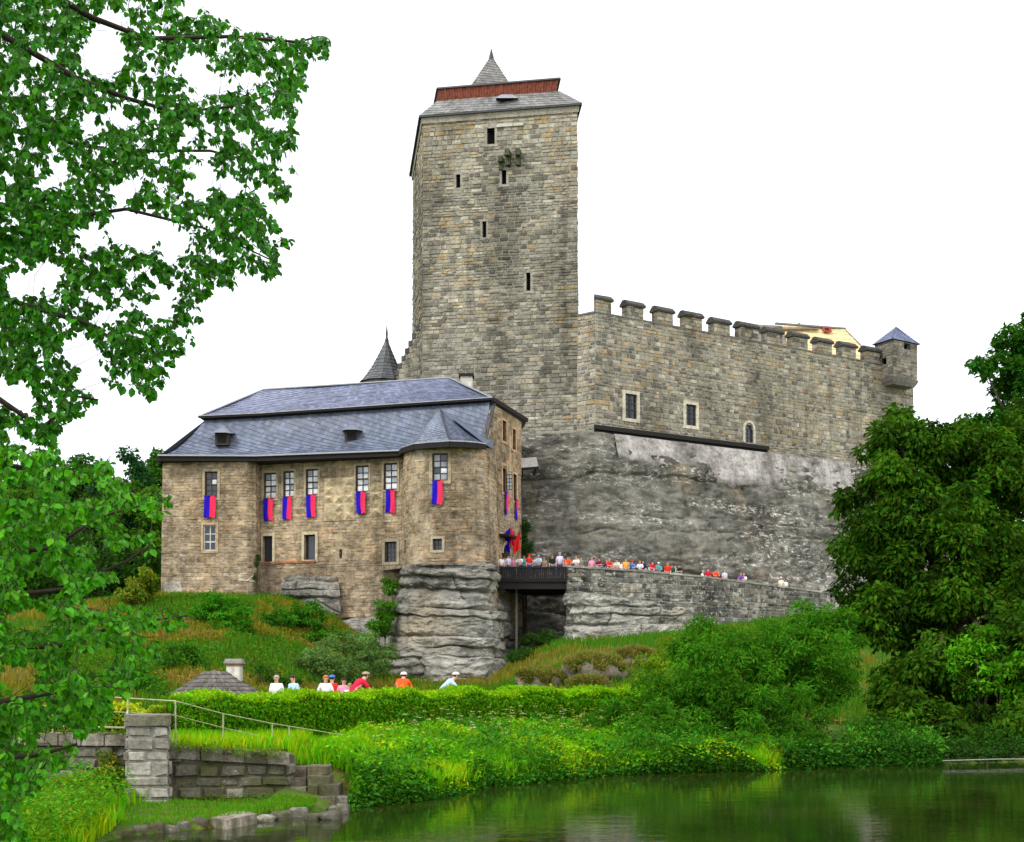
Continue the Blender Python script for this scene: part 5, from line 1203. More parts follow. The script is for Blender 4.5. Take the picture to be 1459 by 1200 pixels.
def bush(name, label, cat, blobs, per, size, leafn, leaf, col_, seed, group=None, stems=6, inner=0.35, **kw):
    zmin = min(b[0][2] - b[1][2] for b in blobs); c = blobs[0][0]; gz = float(ground_z(c[0], c[1]))
    T = thing(name, label, cat, (c[0], c[1], gz), group); rg = random.Random(seed); mb = MB()
    for k in range(stems):
        b = rg.choice(blobs); t = Vector(b[0]) + Vector((rg.uniform(-.6, .6) * b[1][0], rg.uniform(-.6, .6) * b[1][1], rg.uniform(0, .6) * b[1][2])); gx_ = b[0][0] * 0.5 + c[0] * 0.5
        s = Vector((gx_, b[0][1], float(ground_z(gx_, b[0][1])) - 0.15)); mb.tube([s, s.lerp(t, 0.5) + Vector((0, 0, 0.1)), t], [0.05, 0.035, 0.012], 5)
    mb.build('stem', MT['bark'], T)
    leaf_cloud('foliage', sub_clumps(blobs, per, size, np.random.default_rng(seed), inner), leafn, leaf, col_, T, seed + 1, **kw)
    return T

def ghit(px, py):
    """depth at which the sight line through a photo point meets the ground"""
    for Y in np.arange(22, 120, 0.25):
        q = P(px, py, Y)
        if q.z <= float(ground_z(q.x, Y)): return float(Y)
    return 95.0
# ---- trees at the right
def gbase(px, Y): x = XP(px, Y); return (x, Y, float(ground_z(x, Y)))
tree('chestnut_tree', 'broad dense green tree overhanging the pond bank below the corner turret', 'tree', gbase(1365, 52), 0.42,
     [pxblob(1285, 640, 52, 52, 62), pxblob(1262, 735, 51, 70, 70), pxblob(1355, 655, 54, 70, 75), pxblob(1330, 790, 51, 110, 100), pxblob(1440, 740, 53, 85, 115), pxblob(1235, 820, 51, 45, 60), pxblob(1275, 890, 50, 72, 75),
      pxblob(1400, 900, 49, 105, 110), pxblob(1470, 880, 50, 80, 130), pxblob(1320, 980, 49, 75, 52), pxblob(1440, 1000, 48, 70, 45), pxblob(1500, 640, 55, 80, 100), pxblob(1355, 1025, 47, 80, 34), pxblob(1445, 1035, 46.5, 70, 36), pxblob(1290, 1005, 49, 45, 34), pxblob(1310, 1030, 44.5, 60, 36), pxblob(1390, 1035, 44, 70, 38), pxblob(1465, 1035, 44, 60, 40), pxblob(1350, 960, 46, 80, 50), pxblob(1450, 940, 46, 70, 60)],
     15, 0.66, 320, 0.275, (0.036, 0.102, 0.004), 201, aspect=0.5, inner=0.4, cvar=0.6, droop=0.6, yellow=0.2)
tree('maple_tree', 'dark green tree rising above the broad bank tree at picture edge', 'tree', gbase(1500, 64), 0.4,
     [pxblob(1432, 520, 64, 34, 42), pxblob(1455, 470, 64, 25, 30), pxblob(1470, 590, 64, 62, 75), pxblob(1402, 525, 63, 15, 14), pxblob(1520, 520, 65, 70, 110), pxblob(1500, 720, 65, 80, 120), pxblob(1425, 600, 64, 40, 40)],
     11, 0.62, 260, 0.3, (0.028, 0.115, 0.008), 203, inner=0.5)
bush('bank_sapling', 'bright green sapling in front of the dark bank tree', 'sapling', [pxblob(1398, 915, 45.5, 38, 26), pxblob(1385, 960, 45, 58, 40), pxblob(1440, 965, 45, 50, 45)], 22, 0.36, 420, 0.2, (0.075, 0.26, 0.007), 205, aspect=0.5)
bush('willow_bush', 'large feathery willow bush hanging over the far bank', 'bush',
     [pxblob(1110, 930, 41, 62, 55), pxblob(1040, 970, 41, 80, 70), pxblob(1165, 950, 41.5, 68, 60), pxblob(1190, 905, 43, 45, 40), pxblob(975, 1010, 40.5, 75, 70), pxblob(1090, 1025, 40, 85, 65), pxblob(935, 1050, 39, 50, 45), pxblob(1030, 1065, 38.6, 80, 35), pxblob(1130, 1070, 39.4, 55, 34), pxblob(1010, 1085, 37.6, 70, 24), pxblob(915, 1075, 36.8, 50, 30), pxblob(1090, 1088, 38.2, 70, 20), pxblob(880, 1035, 41, 42, 34), pxblob(1000, 925, 44, 50, 45), pxblob(1150, 895, 43, 40, 32)],
     34, 0.42, 560, 0.195, (0.055, 0.20, 0.009), 207, stems=18, aspect=0.28, droop=0.25, cvar=0.35)
bush('alder_bush', 'low dark bush at the waterline under the bank tree', 'bush', [pxblob(1215, 1075, 40.5, 60, 24), pxblob(1290, 1070, 41.5, 55, 30), pxblob(1370, 1062, 42.5, 60, 32), pxblob(1450, 1058, 43.5, 60, 34), pxblob(1180, 1086, 38.9, 50, 20), pxblob(1235, 1084, 39.3, 60, 22), pxblob(1305, 1080, 39.9, 50, 24), pxblob(1275, 1050, 43, 60, 22), pxblob(1375, 1072, 41.6, 45, 20), pxblob(1430, 1068, 42.2, 50, 22), pxblob(1480, 1064, 42.8, 50, 24)], 30, 0.32, 560, 0.14, (0.034, 0.115, 0.010), 209, aspect=0.45)
bush('yellowing_bush', 'yellow-green bush on the slope beside the ramp rock', 'bush', [pxblob(955, 960, 52, 42, 50), pxblob(1010, 930, 54, 45, 42), pxblob(915, 1000, 48, 40, 30)], 26, 0.42, 480, 0.19, (0.14, 0.26, 0.010), 211, aspect=0.35)

# ---- wooded hill at the left
rg = random.Random(12)
FT = [(30, 668, 150, 0), (75, 662, 138, 1), (118, 650, 132, 0), (160, 672, 145, 1), (196, 645, 136, 2), (236, 640, 150, 0), (10, 690, 128, 1), (140, 700, 124, 2), (205, 690, 122, 1), (90, 720, 120, 0), (262, 668, 156, 2), (-40, 670, 140, 0), (48, 640, 165, 2)]
FLAB = ['dark rounded broadleaf tree in the wood behind the palace', 'mid green leafy tree in the wood left of the palace', 'bluish dark pine with bare trunk in the wood']
for k, (px, py, Y, kd) in enumerate(FT):
    b = gbase(px, Y); tp = ZP(py, Y); hgt = tp - b[2]
    if kd == 2: bl = [((b[0] + rg.uniform(-.6, .6), Y + rg.uniform(-.6, .6), b[2] + hgt * f_), (w_, w_, 1.3)) for f_, w_ in ((0.5, 2.2), (0.62, 2.6), (0.74, 2.3), (0.85, 1.7), (0.94, 0.9))]
    else: bl = [((b[0], Y, b[2] + hgt * 0.62), (3.8, 3.8, hgt * 0.33)), ((b[0] + rg.uniform(-2, 2), Y - 1, b[2] + hgt * 0.82), (2.4, 2.4, hgt * 0.17)), ((b[0] - 2, Y - 1.5, b[2] + hgt * 0.45), (3, 3, hgt * 0.25)), ((b[0] + 2.2, Y - 1, b[2] + hgt * 0.5), (2.8, 2.8, hgt * 0.25))]
    tree(('broadleaf_tree', 'leafy_tree', 'pine_tree')[kd], FLAB[kd], 'tree', b, 0.3, bl, 5.0, 1.0, 90, 0.5, ((0.045, 0.15, 0.014), (0.07, 0.19, 0.012), (0.026, 0.10, 0.026))[kd], 300 + k, 'trees of the wood behind the palace', limbs_n=3)
ru = np.random.default_rng(350); ul = []
for i in range(150):
    px, Y = ru.uniform(-80, 235), ru.uniform(112, 128); q = P(px, 800, Y); g = float(ground_z(q.x, Y)); ul.append(((q.x, Y, g + ru.uniform(0.2, 5.5)), ru.uniform(1.0, 1.7)))
tag(leaf_cloud('undergrowth', ul, 80, 0.5, (0.028, 0.09, 0.012), None, 351), 'dense dark undergrowth of the wood left of the palace', kind='stuff')
# shrubs around the castle foot
SHR = [('shrub', 'rounded silvery green willow shrub in front of the layered rock', [pxblob(490, 940, 72, 62, 38), pxblob(460, 950, 71, 38, 30), pxblob(530, 935, 72, 32, 32), pxblob(500, 915, 73, 30, 18)], 0.2, (0.12, 0.23, 0.055)),
       ('rock_shrub', 'green shrub growing from the crack left of the layered rock', [pxblob(548, 870, 92, 15, 22), pxblob(540, 890, 91.5, 20, 16), pxblob(556, 835, 93.5, 11, 14)], 0.22, (0.06, 0.2, 0.01)),
       ('hill_shrub', 'dark green shrub on the slope below the palace corner', [pxblob(262, 935, 80, 30, 22), pxblob(240, 945, 79, 22, 18)], 0.2, (0.05, 0.17, 0.01)),
       ('hill_shrub', 'bright green shrub high on the slope below the inner palace corner', [pxblob(300, 870, 93, 26, 24), pxblob(335, 885, 91, 34, 22), pxblob(322, 860, 94, 22, 14)], 0.24, (0.055, 0.24, 0.01)),
       ('hill_shrub', 'broad green shrub under the flat rock slabs', [pxblob(430, 880, 92, 36, 24), pxblob(460, 905, 88, 30, 24), pxblob(395, 885, 92, 26, 16)], 0.24, (0.05, 0.2, 0.01)),
       ('hill_shrub', 'low dark shrub beside the hut chimney', [pxblob(378, 965, 64, 26, 18), pxblob(405, 975, 62, 22, 14)], 0.16, (0.04, 0.14, 0.01)),
       ('hill_shrub', 'leafy shrub behind the hut on its far-left side', [pxblob(195, 965, 56, 40, 34), pxblob(225, 985, 55, 26, 16)], 0.16, (0.055, 0.2, 0.012)),
       ('yellow_shrub', 'yellowish shrub beside the left foot of the palace wall', [pxblob(205, 840, 101, 22, 26), pxblob(188, 850, 101, 18, 20)], 0.3, (0.15, 0.22, 0.015)),
       ('moat_shrub', 'dark green bush in the hollow under the timber bridge', [pxblob(765, 915, 97, 26, 18), pxblob(742, 935, 93, 18, 12)], 0.22, (0.035, 0.1, 0.012)),
       ('wall_ivy', 'narrow strip of ivy climbing the inner palace corner', [pxblob(366.5, 800, 97.3, 2.6, 16, 0.15), pxblob(365, 825, 97.2, 3.2, 12, 0.2)], 0.16, (0.035, 0.085, 0.012)),
       ('gate_creeper', 'creeper hanging on the rock beside the gate flags', [pxblob(746, 760, 102.2, 5, 24, 0.4), pxblob(750, 785, 101.8, 6, 16, 0.4)], 0.2, (0.03, 0.085, 0.014))]
for k, (nm, lab, bl, lf, c) in enumerate(SHR):
    if nm in ('hill_shrub', 'shrub', 'yellow_shrub', 'moat_shrub'):
        mov = []
        for (c_, r_c) in bl:
            px_, py_ = CX + c_[0] / c_[1] * F, HY - (c_[2] - r_c[2] * 0.75 - H) / c_[1] * F; Yn = ghit(px_, py_); kk = Yn / c_[1]
            mov.append(((c_[0] * kk, Yn, H + (c_[2] - H) * kk), tuple(v * kk for v in r_c)))
        bl = mov
    bush(nm, lab, 'shrub' if 'ivy' not in nm and 'creeper' not in nm else 'climber', bl, 26 if 'shrub' in nm else 60, 0.42 if 'ivy' not in nm else 0.16, 430 if 'ivy' not in nm else 900, lf, c, 400 + 3 * k, stems=7, aspect=0.45, inner=0.2)

# ---- clipped hedge
def hedge(name, label, xs, y_of, h0, h1, width, leaf, dens, col_, seed, zb=None):
    r = np.random.default_rng(seed); xs = np.array(xs); pts = np.stack([xs, y_of(xs)], 1); seg = np.linalg.norm(np.diff(pts, axis=0), axis=1); L = seg.sum()
    T = thing(name, label, 'hedge', (float(xs[0]), float(y_of(xs[0])), ZPATH)); n = int(dens * L)
    t = r.uniform(0, 1, n); x = xs[0] + (xs[-1] - xs[0]) * t; y = y_of(x); g = ground_z(x, y)
    d = np.array([-(pts[-1] - pts[0])[1], (pts[-1] - pts[0])[0]]); d = d / np.linalg.norm(d)
    hh = h0 + (h1 - h0) * t + 0.07 * np.sin(x * 3.1) + 0.05 * np.sin(x * 7.7 + 1); face = r.random(n)
    v = np.where(face < 0.45, r.uniform(-0.5, 0.5, n), np.where(face < 0.9, -0.5, 0.5) + r.normal(0, 0.05, n)); zz = np.where(face < 0.45, 1 + r.normal(0, 0.04, n), r.uniform(0, 1.02, n))
    v *= width * (1 - 0.12 * (zz > 0.85)); C = np.stack([x + d[0] * v, y + d[1] * v, g + hh * zz], 1)
    D = unit(n, r); D[:, 2] += 0.6; N = unit(n, r) + np.stack([d[0] * np.sign(v) * 0.5, d[1] * np.sign(v) * 0.5, np.full(n, 0.7)], 1)
    K_ = shades(n, col_, 0.3, 0.25, r)
    new = (zz > 0.93); K_[new] = K_[new] * np.array([2.0, 1.45, 1.0])      # fresh yellow-green shoots on top
    V, Fq = rhombs(C, D, nrmz(N), leaf * r.uniform(0.6, 1.3, n) , 0.5); me = np_mesh('foliage', V, Fq, np.repeat(K_, 4, 0)); me.materials.append(MT['leaf']); put(bpy.data.objects.new('foliage', me), T)
    for e_i in (0, -1):                                   # leaves on both ends
        m = 1500; xe, ye = float(xs[e_i]), float(y_of(xs[e_i])); sg = -1 if e_i == 0 else 1; ge = float(ground_z(xe, ye)); vv = r.uniform(-0.55, 0.55, m) * width; ax = (pts[-1] - pts[0]) / np.linalg.norm(pts[-1] - pts[0]) * sg
        Ce = np.stack([xe + d[0] * vv + ax[0] * r.uniform(0, 0.16, m), ye + d[1] * vv + ax[1] * r.uniform(0, 0.16, m), ge + r.uniform(0, 1.05, m) * h0], 1); De = unit(m, r); De[:, 2] += 0.5; Ne = unit(m, r) + np.array([ax[0], ax[1], 0.4])
        Vq, Fe = rhombs(Ce, De, nrmz(Ne), leaf * r.uniform(0.6, 1.3, m), 0.5); mee = np_mesh('end_foliage', Vq, Fe, np.repeat(shades(m, col_, 0.3, 0.25, r), 4, 0)); mee.materials.append(MT['leaf']); put(bpy.data.objects.new('end_foliage', mee), T)
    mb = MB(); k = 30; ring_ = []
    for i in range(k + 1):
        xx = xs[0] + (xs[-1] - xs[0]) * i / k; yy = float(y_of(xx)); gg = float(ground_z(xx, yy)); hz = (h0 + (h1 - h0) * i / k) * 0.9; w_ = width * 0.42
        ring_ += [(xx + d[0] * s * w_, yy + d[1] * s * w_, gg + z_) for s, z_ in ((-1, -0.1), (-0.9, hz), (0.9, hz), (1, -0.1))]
    mb.add(ring_, [(4 * i + j, 4 * i + 4 + j, 4 * i + 5 + j, 4 * i + 1 + j) for i in range(k) for j in range(3)] + [(0, 1, 2, 3), (4 * k + 3, 4 * k + 2, 4 * k + 1, 4 * k)], (0.018, 0.04, 0.008)); mb.build('dark_core', MT['leaf'], T)  # solid dark-coloured core added to block the view through the leaves
    return T
hedge('clipped_hedge', 'long clipped green hedge along the path above the pond bank', np.linspace(-7.75, 5.4, 60), lambda x: np.interp(x, HGX, HGY), 1.18, 1.25, 1.3, 0.095, 4200, (0.105, 0.31, 0.006), 501)
hedge('yellow_hedge', 'short yellow-green hedge behind the pipe railing', np.linspace(-12.5, -8.3, 30), lambda x: 31.0 + 0 * x, 1.0, 1.0, 1.0, 0.11, 1700, (0.19, 0.31, 0.012), 502)

# ---- grass and weeds
def blades(name, x, y, hgt, wid, base, label, seed, lean=0.35, var=0.3, yellow=0.35, parent=None):
    r = np.random.default_rng(seed); n = len(x); z = ground_z(x, y); a = r.uniform(0, 2 * np.pi, n); h = hgt * r.uniform(0.45, 1.35, n)
    B = np.stack([np.cos(a), np.sin(a), 0 * a], 1) * (wid * r.uniform(0.6, 1.4, n))[:, None] * 0.5
    C = np.stack([x, y, z - 0.03], 1); l = unit(n, r) * (h * lean)[:, None]; l[:, 2] = 0
    mid = C + l * 0.3 + np.stack([0 * x, 0 * x, h * 0.6], 1); tip = C + l + np.stack([0 * x, 0 * x, h], 1)
    V = np.stack([C - B, C + B, mid + B * 0.75, mid - B * 0.75, tip], 1).reshape(-1, 3); k = np.arange(n)[:, None] * 5
    Fq = np.concatenate([k + np.array([[0, 1, 2]]), k + np.array([[0, 2, 3]]), k + np.array([[3, 2, 4]])], 0)
    K_ = np.repeat(shades(n, base, var, yellow, r), 5, 0) if not callable(base) else np.repeat(base(x, y, r), 5, 0)
    me = np_mesh(name, V, Fq, K_); me.materials.append(MT['grass'])
    return tag(put(bpy.data.objects.new(name, me), parent), label, kind='stuff')
def region(n, x0, x1, f0, f1, seed):
    r = np.random.default_rng(seed); x = r.uniform(x0, x1, n); t = r.random(n); y = f0(x) + (f1(x) - f0(x)) * t; m = ~((x > -4.75) & (x < -3.15) & (y < 27.4) & (y > 23)); return x[m], y[m]
def bank_col(x, y, r):
    n = len(x); k = wobble(x, y, 0.8) + 0.5 * wobble(x, y, 2.7); c = shades(n, (0.15, 0.42, 0.007), 0.3, 0.3, r)
    c[k > 0.35] *= np.array([1.7, 1.1, 1.0]); c[k < -0.4] *= np.array([0.7, 0.85, 1.0]); return c
def leaves_on(name, x, y, h0, h1, size, colf, label, seed, aspect=0.5):
    r = np.random.default_rng(seed); n = len(x); C = np.stack([x, y, ground_z(x, y) + h0 + (h1 - h0) * r.random(n) * (0.75 + 0.5 * wobble(x, y, 1.3))], 1)
    D = unit(n, r); D[:, 2] *= 0.5; N = unit(n, r) * 0.7; N[:, 2] += 0.9; V, Fq = rhombs(C, D, nrmz(N), size * r.uniform(0.5, 1.4, n), aspect)
    me = np_mesh(name, V, Fq, np.repeat(colf(x, y, r), 4, 0)); me.materials.append(MT['leaf']); return tag(put(bpy.data.objects.new(name, me)), label, kind='stuff')
x, y = region(75000, -4.2, 7.5, lambda x: shore(x) - 0.15, lambda x: hedge_y(x) - 0.5, 601)
blades('bank_grass', x, y, 0.42, 0.035, bank_col, 'tall lush grass on the bank between hedge and pond', 602)
x, y = region(52000, -4.0, 7.5, lambda x: shore(x) - 0.35, lambda x: shore(x) + (hedge_y(x) - shore(x)) * 0.85, 603)
leaves_on('bank_weeds', x, y, 0.05, 0.62, 0.105, bank_col, 'leafy weeds crowding the pond bank', 604)
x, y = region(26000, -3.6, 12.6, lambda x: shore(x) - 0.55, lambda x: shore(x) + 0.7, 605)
leaves_on('waterside_weeds', x, y, 0.0, 0.55, 0.12, lambda a, b, r: shades(len(a), (0.04, 0.17, 0.012), 0.35, 0.2, r) * np.where(a > 3.5, 0.62, 1.0)[:, None], 'darker broad weeds overhanging the waterline', 606, 0.6)  # right stretch tinted darker: the trees' shade put into the leaf colour
x, y = region(16000, -8, -3.9, lambda x: np.full_like(x, 26.6), lambda x: hedge_y(x) - 0.5, 607)
blades('terrace_grass', x, y, 0.26, 0.03, bank_col, 'grass on the terrace behind the quay wall', 608)
x, y = region(7000, -7.2, -4.3, lambda x: shore(x) + 0.12, lambda x: np.full_like(x, 25.75), 609)
x2 = NR.uniform(-4.85, -3.7, 3500); y2 = shore(x2) + 0.1 + (25.3 - shore(x2)) * NR.random(3500); m2 = y2 > shore(x2) + 0.08; x = np.concatenate([x, x2[m2]]); y = np.concatenate([y, y2[m2]])
blades('strip_grass', x, y, 0.085, 0.02, lambda a, b, r: shades(len(a), (0.10, 0.27, 0.012), 0.3, 0.3, r), 'short bright grass between quay wall and pond', 610)
x, y = region(11000, -10.5, -6.25, lambda x: np.full_like(x, 15.0), lambda x: np.where(x > -6.9, 21.6, 25.4), 611)
blades('corner_grass', x, y, 0.3, 0.03, bank_col, 'tall weeds at the near left corner of the pond', 612)
x, y = region(20000, -10.5, -6.3, lambda x: np.full_like(x, 15.0), lambda x: np.where(x > -7.0, 21.4, 25.4), 613)
leaves_on('corner_weeds', x, y, 0.05, 0.85, 0.09, lambda a, b, r: shades(len(a), (0.10, 0.29, 0.012), 0.4, 0.4, r), 'leafy weeds below the overgrown side wall', 614)
xq = np.random.default_rng(640).uniform(-3.0, 13, 170); tq = np.random.default_rng(641).random(170) ** 1.5; yq = shore(xq) + 0.1 + (hedge_y(xq) - 1.2 - shore(xq)) * tq
cl_ = [((a, b, float(ground_z(a, b)) + 0.32), 0.38 + 0.3 * ((i * 37) % 10) / 10) for i, (a, b) in enumerate(zip(xq, yq))]
tag(leaf_cloud('herb_clumps', cl_, 520, 0.12, (0.05, 0.19, 0.012), None, 642, cvar=0.45, yellow=0.3, flat=0.95), 'rank clumps of nettles and herbs on the pond bank', kind='stuff')
def hill_col(x, y, r):
    n = len(x); k = wobble(x, y, 0.33) + 0.6 * wobble(x, y, 1.1) - 0.55 * (x > 7); c = shades(n, (0.075, 0.21, 0.012), 0.3, 0.3, r)
    m = k > 0.0; c[m] = shades(int(m.sum()), (0.20, 0.205, 0.02), 0.3, 0.1, r); m = (k > 0.55) & (r.random(n) < 0.7); c[m] = shades(int(m.sum()), (0.27, 0.20, 0.05), 0.3, 0.05, r); return c
x, y = region(62000, -40, -8.5, lambda x: np.full_like(x, 60), lambda x: np.interp(x, TX, TY) + 0.3, 615)
blades('hill_grass', x, y, 0.45, 0.06, hill_col, 'green and straw coloured grass on the palace slope', 616)
x, y = region(26000, -24, -9.5, lambda x: np.full_like(x, 66), lambda x: np.interp(x, TX, TY) - 1, 617)
leaves_on('hill_weeds', x, y, 0.02, 0.4, 0.2, hill_col, 'weeds scattered over the palace slope', 618)
x, y = region(42000, -8.5, 26, lambda x: np.interp(x, TX, T0) - 8, lambda x: np.interp(x, TX, TY) + 0.5, 619)
blades('slope_grass', x, y, 0.45, 0.06, hill_col, 'mixed green and brown grass below the ramp wall', 620)
x, y = region(26000, 11.5, 26, lambda x: shore(x) - 0.1, lambda x: shore(x) + 3.5, 630)
leaves_on('shade_tinted_weeds', x, y, 0.02, 0.3, 0.13, lambda a, b, r: shades(len(a), (0.022, 0.07, 0.008), 0.35, 0.2, r), 'low weeds coloured dark for shade on the bank behind the pale pole', 631, 0.6)  # very dark leaf colour paints the deep shade on this bank
bush('wall_weeds', 'straggling rusty weeds climbing the side wall left of the pillar', 'weeds', [pxblob(160, 1105, 25.5, 18, 38, 0.25), pxblob(130, 1120, 25.3, 30, 24, 0.3), pxblob(95, 1130, 25, 36, 22, 0.3)], 260, 0.16, 2600, 0.07, (0.15, 0.24, 0.02), 660, stems=10, yellow=0.6)
wt_ = [((p.x, p.y - 0.02, p.z + 0.03), 0.07 + 0.05 * (i % 4)) for i, p in enumerate([qw.pt(u, qw.top(u), 0.06) for u in np.linspace(0.1, qw.u[1] - 0.1, 17)])] + [((p.x, p.y, 0.16), 0.08 + 0.05 * (i % 3)) for i, p in enumerate([qw.pt(u, 0.1, 0.12) for u in np.linspace(0.05, qw.u[1], 22)])] + [((p.x, p.y, p.z + 0.05), 0.12) for p in [lw.pt(u, lw.z1 + 0.2, 0.0) for u in np.linspace(0.2, lw.L - 0.1, 12)]]
tag(leaf_cloud('wall_moss_and_weeds', wt_, 4200, 0.045, (0.10, 0.19, 0.015), None, 670, yellow=0.6, cvar=0.4), 'small weeds and moss rooted along the quay wall', kind='stuff')
# umbels on the bank
r = np.random.default_rng(621); n = 330; x = r.uniform(-3.6, 9, n); t = r.random(n) ** 0.6; y = shore(x) + (hedge_y(x) - 0.8 - shore(x)) * (0.25 + 0.75 * t); mb = MB()
for a, b in zip(x, y):
    z = qz(a, b); h = random.uniform(0.55, 0.95); mb.tube([(a, b, z), (a + 0.04, b, z + h)], [0.008, 0.005], 3, (0.1, 0.2, 0.03), cap=False); cc = random.choice([(0.75, 0.72, 0.5), (0.8, 0.8, 0.72), (0.7, 0.6, 0.12)])
    for k in range(7):
        q = random.uniform(0, 6.28); s = random.uniform(0, 0.09); px_, py_ = a + 0.04 + s * math.cos(q), b + s * math.sin(q); zz = z + h + random.uniform(-0.015, 0.015); d = 0.022
        mb.add([(px_ - d, py_, zz), (px_, py_ - d, zz + 0.01), (px_ + d, py_, zz), (px_, py_ + d, zz + 0.01)], [(0, 1, 2, 3)], cc)
tag(mb.build('umbel_flowers', MT['leaf']), 'small white and yellow umbel flowers in the bank grass', kind='stuff')
# grass tussock mounds below the ramp
for k, (px, py, Y, rx, rz, lab) in enumerate(((770, 968, 80, 38, 22, 'mossy brown boulder mound left of the ramp foot'), (850, 950, 86, 48, 26, 'large straw coloured tussock mound below the ramp rock'), (905, 935, 90, 30, 18, 'small brown tussock mound against the ramp rock'), (838, 975, 78, 30, 14, 'low stony tussock mound nearest the hedge'))):
    Y = ghit(px, py + rz * 0.7); c = P(px, py, Y); a, b = rx / F * Y, rz / F * Y * 0.8; gz = qz(c.x, c.y); T = thing('tussock_mound', lab, 'mound', (c.x, c.y, gz), 'grassy boulder mounds below the ramp')
    m_ = boulder((c.x, c.y, c.z - b * 0.4), (a, a * 0.8, b * 1.2), 70 + k * 5, 22, 14, (0.2, 0.18, 0.13)); m_.build('boulder', MT['stonecol'], T, smooth=True)
    n = 9000; u = unit(n, np.random.default_rng(700 + k)); u[:, 2] = np.abs(u[:, 2]); s = np.array([1 + 0.3 * noise.noise(Vector((v[0] * 1.4 + 70 + k * 5, v[1] * 1.4, v[2] * 1.4))) for v in u])[:, None]
    C = np.array([c.x, c.y, c.z - b * 0.4]) + u * s * np.array([a, a * 0.8, b * 1.2]); C = C[u[:, 2] + 0.25 * np.sin(u[:, 0] * 9 + k) > 0.3]; n = len(C); rr = np.random.default_rng(800 + k); D = unit(n, rr) * 0.5; D[:, 2] += 0.25; D[:, 1] -= 0.35
    V, Fq = rhombs(C + nrmz(D) * 0.1, D, unit(n, rr), 0.4 * rr.uniform(0.5, 1.3, n), 0.12); me = np_mesh('dry_grass', V, Fq, np.repeat(np.where(rr.random((n, 1)) < 0.4, shades(n, (0.12, 0.24, 0.02), 0.35, 0.2, rr), shades(n, (0.33, 0.27, 0.09), 0.35, 0.05, rr)), 4, 0)); me.materials.append(MT['grass']); tag(put(bpy.data.objects.new('dry_grass', me), T), kind='stuff')

# ---------------------------------------------------------------- overhanging lime tree in the foreground
LT = thing('lime_tree', 'lime tree reaching leafy branches over the pond from the near bank', 'tree', (-5.6, 6.5, float(ground_z(-5.6, 6.5))))
tb = Vector((-5.6, 6.5, float(ground_z(-5.6, 6.5)) - 0.3)); mb = MB()
tp = [tb, Vector((-5.5, 6.5, 2.2)), Vector((-5.6, 6.6, 4)), Vector((-5.4, 6.7, 6)), Vector((-5.6, 6.8, 8.4))]
mb.tube(tp, [0.36, 0.28, 0.25, 0.2, 0.1], 12); mb.build('trunk', MT['bark'], LT, smooth=True)
BR = [[(-5.5, 6.6, 4.9), (-150, -20, 7.4), (0, 48, 7.5), (110, 112, 7.6), (180, 140, 7.7), (250, 160, 7.9), (330, 152, 8.1), (405, 128, 8.2)],
      [(-5.5, 6.7, 5.6), (-120, -90, 7), (40, -30, 7.2), (130, 25, 7.3), (210, 55, 7.5), (330, 52, 7.6), (425, 60, 7.7), (455, 52, 7.8)],
      [(-5.5, 6.6, 4.6), (-120, 240, 8.2), (0, 292, 8.3), (110, 308, 8.4), (180, 298, 8.5), (290, 325, 8.7), (385, 370, 8.9)],
      [(-5.5, 6.6, 4.2), (-120, 380, 8), (20, 430, 8), (120, 460, 8.1), (200, 505, 8.2), (215, 555, 8.2)],
      [(-5.5, 6.6, 4.0), (-100, 500, 7.4), (0, 570, 7.4), (60, 610, 7.5), (110, 565, 7.5), (140, 570, 7.5)],
      [(-5.5, 6.6, 5.0), (-120, 160, 8.6), (40, 190, 8.8), (160, 215, 9), (300, 215, 9.2), (395, 240, 9.4)],
      [(-5.5, 6.6, 3.2), (-90, 720, 6.7), (0, 769, 6.8), (35, 785, 6.8), (75, 780, 6.8), (140, 737, 6.9), (232, 712, 7.0)],
      [(-5.5, 6.5, 2.6), (-90, 925, 6.4), (0, 921, 6.5), (80, 922, 6.6), (170, 890, 6.7), (268, 877, 6.9)],
      [(-5.5, 6.5, 2.4), (-90, 1010, 6.3), (0, 1000, 6.4), (90, 985, 6.5), (150, 1000, 6.6)],
      [(-5.5, 6.5, 3.0), (-90, 840, 7.2), (0, 850, 7.3), (90, 840, 7.4), (180, 800, 7.5), (215, 775, 7.5)],
      [(-5.5, 6.5, 2.2), (-90, 1090, 6.0), (0, 1080, 6.1), (60, 1075, 6.2), (110, 1060, 6.2)],
      [(-5.5, 6.5, 3.6), (-90, 640, 7.6), (0, 660, 7.8), (70, 675, 7.9), (150, 690, 8)]]
nodes = []
for k, b in enumerate(BR):
    pts = [Vector(b[0])] + [P(*q) for q in b[1:]]; mb = MB(); n = len(pts)
    mb.tube(pts, [0.024 * (1 - i / n) ** 1.3 + 0.003 for i in range(n)], 6); mb.build('branch', MT['twig'], LT, smooth=True)
    for i in range(1, n - 1 + 1):
        for t in np.linspace(0, 1, 5): nodes.append(pts[i - 1].lerp(pts[i], t))
NODE = [tuple(p) for p in nodes if p.x > -4.4]
NB = np.zeros((16000, 3)); NB[:len(NODE)] = NODE; NN = [len(NODE)]
UPPER = [(-60, -60), (255, -60), (265, 15), (300, 25), (360, 38), (440, 60), (474, 42), (470, 75), (432, 90), (432, 130), (418, 165), (412, 185), (420, 200), (410, 225), (425, 250), (410, 285), (372, 262), (370, 290), (400, 330), (421, 332), (402, 350), (402, 384), (372, 395), (340, 410), (300, 405), (285, 440), (284, 480), (255, 510), (232, 545), (215, 572), (190, 550), (165, 545), (160, 505), (125, 505), (110, 540), (145, 572), (120, 588), (85, 600), (75, 640), (55, 650), (-60, 650)]
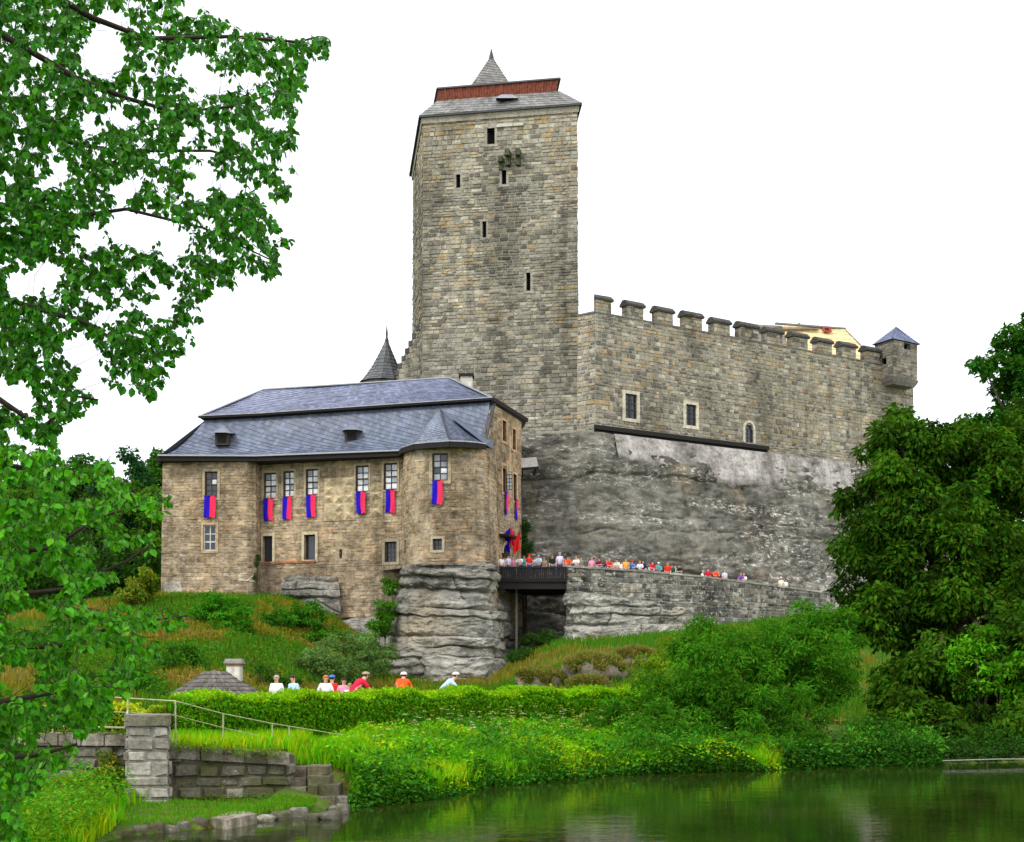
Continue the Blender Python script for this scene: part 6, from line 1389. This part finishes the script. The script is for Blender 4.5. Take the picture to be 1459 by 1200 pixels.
LOWER = [(-60, 630), (60, 640), (110, 670), (150, 655), (175, 690), (236, 705), (240, 722), (200, 740), (215, 780), (180, 795), (175, 840), (200, 860), (272, 872), (270, 890), (215, 900), (235, 925), (190, 950), (205, 980), (150, 1000), (160, 1030), (110, 1050), (110, 1085), (70, 1095), (55, 1120), (30, 1150), (45, 1200), (-60, 1210)]
GAPS = [(195, 325, 45, 22), (150, 75, 26, 28), (165, 30, 20, 12), (275, 90, 22, 14), (180, 270, 18, 16), (130, 335, 16, 10), (60, 395, 26, 14), (30, 405, 20, 12), (110, 495, 22, 16), (290, 250, 14, 14), (330, 265, 16, 10), (85, 245, 12, 18), (300, 115, 20, 10), (250, 345, 20, 14), (60, 80, 12, 10), (150, 450, 14, 10), (225, 440, 18, 10), (5, 560, 14, 12), (35, 570, 12, 16), (240, 420, 14, 8), (165, 170, 14, 10), (390, 175, 14, 8), (355, 110, 16, 10), (30, 640, 22, 14)]
LGAPS = [(190, 745, 28, 14), (120, 760, 24, 12), (175, 800, 40, 16), (150, 850, 30, 14), (60, 830, 26, 12), (130, 940, 26, 12), (40, 880, 24, 14), (30, 700, 20, 10), (120, 700, 26, 10), (80, 1050, 24, 14), (30, 960, 24, 12)]
def inside(poly, x, y):
    c = False; j = len(poly) - 1
    for i in range(len(poly)):
        (xi, yi), (xj, yj) = poly[i], poly[j]
        if (yi > y) != (yj > y) and x < (xj - xi) * (y - yi) / (yj - yi) + xi: c = not c
        j = i
    return c
rg = random.Random(77); LC, LD, LN, LS, LK = [], [], [], [], []; twg = MB()
def sprigs(poly, n, y0, y1, base, gaps, dy0, dy1, per=(8, 13), size=(0.024, 0.056), thin=0.75):
    cs = []
    while len(cs) < n:
        px, py = rg.uniform(-60, 480), rg.uniform(y0, y1)
        if not inside(poly, px, py) or any(((px - g[0]) / (g[2] + 6)) ** 2 + ((py - g[1]) / (g[3] + 6)) ** 2 < 1 for g in gaps): continue
        if px > 170 and rg.random() > thin: continue
        cs.append(P(px, py, rg.uniform(dy0, dy1)))
    base_n = np.array(NODE); cs.sort(key=lambda c: float(((base_n - np.array(c)) ** 2).sum(1).min()))
    for c in cs:
        arr = NB[:NN[0]]; dv = arr - np.array(c); k_ = int(np.argmin((dv ** 2).sum(1) + 0.5 * np.maximum(0, dv[:, 0]))); nn = Vector(arr[k_]); s = nn
        if (nn - c).length > 1.1: c = nn + (c - nn) * (1.1 / (nn - c).length)
        mid = s.lerp(c, 0.55) + Vector((rg.uniform(-.03, .03), rg.uniform(-.03, .03), rg.uniform(0.0, 0.06))); twg.tube([s, mid, c], [0.0019, 0.0015, 0.0008], 3, cap=False); NB[NN[0]] = c; NB[NN[0] + 1] = mid; NN[0] += 2
        d0 = (c - mid).normalized(); k = rg.randint(*per)
        for i in range(k):
            t = i / k; p = mid.lerp(c, 0.15 + 0.95 * t); side = Vector((rg.uniform(-1, 1), rg.uniform(-1, 1), rg.uniform(-0.9, 0.35))).normalized()
            ln = rg.uniform(*size); dd = (d0 * 0.35 + side * 0.8 + Vector((0, 0, -0.55))).normalized()
            q = p + dd * (ln * 0.75)
            qx, qy = CX + q.x / q.y * F, HY - (q.z - H) / q.y * F
            if any(((qx - g[0]) / g[2]) ** 2 + ((qy - g[1]) / g[3]) ** 2 < 1 for g in gaps): continue
            pe = p + dd * (ln * 0.28); twg.add([p - Vector((0.0011, 0, 0)), p + Vector((0.0011, 0, 0)), pe + Vector((0.0008, 0, 0.0006)), pe - Vector((0.0008, 0, 0.0006))], [(0, 1, 2, 3)])
            LC.append(q); LD.append(dd); LN.append(Vector((rg.uniform(-0.8, 0.8), rg.uniform(-0.9, 0.3), rg.uniform(0.25, 1))).normalized()); LS.append(ln)
            v = rg.uniform(0.5, 1.45); LK.append((base[0] * v * rg.uniform(0.7, 1.5), base[1] * v, base[2] * v))
sprigs(UPPER, 2700, -60, 655, (0.034, 0.205, 0.004), GAPS, 6.6, 9.6)  # upper leaves darker, lower ones brighter: backlight put into the leaf colour
sprigs(LOWER, 1700, 630, 1210, (0.062, 0.30, 0.006), LGAPS, 5.8, 8.6, size=(0.024, 0.052), thin=0.6)
twg.build('twig', MT['twig'], LT)
A = [np.array([tuple(v) for v in q], float) for q in (LC, LD, LN)]; S_ = np.array(LS); K_ = np.array(LK)
V, Fq = leaf_arrays(*A[:3], S_, aspect=0.78, fold=0.10)
n = len(S_); key = S_ / A[0][:, 1]; pxs = CX + A[0][:, 0] / A[0][:, 1] * F
key[(pxs < 0)] = 0; order = np.argsort(-key); single = order[:300]; rest = np.sort(order[300:])
Vr = V.reshape(n, 6, 3)
def leafmesh(idx, name):
    m = len(idx); k = np.arange(m)[:, None] * 6
    me = np_mesh(name, Vr[idx].reshape(-1, 3), np.concatenate([k + np.array([[0, 1, 2, 3]]), k + np.array([[0, 3, 4, 5]])], 0), np.repeat(K_[idx], 6, 0)); me.materials.append(MT['leaf_gloss']); return me
tag(put(bpy.data.objects.new('foliage', leafmesh(rest, 'foliage')), LT), kind='stuff')
for i in single: put(bpy.data.objects.new('leaf', leafmesh(np.array([i]), 'leaf')), LT)

# ---------------------------------------------------------------- people
def skin(verts, edges, rad, root=0, sub=1):
    me = bpy.data.meshes.new('skin'); me.from_pydata(verts, edges, []); o = bpy.data.objects.new('skin', me); coll.objects.link(o)
    o.modifiers.new('s', 'SKIN'); m2 = o.modifiers.new('d', 'SUBSURF'); m2.levels = sub; m2.render_levels = sub
    for i, sv in enumerate(me.skin_vertices[0].data):
        rr = rad[i]; sv.radius = rr if hasattr(rr, '__len__') else (rr, rr); sv.use_root = (i == root)
    dg = bpy.context.evaluated_depsgraph_get(); ev = o.evaluated_get(dg); out = bpy.data.meshes.new_from_object(ev)
    bpy.data.objects.remove(o); out.polygons.foreach_set('use_smooth', [True] * len(out.polygons)); return out
SKEL = dict(pel=(0, 0, .95), spi=(0, 0, 1.13), che=(0, 0.01, 1.31), nek=(0, 0.0, 1.44), hb=(0, -0.015, 1.53), hm=(0, -0.025, 1.60), ht=(0, -0.015, 1.655),
            sl=(-.165, 0.01, 1.385), el=(-.215, .03, 1.12), wl=(-.225, -.06, .89), hl=(-.09, 0, .9), kl=(-.1, -.015, .5), al=(-.105, .02, .1), tl=(-.12, -.13, .035),
            sr=(.165, 0.01, 1.385), er=(.215, .03, 1.12), wr=(.225, -.06, .89), hr=(.09, 0, .9), kr=(.1, -.015, .5), ar=(.105, .02, .1), tr=(.12, -.13, .035))
RAD = dict(pel=(.155, .11), spi=(.135, .1), che=(.16, .11), nek=.052, hb=(.068, .078), hm=(.076, .09), ht=(.05, .06), sl=.058, el=.043, wl=.03, hl=.085, kl=.058, al=.042, tl=.036)
for k_ in ('s', 'e', 'w', 'h', 'k', 'a', 't'): RAD[k_ + 'r'] = RAD[k_ + 'l']
EDG = [('pel', 'spi'), ('spi', 'che'), ('che', 'nek'), ('nek', 'hb'), ('hb', 'hm'), ('hm', 'ht')] + [(a + s if a not in ('che', 'pel') else a, b + s) for s in 'lr' for a, b in (('che', 's'), ('s', 'e'), ('e', 'w'), ('pel', 'h'), ('h', 'k'), ('k', 'a'), ('a', 't'))]
def sub_skin(sk, names, edges, grow=0.0, mod={}):
    idx = {n: i for i, n in enumerate(names)}
    rad = []
    for n in names:
        rr = mod.get(n, RAD.get(n, 0.06)); rr = rr if hasattr(rr, '__len__') else (rr, rr); rad.append((rr[0] + grow, rr[1] + grow))
    return skin([sk[n] for n in names], [(idx[a], idx[b]) for a, b in edges if a in idx and b in idx], rad)
def make_template(pose):
    sk = dict(SKEL); sk.update(pose)
    body = sub_skin(sk, list(sk), EDG)
    # hands with five fingers, nose and ears joined into the same body mesh
    mb = MB()
    for s in 'lr':
        e_, w_ = Vector(sk['e' + s]), Vector(sk['w' + s]); d = (w_ - e_).normalized(); sd = -1 if s == 'l' else 1; ac = d.cross(Vector((sd, 0.2, 0))).normalized(); 
        mb.tube([w_ - d * .02, w_ + d * .035, w_ + d * .085], [.024, .036, .034], 7)
        for f in range(4):
            o = w_ + d * .08 + ac * (f - 1.5) * .019; L = (.062, .072, .068, .05)[f]; cu = Vector((-sd * .4, 0, 0)); mb.tube([o, o + d * L * .5, o + (d + cu * .5).normalized() * L], [.0095, .009, .007], 5)
        mb.tube([w_ + d * .03 + ac * -.03, w_ + d * .06 + ac * -.055, w_ + d * .085 + ac * -.06], [.012, .011, .008], 5)
    hm = Vector(sk['hm']); f = Vector((0, -1, 0)); 
    if 'face' in pose: pass
    mb.tube([hm + Vector((0, -.085, .012)), hm + Vector((0, -.112, -.02)), hm + Vector((0, -.09, -.03))], [.008, .016, .012], 5)
    for s in (-1, 1): mb.ball(hm + Vector((s * .083, .005, -.005)), (.012, .02, .03), 6, 4)
    b2 = mb.mesh('x', [], True); import bmesh
    bm = bmesh.new(); bm.from_mesh(body); bm.from_mesh(b2); bm.to_mesh(body); bm.free(); bpy.data.meshes.remove(b2)
    shirt = sub_skin(sk, ['pel', 'spi', 'che', 'nek', 'sl', 'el', 'sr', 'er'], EDG, 0.018, {'nek': .05, 'el': .05, 'er': .05, 'pel': (.15, .108)})
    trou = sub_skin(sk, ['pel', 'hl', 'kl', 'al', 'hr', 'kr', 'ar'], EDG, 0.016, {'pel': (.145, .1)})
    mb = MB(); mb.ball(hm + Vector((0, .018, .03)), (.092, .1, .082), 12, 8)
    mb.v = [(x, y if not (z < hm.z + .02 and y < hm.y - .03) else hm.y - .02, z if z > hm.z - 0.03 or y > hm.y else hm.z - .01) for x, y, z in mb.v]; hair = mb.mesh('hair', [], True)
    mb = MB(); mb.ball(hm + Vector((0, .012, .05)), (.105, .125, .075), 12, 8); mb.v = [(x, y, max(z, hm.z + .035)) for x, y, z in mb.v]; mb.add([hm + Vector((-.08, -.08, .05)), hm + Vector((.08, -.08, .05)), hm + Vector((.05, -.17, .035)), hm + Vector((-.05, -.17, .035))], [(0, 1, 2, 3)]); hat = mb.mesh('cap', [], True)
    mb = MB()
    for s in (-1, 1): mb.ball(hm + Vector((s * .032, -.088, .012)), .011, 6, 4)
    mb.tube([hm + Vector((-.025, -.083, -.052)), hm + Vector((0, -.09, -.054)), hm + Vector((.025, -.083, -.052))], .006, 4); face = mb.mesh('face', [], True)
    mb = MB()
    for s in 'lr': a_, t_ = Vector(sk['a' + s]), Vector(sk['t' + s]); mb.tube([a_ + Vector((0, .05, -.06)), a_ + Vector((0, 0, -.045)), t_ + Vector((0, .02, .0)), t_ + Vector((0, -.05, 0))], [.045, .052, .045, .03], 8)
    shoes = mb.mesh('shoes', [], True)
    return dict(body=body, shirt=shirt, trousers=trou, hair=hair, hat=hat, face=face, shoes=shoes)
TPL = {'stand': make_template({}),
       'lean': make_template(dict(che=(0, -.07, 1.29), nek=(0, -.1, 1.41), hb=(0, -.125, 1.5), hm=(0, -.14, 1.57), ht=(0, -.13, 1.625), sl=(-.165, -.06, 1.36), sr=(.165, -.06, 1.36), el=(-.24, -.2, 1.15), er=(.24, -.2, 1.15), wl=(-.14, -.38, 1.12), wr=(.14, -.38, 1.12))),
       'walk': make_template(dict(kl=(-.1, -.16, .53), al=(-.1, -.2, .12), tl=(-.11, -.35, .06), kr=(.1, .02, .5), ar=(.1, .2, .14), tr=(.11, .08, .04), el=(-.22, .12, 1.13), wl=(-.21, .16, .9), er=(.22, -.06, 1.12), wr=(.2, -.22, .96))),
       'cycle': make_template(dict(pel=(0, .22, .96), spi=(0, .1, 1.13), che=(0, -.06, 1.27), nek=(0, -.18, 1.37), hb=(0, -.25, 1.43), hm=(0, -.29, 1.49), ht=(0, -.28, 1.545), sl=(-.165, -.1, 1.32), sr=(.165, -.1, 1.32), el=(-.24, -.25, 1.12), er=(.24, -.25, 1.12), wl=(-.21, -.47, 1.02), wr=(.21, -.47, 1.02),
                              hl=(-.09, .2, .93), hr=(.09, .2, .93), kl=(-.1, -.2, .78), al=(-.11, -.02, .47), tl=(-.11, -.15, .42), kr=(.1, -.08, .55), ar=(.11, .08, .2), tr=(.11, -.06, .15)))}
SKIN = M_plain('skin', (0.62, 0.36, 0.25), 0.55, var=0.08); FEAT = M_plain('facial_features', (0.16, 0.05, 0.04), 0.6); SHOE = M_plain('shoe_leather', (0.04, 0.03, 0.03), 0.6)
HAIRC = {'dark': M_plain('dark_brown_hair', (0.03, 0.018, 0.012), 0.7), 'ginger': M_plain('ginger_hair', (0.5, 0.13, 0.02), 0.6), 'grey': M_plain('grey_hair', (0.35, 0.34, 0.32), 0.7), 'fair': M_plain('fair_hair', (0.36, 0.22, 0.09), 0.6)}
COL = dict(white=(0.78, 0.78, 0.78), cream=(0.72, 0.68, 0.55), lightblue=(0.42, 0.60, 0.75), red=(0.72, 0.03, 0.02), orangered=(0.80, 0.09, 0.02), crimson=(0.62, 0.015, 0.06), pink=(0.75, 0.30, 0.45), blue=(0.06, 0.20, 0.62), teal=(0.05, 0.42, 0.48), navy=(0.02, 0.025, 0.12), black=(0.02, 0.02, 0.022), orange=(0.80, 0.38, 0.05), maroon=(0.18, 0.015, 0.04), olive=(0.24, 0.25, 0.17), lavender=(0.62, 0.62, 0.80), purple=(0.18, 0.08, 0.38), green=(0.02, 0.09, 0.04), khaki=(0.34, 0.28, 0.18), grey=(0.28, 0.28, 0.3), denim=(0.06, 0.09, 0.2), yellow=(0.8, 0.62, 0.06))
CM = {k: cloth(k + '_fabric', v) for k, v in COL.items()}
def part_obj(nm, me, m_, root):
    o = bpy.data.objects.new(nm, me); o.parent = root; coll.objects.link(o)
    if not me.materials: me.materials.append(None)
    o.material_slots[0].link = 'OBJECT'; o.material_slots[0].material = m_; return o
def person(loc, label, top, pants='denim', hair='dark', hat=None, pose='stand', rz=0, s=1.0, group=None):
    R_ = thing('person', label, 'person', loc, group, rz, local=True); R_.scale = (s, s, s); t = TPL[pose]
    b = part_obj('body', t['body'], SKIN, R_)
    part_obj('shirt', t['shirt'], CM[top], R_); part_obj('trousers', t['trousers'], CM[pants], R_); part_obj('hair', t['hair'], HAIRC[hair], R_); part_obj('facial_features', t['face'], FEAT, b); part_obj('shoes', t['shoes'], SHOE, R_)
    if hat: part_obj('cap', t['hat'], CM[hat], R_)
    return R_
GB, GR, GP = 'people crowding the timber bridge', 'people behind the ramp parapet', 'people on the path behind the hedge'
BRIDGE = [(714, 95.9, 'white', 'fair', None, 'stand', 'person in white shirt pressed against the palace end of the bridge'), (718, 97.2, 'white', 'dark', None, 'stand', 'dark-haired person in white just below the gate arch'), (724, 96.2, 'lavender', 'dark', None, 'stand', 'person in pale lavender top under the gate flags'),
          (731, 96.8, 'pink', 'grey', None, 'stand', 'grey-haired person in pink top under the gate flags'), (741, 95.8, 'white', 'fair', None, 'lean', 'fair-haired person in white leaning on bridge rail'), (746.5, 96.4, 'teal', 'dark', None, 'stand', 'person in teal top on the bridge'),
          (754, 95.8, 'red', 'dark', 'red', 'stand', 'tall person in red with red cap on the bridge'), (762, 96.5, 'white', 'dark', None, 'lean', 'person in white between the red-capped and light blue figures'), (768, 95.8, 'lightblue', 'grey', None, 'lean', 'person in light blue shirt leaning on bridge rail'),
          (775, 97.0, 'khaki', 'fair', None, 'walk', 'person in khaki shirt crossing the bridge'), (787, 95.9, 'black', 'ginger', None, 'stand', 'ginger-haired person in black on the bridge'), (797.5, 95.8, 'lavender', 'grey', None, 'stand', 'tall grey-haired person in pale shirt at the ramp end of the bridge')]
for i, (px, Y, c, hr_, hat, ps, lab) in enumerate(BRIDGE):
    person((XP(px, Y), Y, zd), lab, c, hair=hr_, hat=hat, pose=ps, rz=random.Random(i).uniform(-0.7, 0.7), s=(0.98 + 0.03 * (i % 3)) * (1.06 if 'tall' in lab else 0.98), group=GB)
RAMP = [(812, 1.1, 'orangered', 'dark', None, 'lean', 'person in orange-red shirt bending at the first parapet slab'), (827, 1.0, 'white', 'fair', None, 'lean', 'fair-haired person in white leaning on the parapet near the bridge'), (835, 1.3, 'olive', 'dark', None, 'stand', 'dark-haired person in olive shirt behind the parapet'),
        (849, 1.0, 'pink', 'fair', None, 'stand', 'fair-haired person in pink shirt behind the parapet'), (854.5, 1.6, 'blue', 'dark', None, 'lean', 'person in blue shirt right beside the pink shirt'), (861, 1.1, 'maroon', 'dark', None, 'lean', 'person in maroon shirt stooping between blue and red shirts'),
        (873, 1.0, 'red', 'grey', None, 'lean', 'grey-haired broad person in red bending over the parapet'), (886.5, 1.1, 'cream', 'dark', None, 'lean', 'dark-haired person in cream shirt behind the parapet'), (898, 1.0, 'orange', 'fair', None, 'stand', 'person in orange-yellow shirt behind the parapet'),
        (913, 1.1, 'blue', 'dark', 'red', 'lean', 'person in blue shirt and red cap behind the parapet'), (922.5, 1.0, 'white', 'ginger', None, 'lean', 'ginger-haired person in white behind the parapet'), (931, 1.4, 'navy', 'dark', None, 'stand', 'tall person in navy standing above the stooping white shirt'),
        (939, 1.0, 'crimson', 'dark', None, 'lean', 'person in crimson shirt beside the tall navy figure'), (949, 1.0, 'teal', 'dark', 'white', 'lean', 'person in teal shirt and white cap behind the parapet'), (962, 1.0, 'red', 'fair', None, 'stand', 'fair-haired person in red behind the middle of the parapet'),
        (971.5, 1.3, 'green', 'dark', None, 'stand', 'person in dark green shirt behind the parapet'), (980, 1.0, 'black', 'dark', None, 'lean', 'person in black top leaning beside the dark green shirt'), (984.5, 1.5, 'white', 'grey', None, 'lean', 'grey-haired person in white half hidden behind the black top'),
        (1023, 1.0, 'crimson', 'dark', None, 'stand', 'dark-haired person in bright crimson alone on the ramp'), (1033.5, 1.0, 'orangered', 'dark', None, 'lean', 'person in orange-red stooping low beside bright crimson shirt'), (1047, 1.0, 'lavender', 'fair', None, 'stand', 'person in pale lavender shirt on the lower ramp'),
        (1070, 1.0, 'purple', 'ginger', None, 'lean', 'ginger-haired person in purple on the lower ramp'), (1079, 1.3, 'white', 'grey', None, 'lean', 'person in white bending beside the purple top'), (1127, 1.0, 'cream', 'dark', 'white', 'stand', 'person in cream shirt and white cap at the foot of the ramp'), (1138, 1.3, 'white', 'dark', None, 'stand', 'dark-haired person in white at the foot of the ramp')]
for i, (px, off, c, hr_, hat, ps, lab) in enumerate(RAMP):
    u = rw.hit(px)[0]; p = rw.pt(u, FL_(u), -off)
    person(p, lab, c, hair=hr_, hat=hat, pose=ps, rz=random.Random(i + 50).uniform(-0.6, 0.6), s=(1.02 if 'tall' in lab else 0.97) + 0.015 * (i % 3), group=GR)
rgc = random.Random(99)
EXTRA = [('white', 'fair-haired'), ('red', 'dark-haired'), ('lightblue', 'grey-haired'), ('cream', 'dark-haired'), ('navy', 'fair-haired'), ('pink', 'dark-haired'), ('white', 'dark-haired'), ('orange', 'grey-haired'), ('black', 'fair-haired'), ('yellow', 'dark-haired'), ('lightblue', 'dark-haired'), ('crimson', 'fair-haired'), ('grey', 'dark-haired'), ('teal', 'grey-haired'), ('white', 'grey-haired'), ('maroon', 'grey-haired')]
XPX = [804, 819, 842, 866, 880, 892, 905, 918, 926, 944, 955, 967, 976, 990, 1040, 1056]
for i, ((c, hd), px) in enumerate(zip(EXTRA, XPX)):
    u = rw.hit(px if px > 809 else 812)[0]; p = rw.pt(u, FL_(u), -2.3 - 0.3 * (i % 3))
    person(p, hd + ' person in ' + {'lightblue': 'light blue', 'grey': 'mid grey'}.get(c, c) + ' top in the second row on the ramp', c, hair=hd.split('-')[0], pose=('stand', 'walk', 'lean')[i % 3], rz=rgc.uniform(-1.6, 1.6), s=0.98 + 0.02 * (i % 3), group=GR)
zf = ZPATH + 0.11
PATH = [(394, 41.0, 'white', 'grey', None, 'stand', -0.2, 'grey-haired person in white shirt walking behind the hedge'), (418, 41.0, 'lightblue', 'dark', None, 'stand', -0.7, 'dark-haired person in light blue shirt beside the white shirt'), (464, 41.6, 'white', 'ginger', None, 'walk', 0.5, 'ginger-haired person in white blouse behind the hedge'),
        (473, 43.4, 'red', 'dark', 'blue', 'stand', 2.8, 'person in red with blue cap just behind the ginger-haired person'), (490, 43.2, 'pink', 'dark', None, 'stand', 0.2, 'person in pink top between the white blouse and crimson jersey')]
for px, Y, c, hr_, hat, ps, rz_, lab in PATH:
    person((XP(px, Y), Y, zf), lab, c, hair=hr_, hat=hat, pose=ps, rz=rz_, s=0.97 if 'pink' not in lab else 0.92, group=GP)
person((XP(498.5, 43.0), 43.0, zf), 'small child in white in front of the crimson jersey', 'white', hair='fair', s=0.82, rz=0.2, group=GP)
person((XP(1137, 135.6), 135.6, zr - 1.1), 'roofer in blue overalls at the ridge of the unfinished roof', 'blue', 'blue', pose='lean', rz=1.2)
wk = MB(); wk.box(XP(1137, 135.6) - 0.5, XP(1137, 135.6) + 0.5, 135.2, 135.9, zr - 1.2, zr - 1.1); wk.build('scaffold_board', MT['wood'], UR)
# cyclists
def bicycle(loc, rz, label, frame_col):
    B = thing('bicycle', label, 'bicycle', loc, 'bicycles on the path', rz, local=True); fm = M_plain('bike_paint', frame_col, 0.35)
    for y in (-.53, .52):
        m_ = MB(); n = 24; pts = [(0, y + .32 * math.cos(2 * math.pi * k / n), .34 + .32 * math.sin(2 * math.pi * k / n)) for k in range(n + 1)]; m_.tube(pts, .02, 6, cap=False); w_ = m_.build('wheel', MT['metal'], B)
        m_ = MB()
        for k in range(14): m_.tube([(0, y, .34), (0, y + .3 * math.cos(k * .449), .34 + .3 * math.sin(k * .449))], .002, 3)
        m_.tube([(-.05, y, .34), (.05, y, .34)], .02, 6); m_.build('spokes', MT['gutter'], w_)
    m_ = MB()
    for a, b, r in (((0, .12, .3), (0, .2, .88), .018), ((0, .12, .3), (0, -.4, .78), .02), ((0, .18, .78), (0, -.42, .86), .018), ((0, -.4, .75), (0, -.44, .98), .018), ((.04, -.42, .76), (.05, -.53, .34), .014), ((-.04, -.42, .76), (-.05, -.53, .34), .014), ((.04, .12, .3), (.05, .52, .34), .012), ((-.04, .12, .3), (-.05, .52, .34), .012), ((.03, .17, .75), (.05, .52, .34), .01), ((-.03, .17, .75), (-.05, .52, .34), .01)): m_.tube([a, b], r, 6)
    m_.build('frame', fm, B)
    m_ = MB(); m_.tube([(-.27, -.5, 1.0), (-.12, -.45, 1.0), (.12, -.45, 1.0), (.27, -.5, 1.0)], .014, 6); m_.build('handlebar', MT['metal'], B)
    m_ = MB(); m_.ball((0, .22, .885), (.08, .14, .03), 8, 5); m_.build('saddle', MT['void'], B)
    m_ = MB(); m_.tube([(.09, .02, .42), (.07, .12, .3), (-.07, .12, .3), (-.09, .2, .16)], .012, 5); m_.tube([(.06, .02, .42), (.16, .02, .42)], .018, 5); m_.tube([(-.06, .2, .16), (-.16, .2, .16)], .018, 5); m_.build('pedal_crank', MT['metal'], B)
for px, Y, rz_, c, hat, fc, lab, bl in ((509.5, 42.6, 2.2, 'crimson', 'khaki', (.1, .1, .1), 'cyclist in crimson jersey and tan helmet leaning beside the child', 'black bicycle ridden by the crimson jersey cyclist'), (573, 43.6, 3.05, 'orangered', 'white', (.5, .05, .03), 'cyclist in orange-red jersey and white cap seen from behind', 'red bicycle ridden by the orange-red jersey cyclist'), (637, 44.6, 1.9, 'lightblue', 'cream', (.05, .08, .3), 'cyclist in light blue jersey and cream helmet bent over handlebars', 'blue bicycle ridden by the light blue jersey cyclist')):
    l_c = (XP(px, Y), Y, zf + 0.0); person(l_c, lab, c, 'black', hat=hat, pose='cycle', rz=rz_, s=1.1, group=GP)
    bicycle(l_c, rz_, bl, fc)
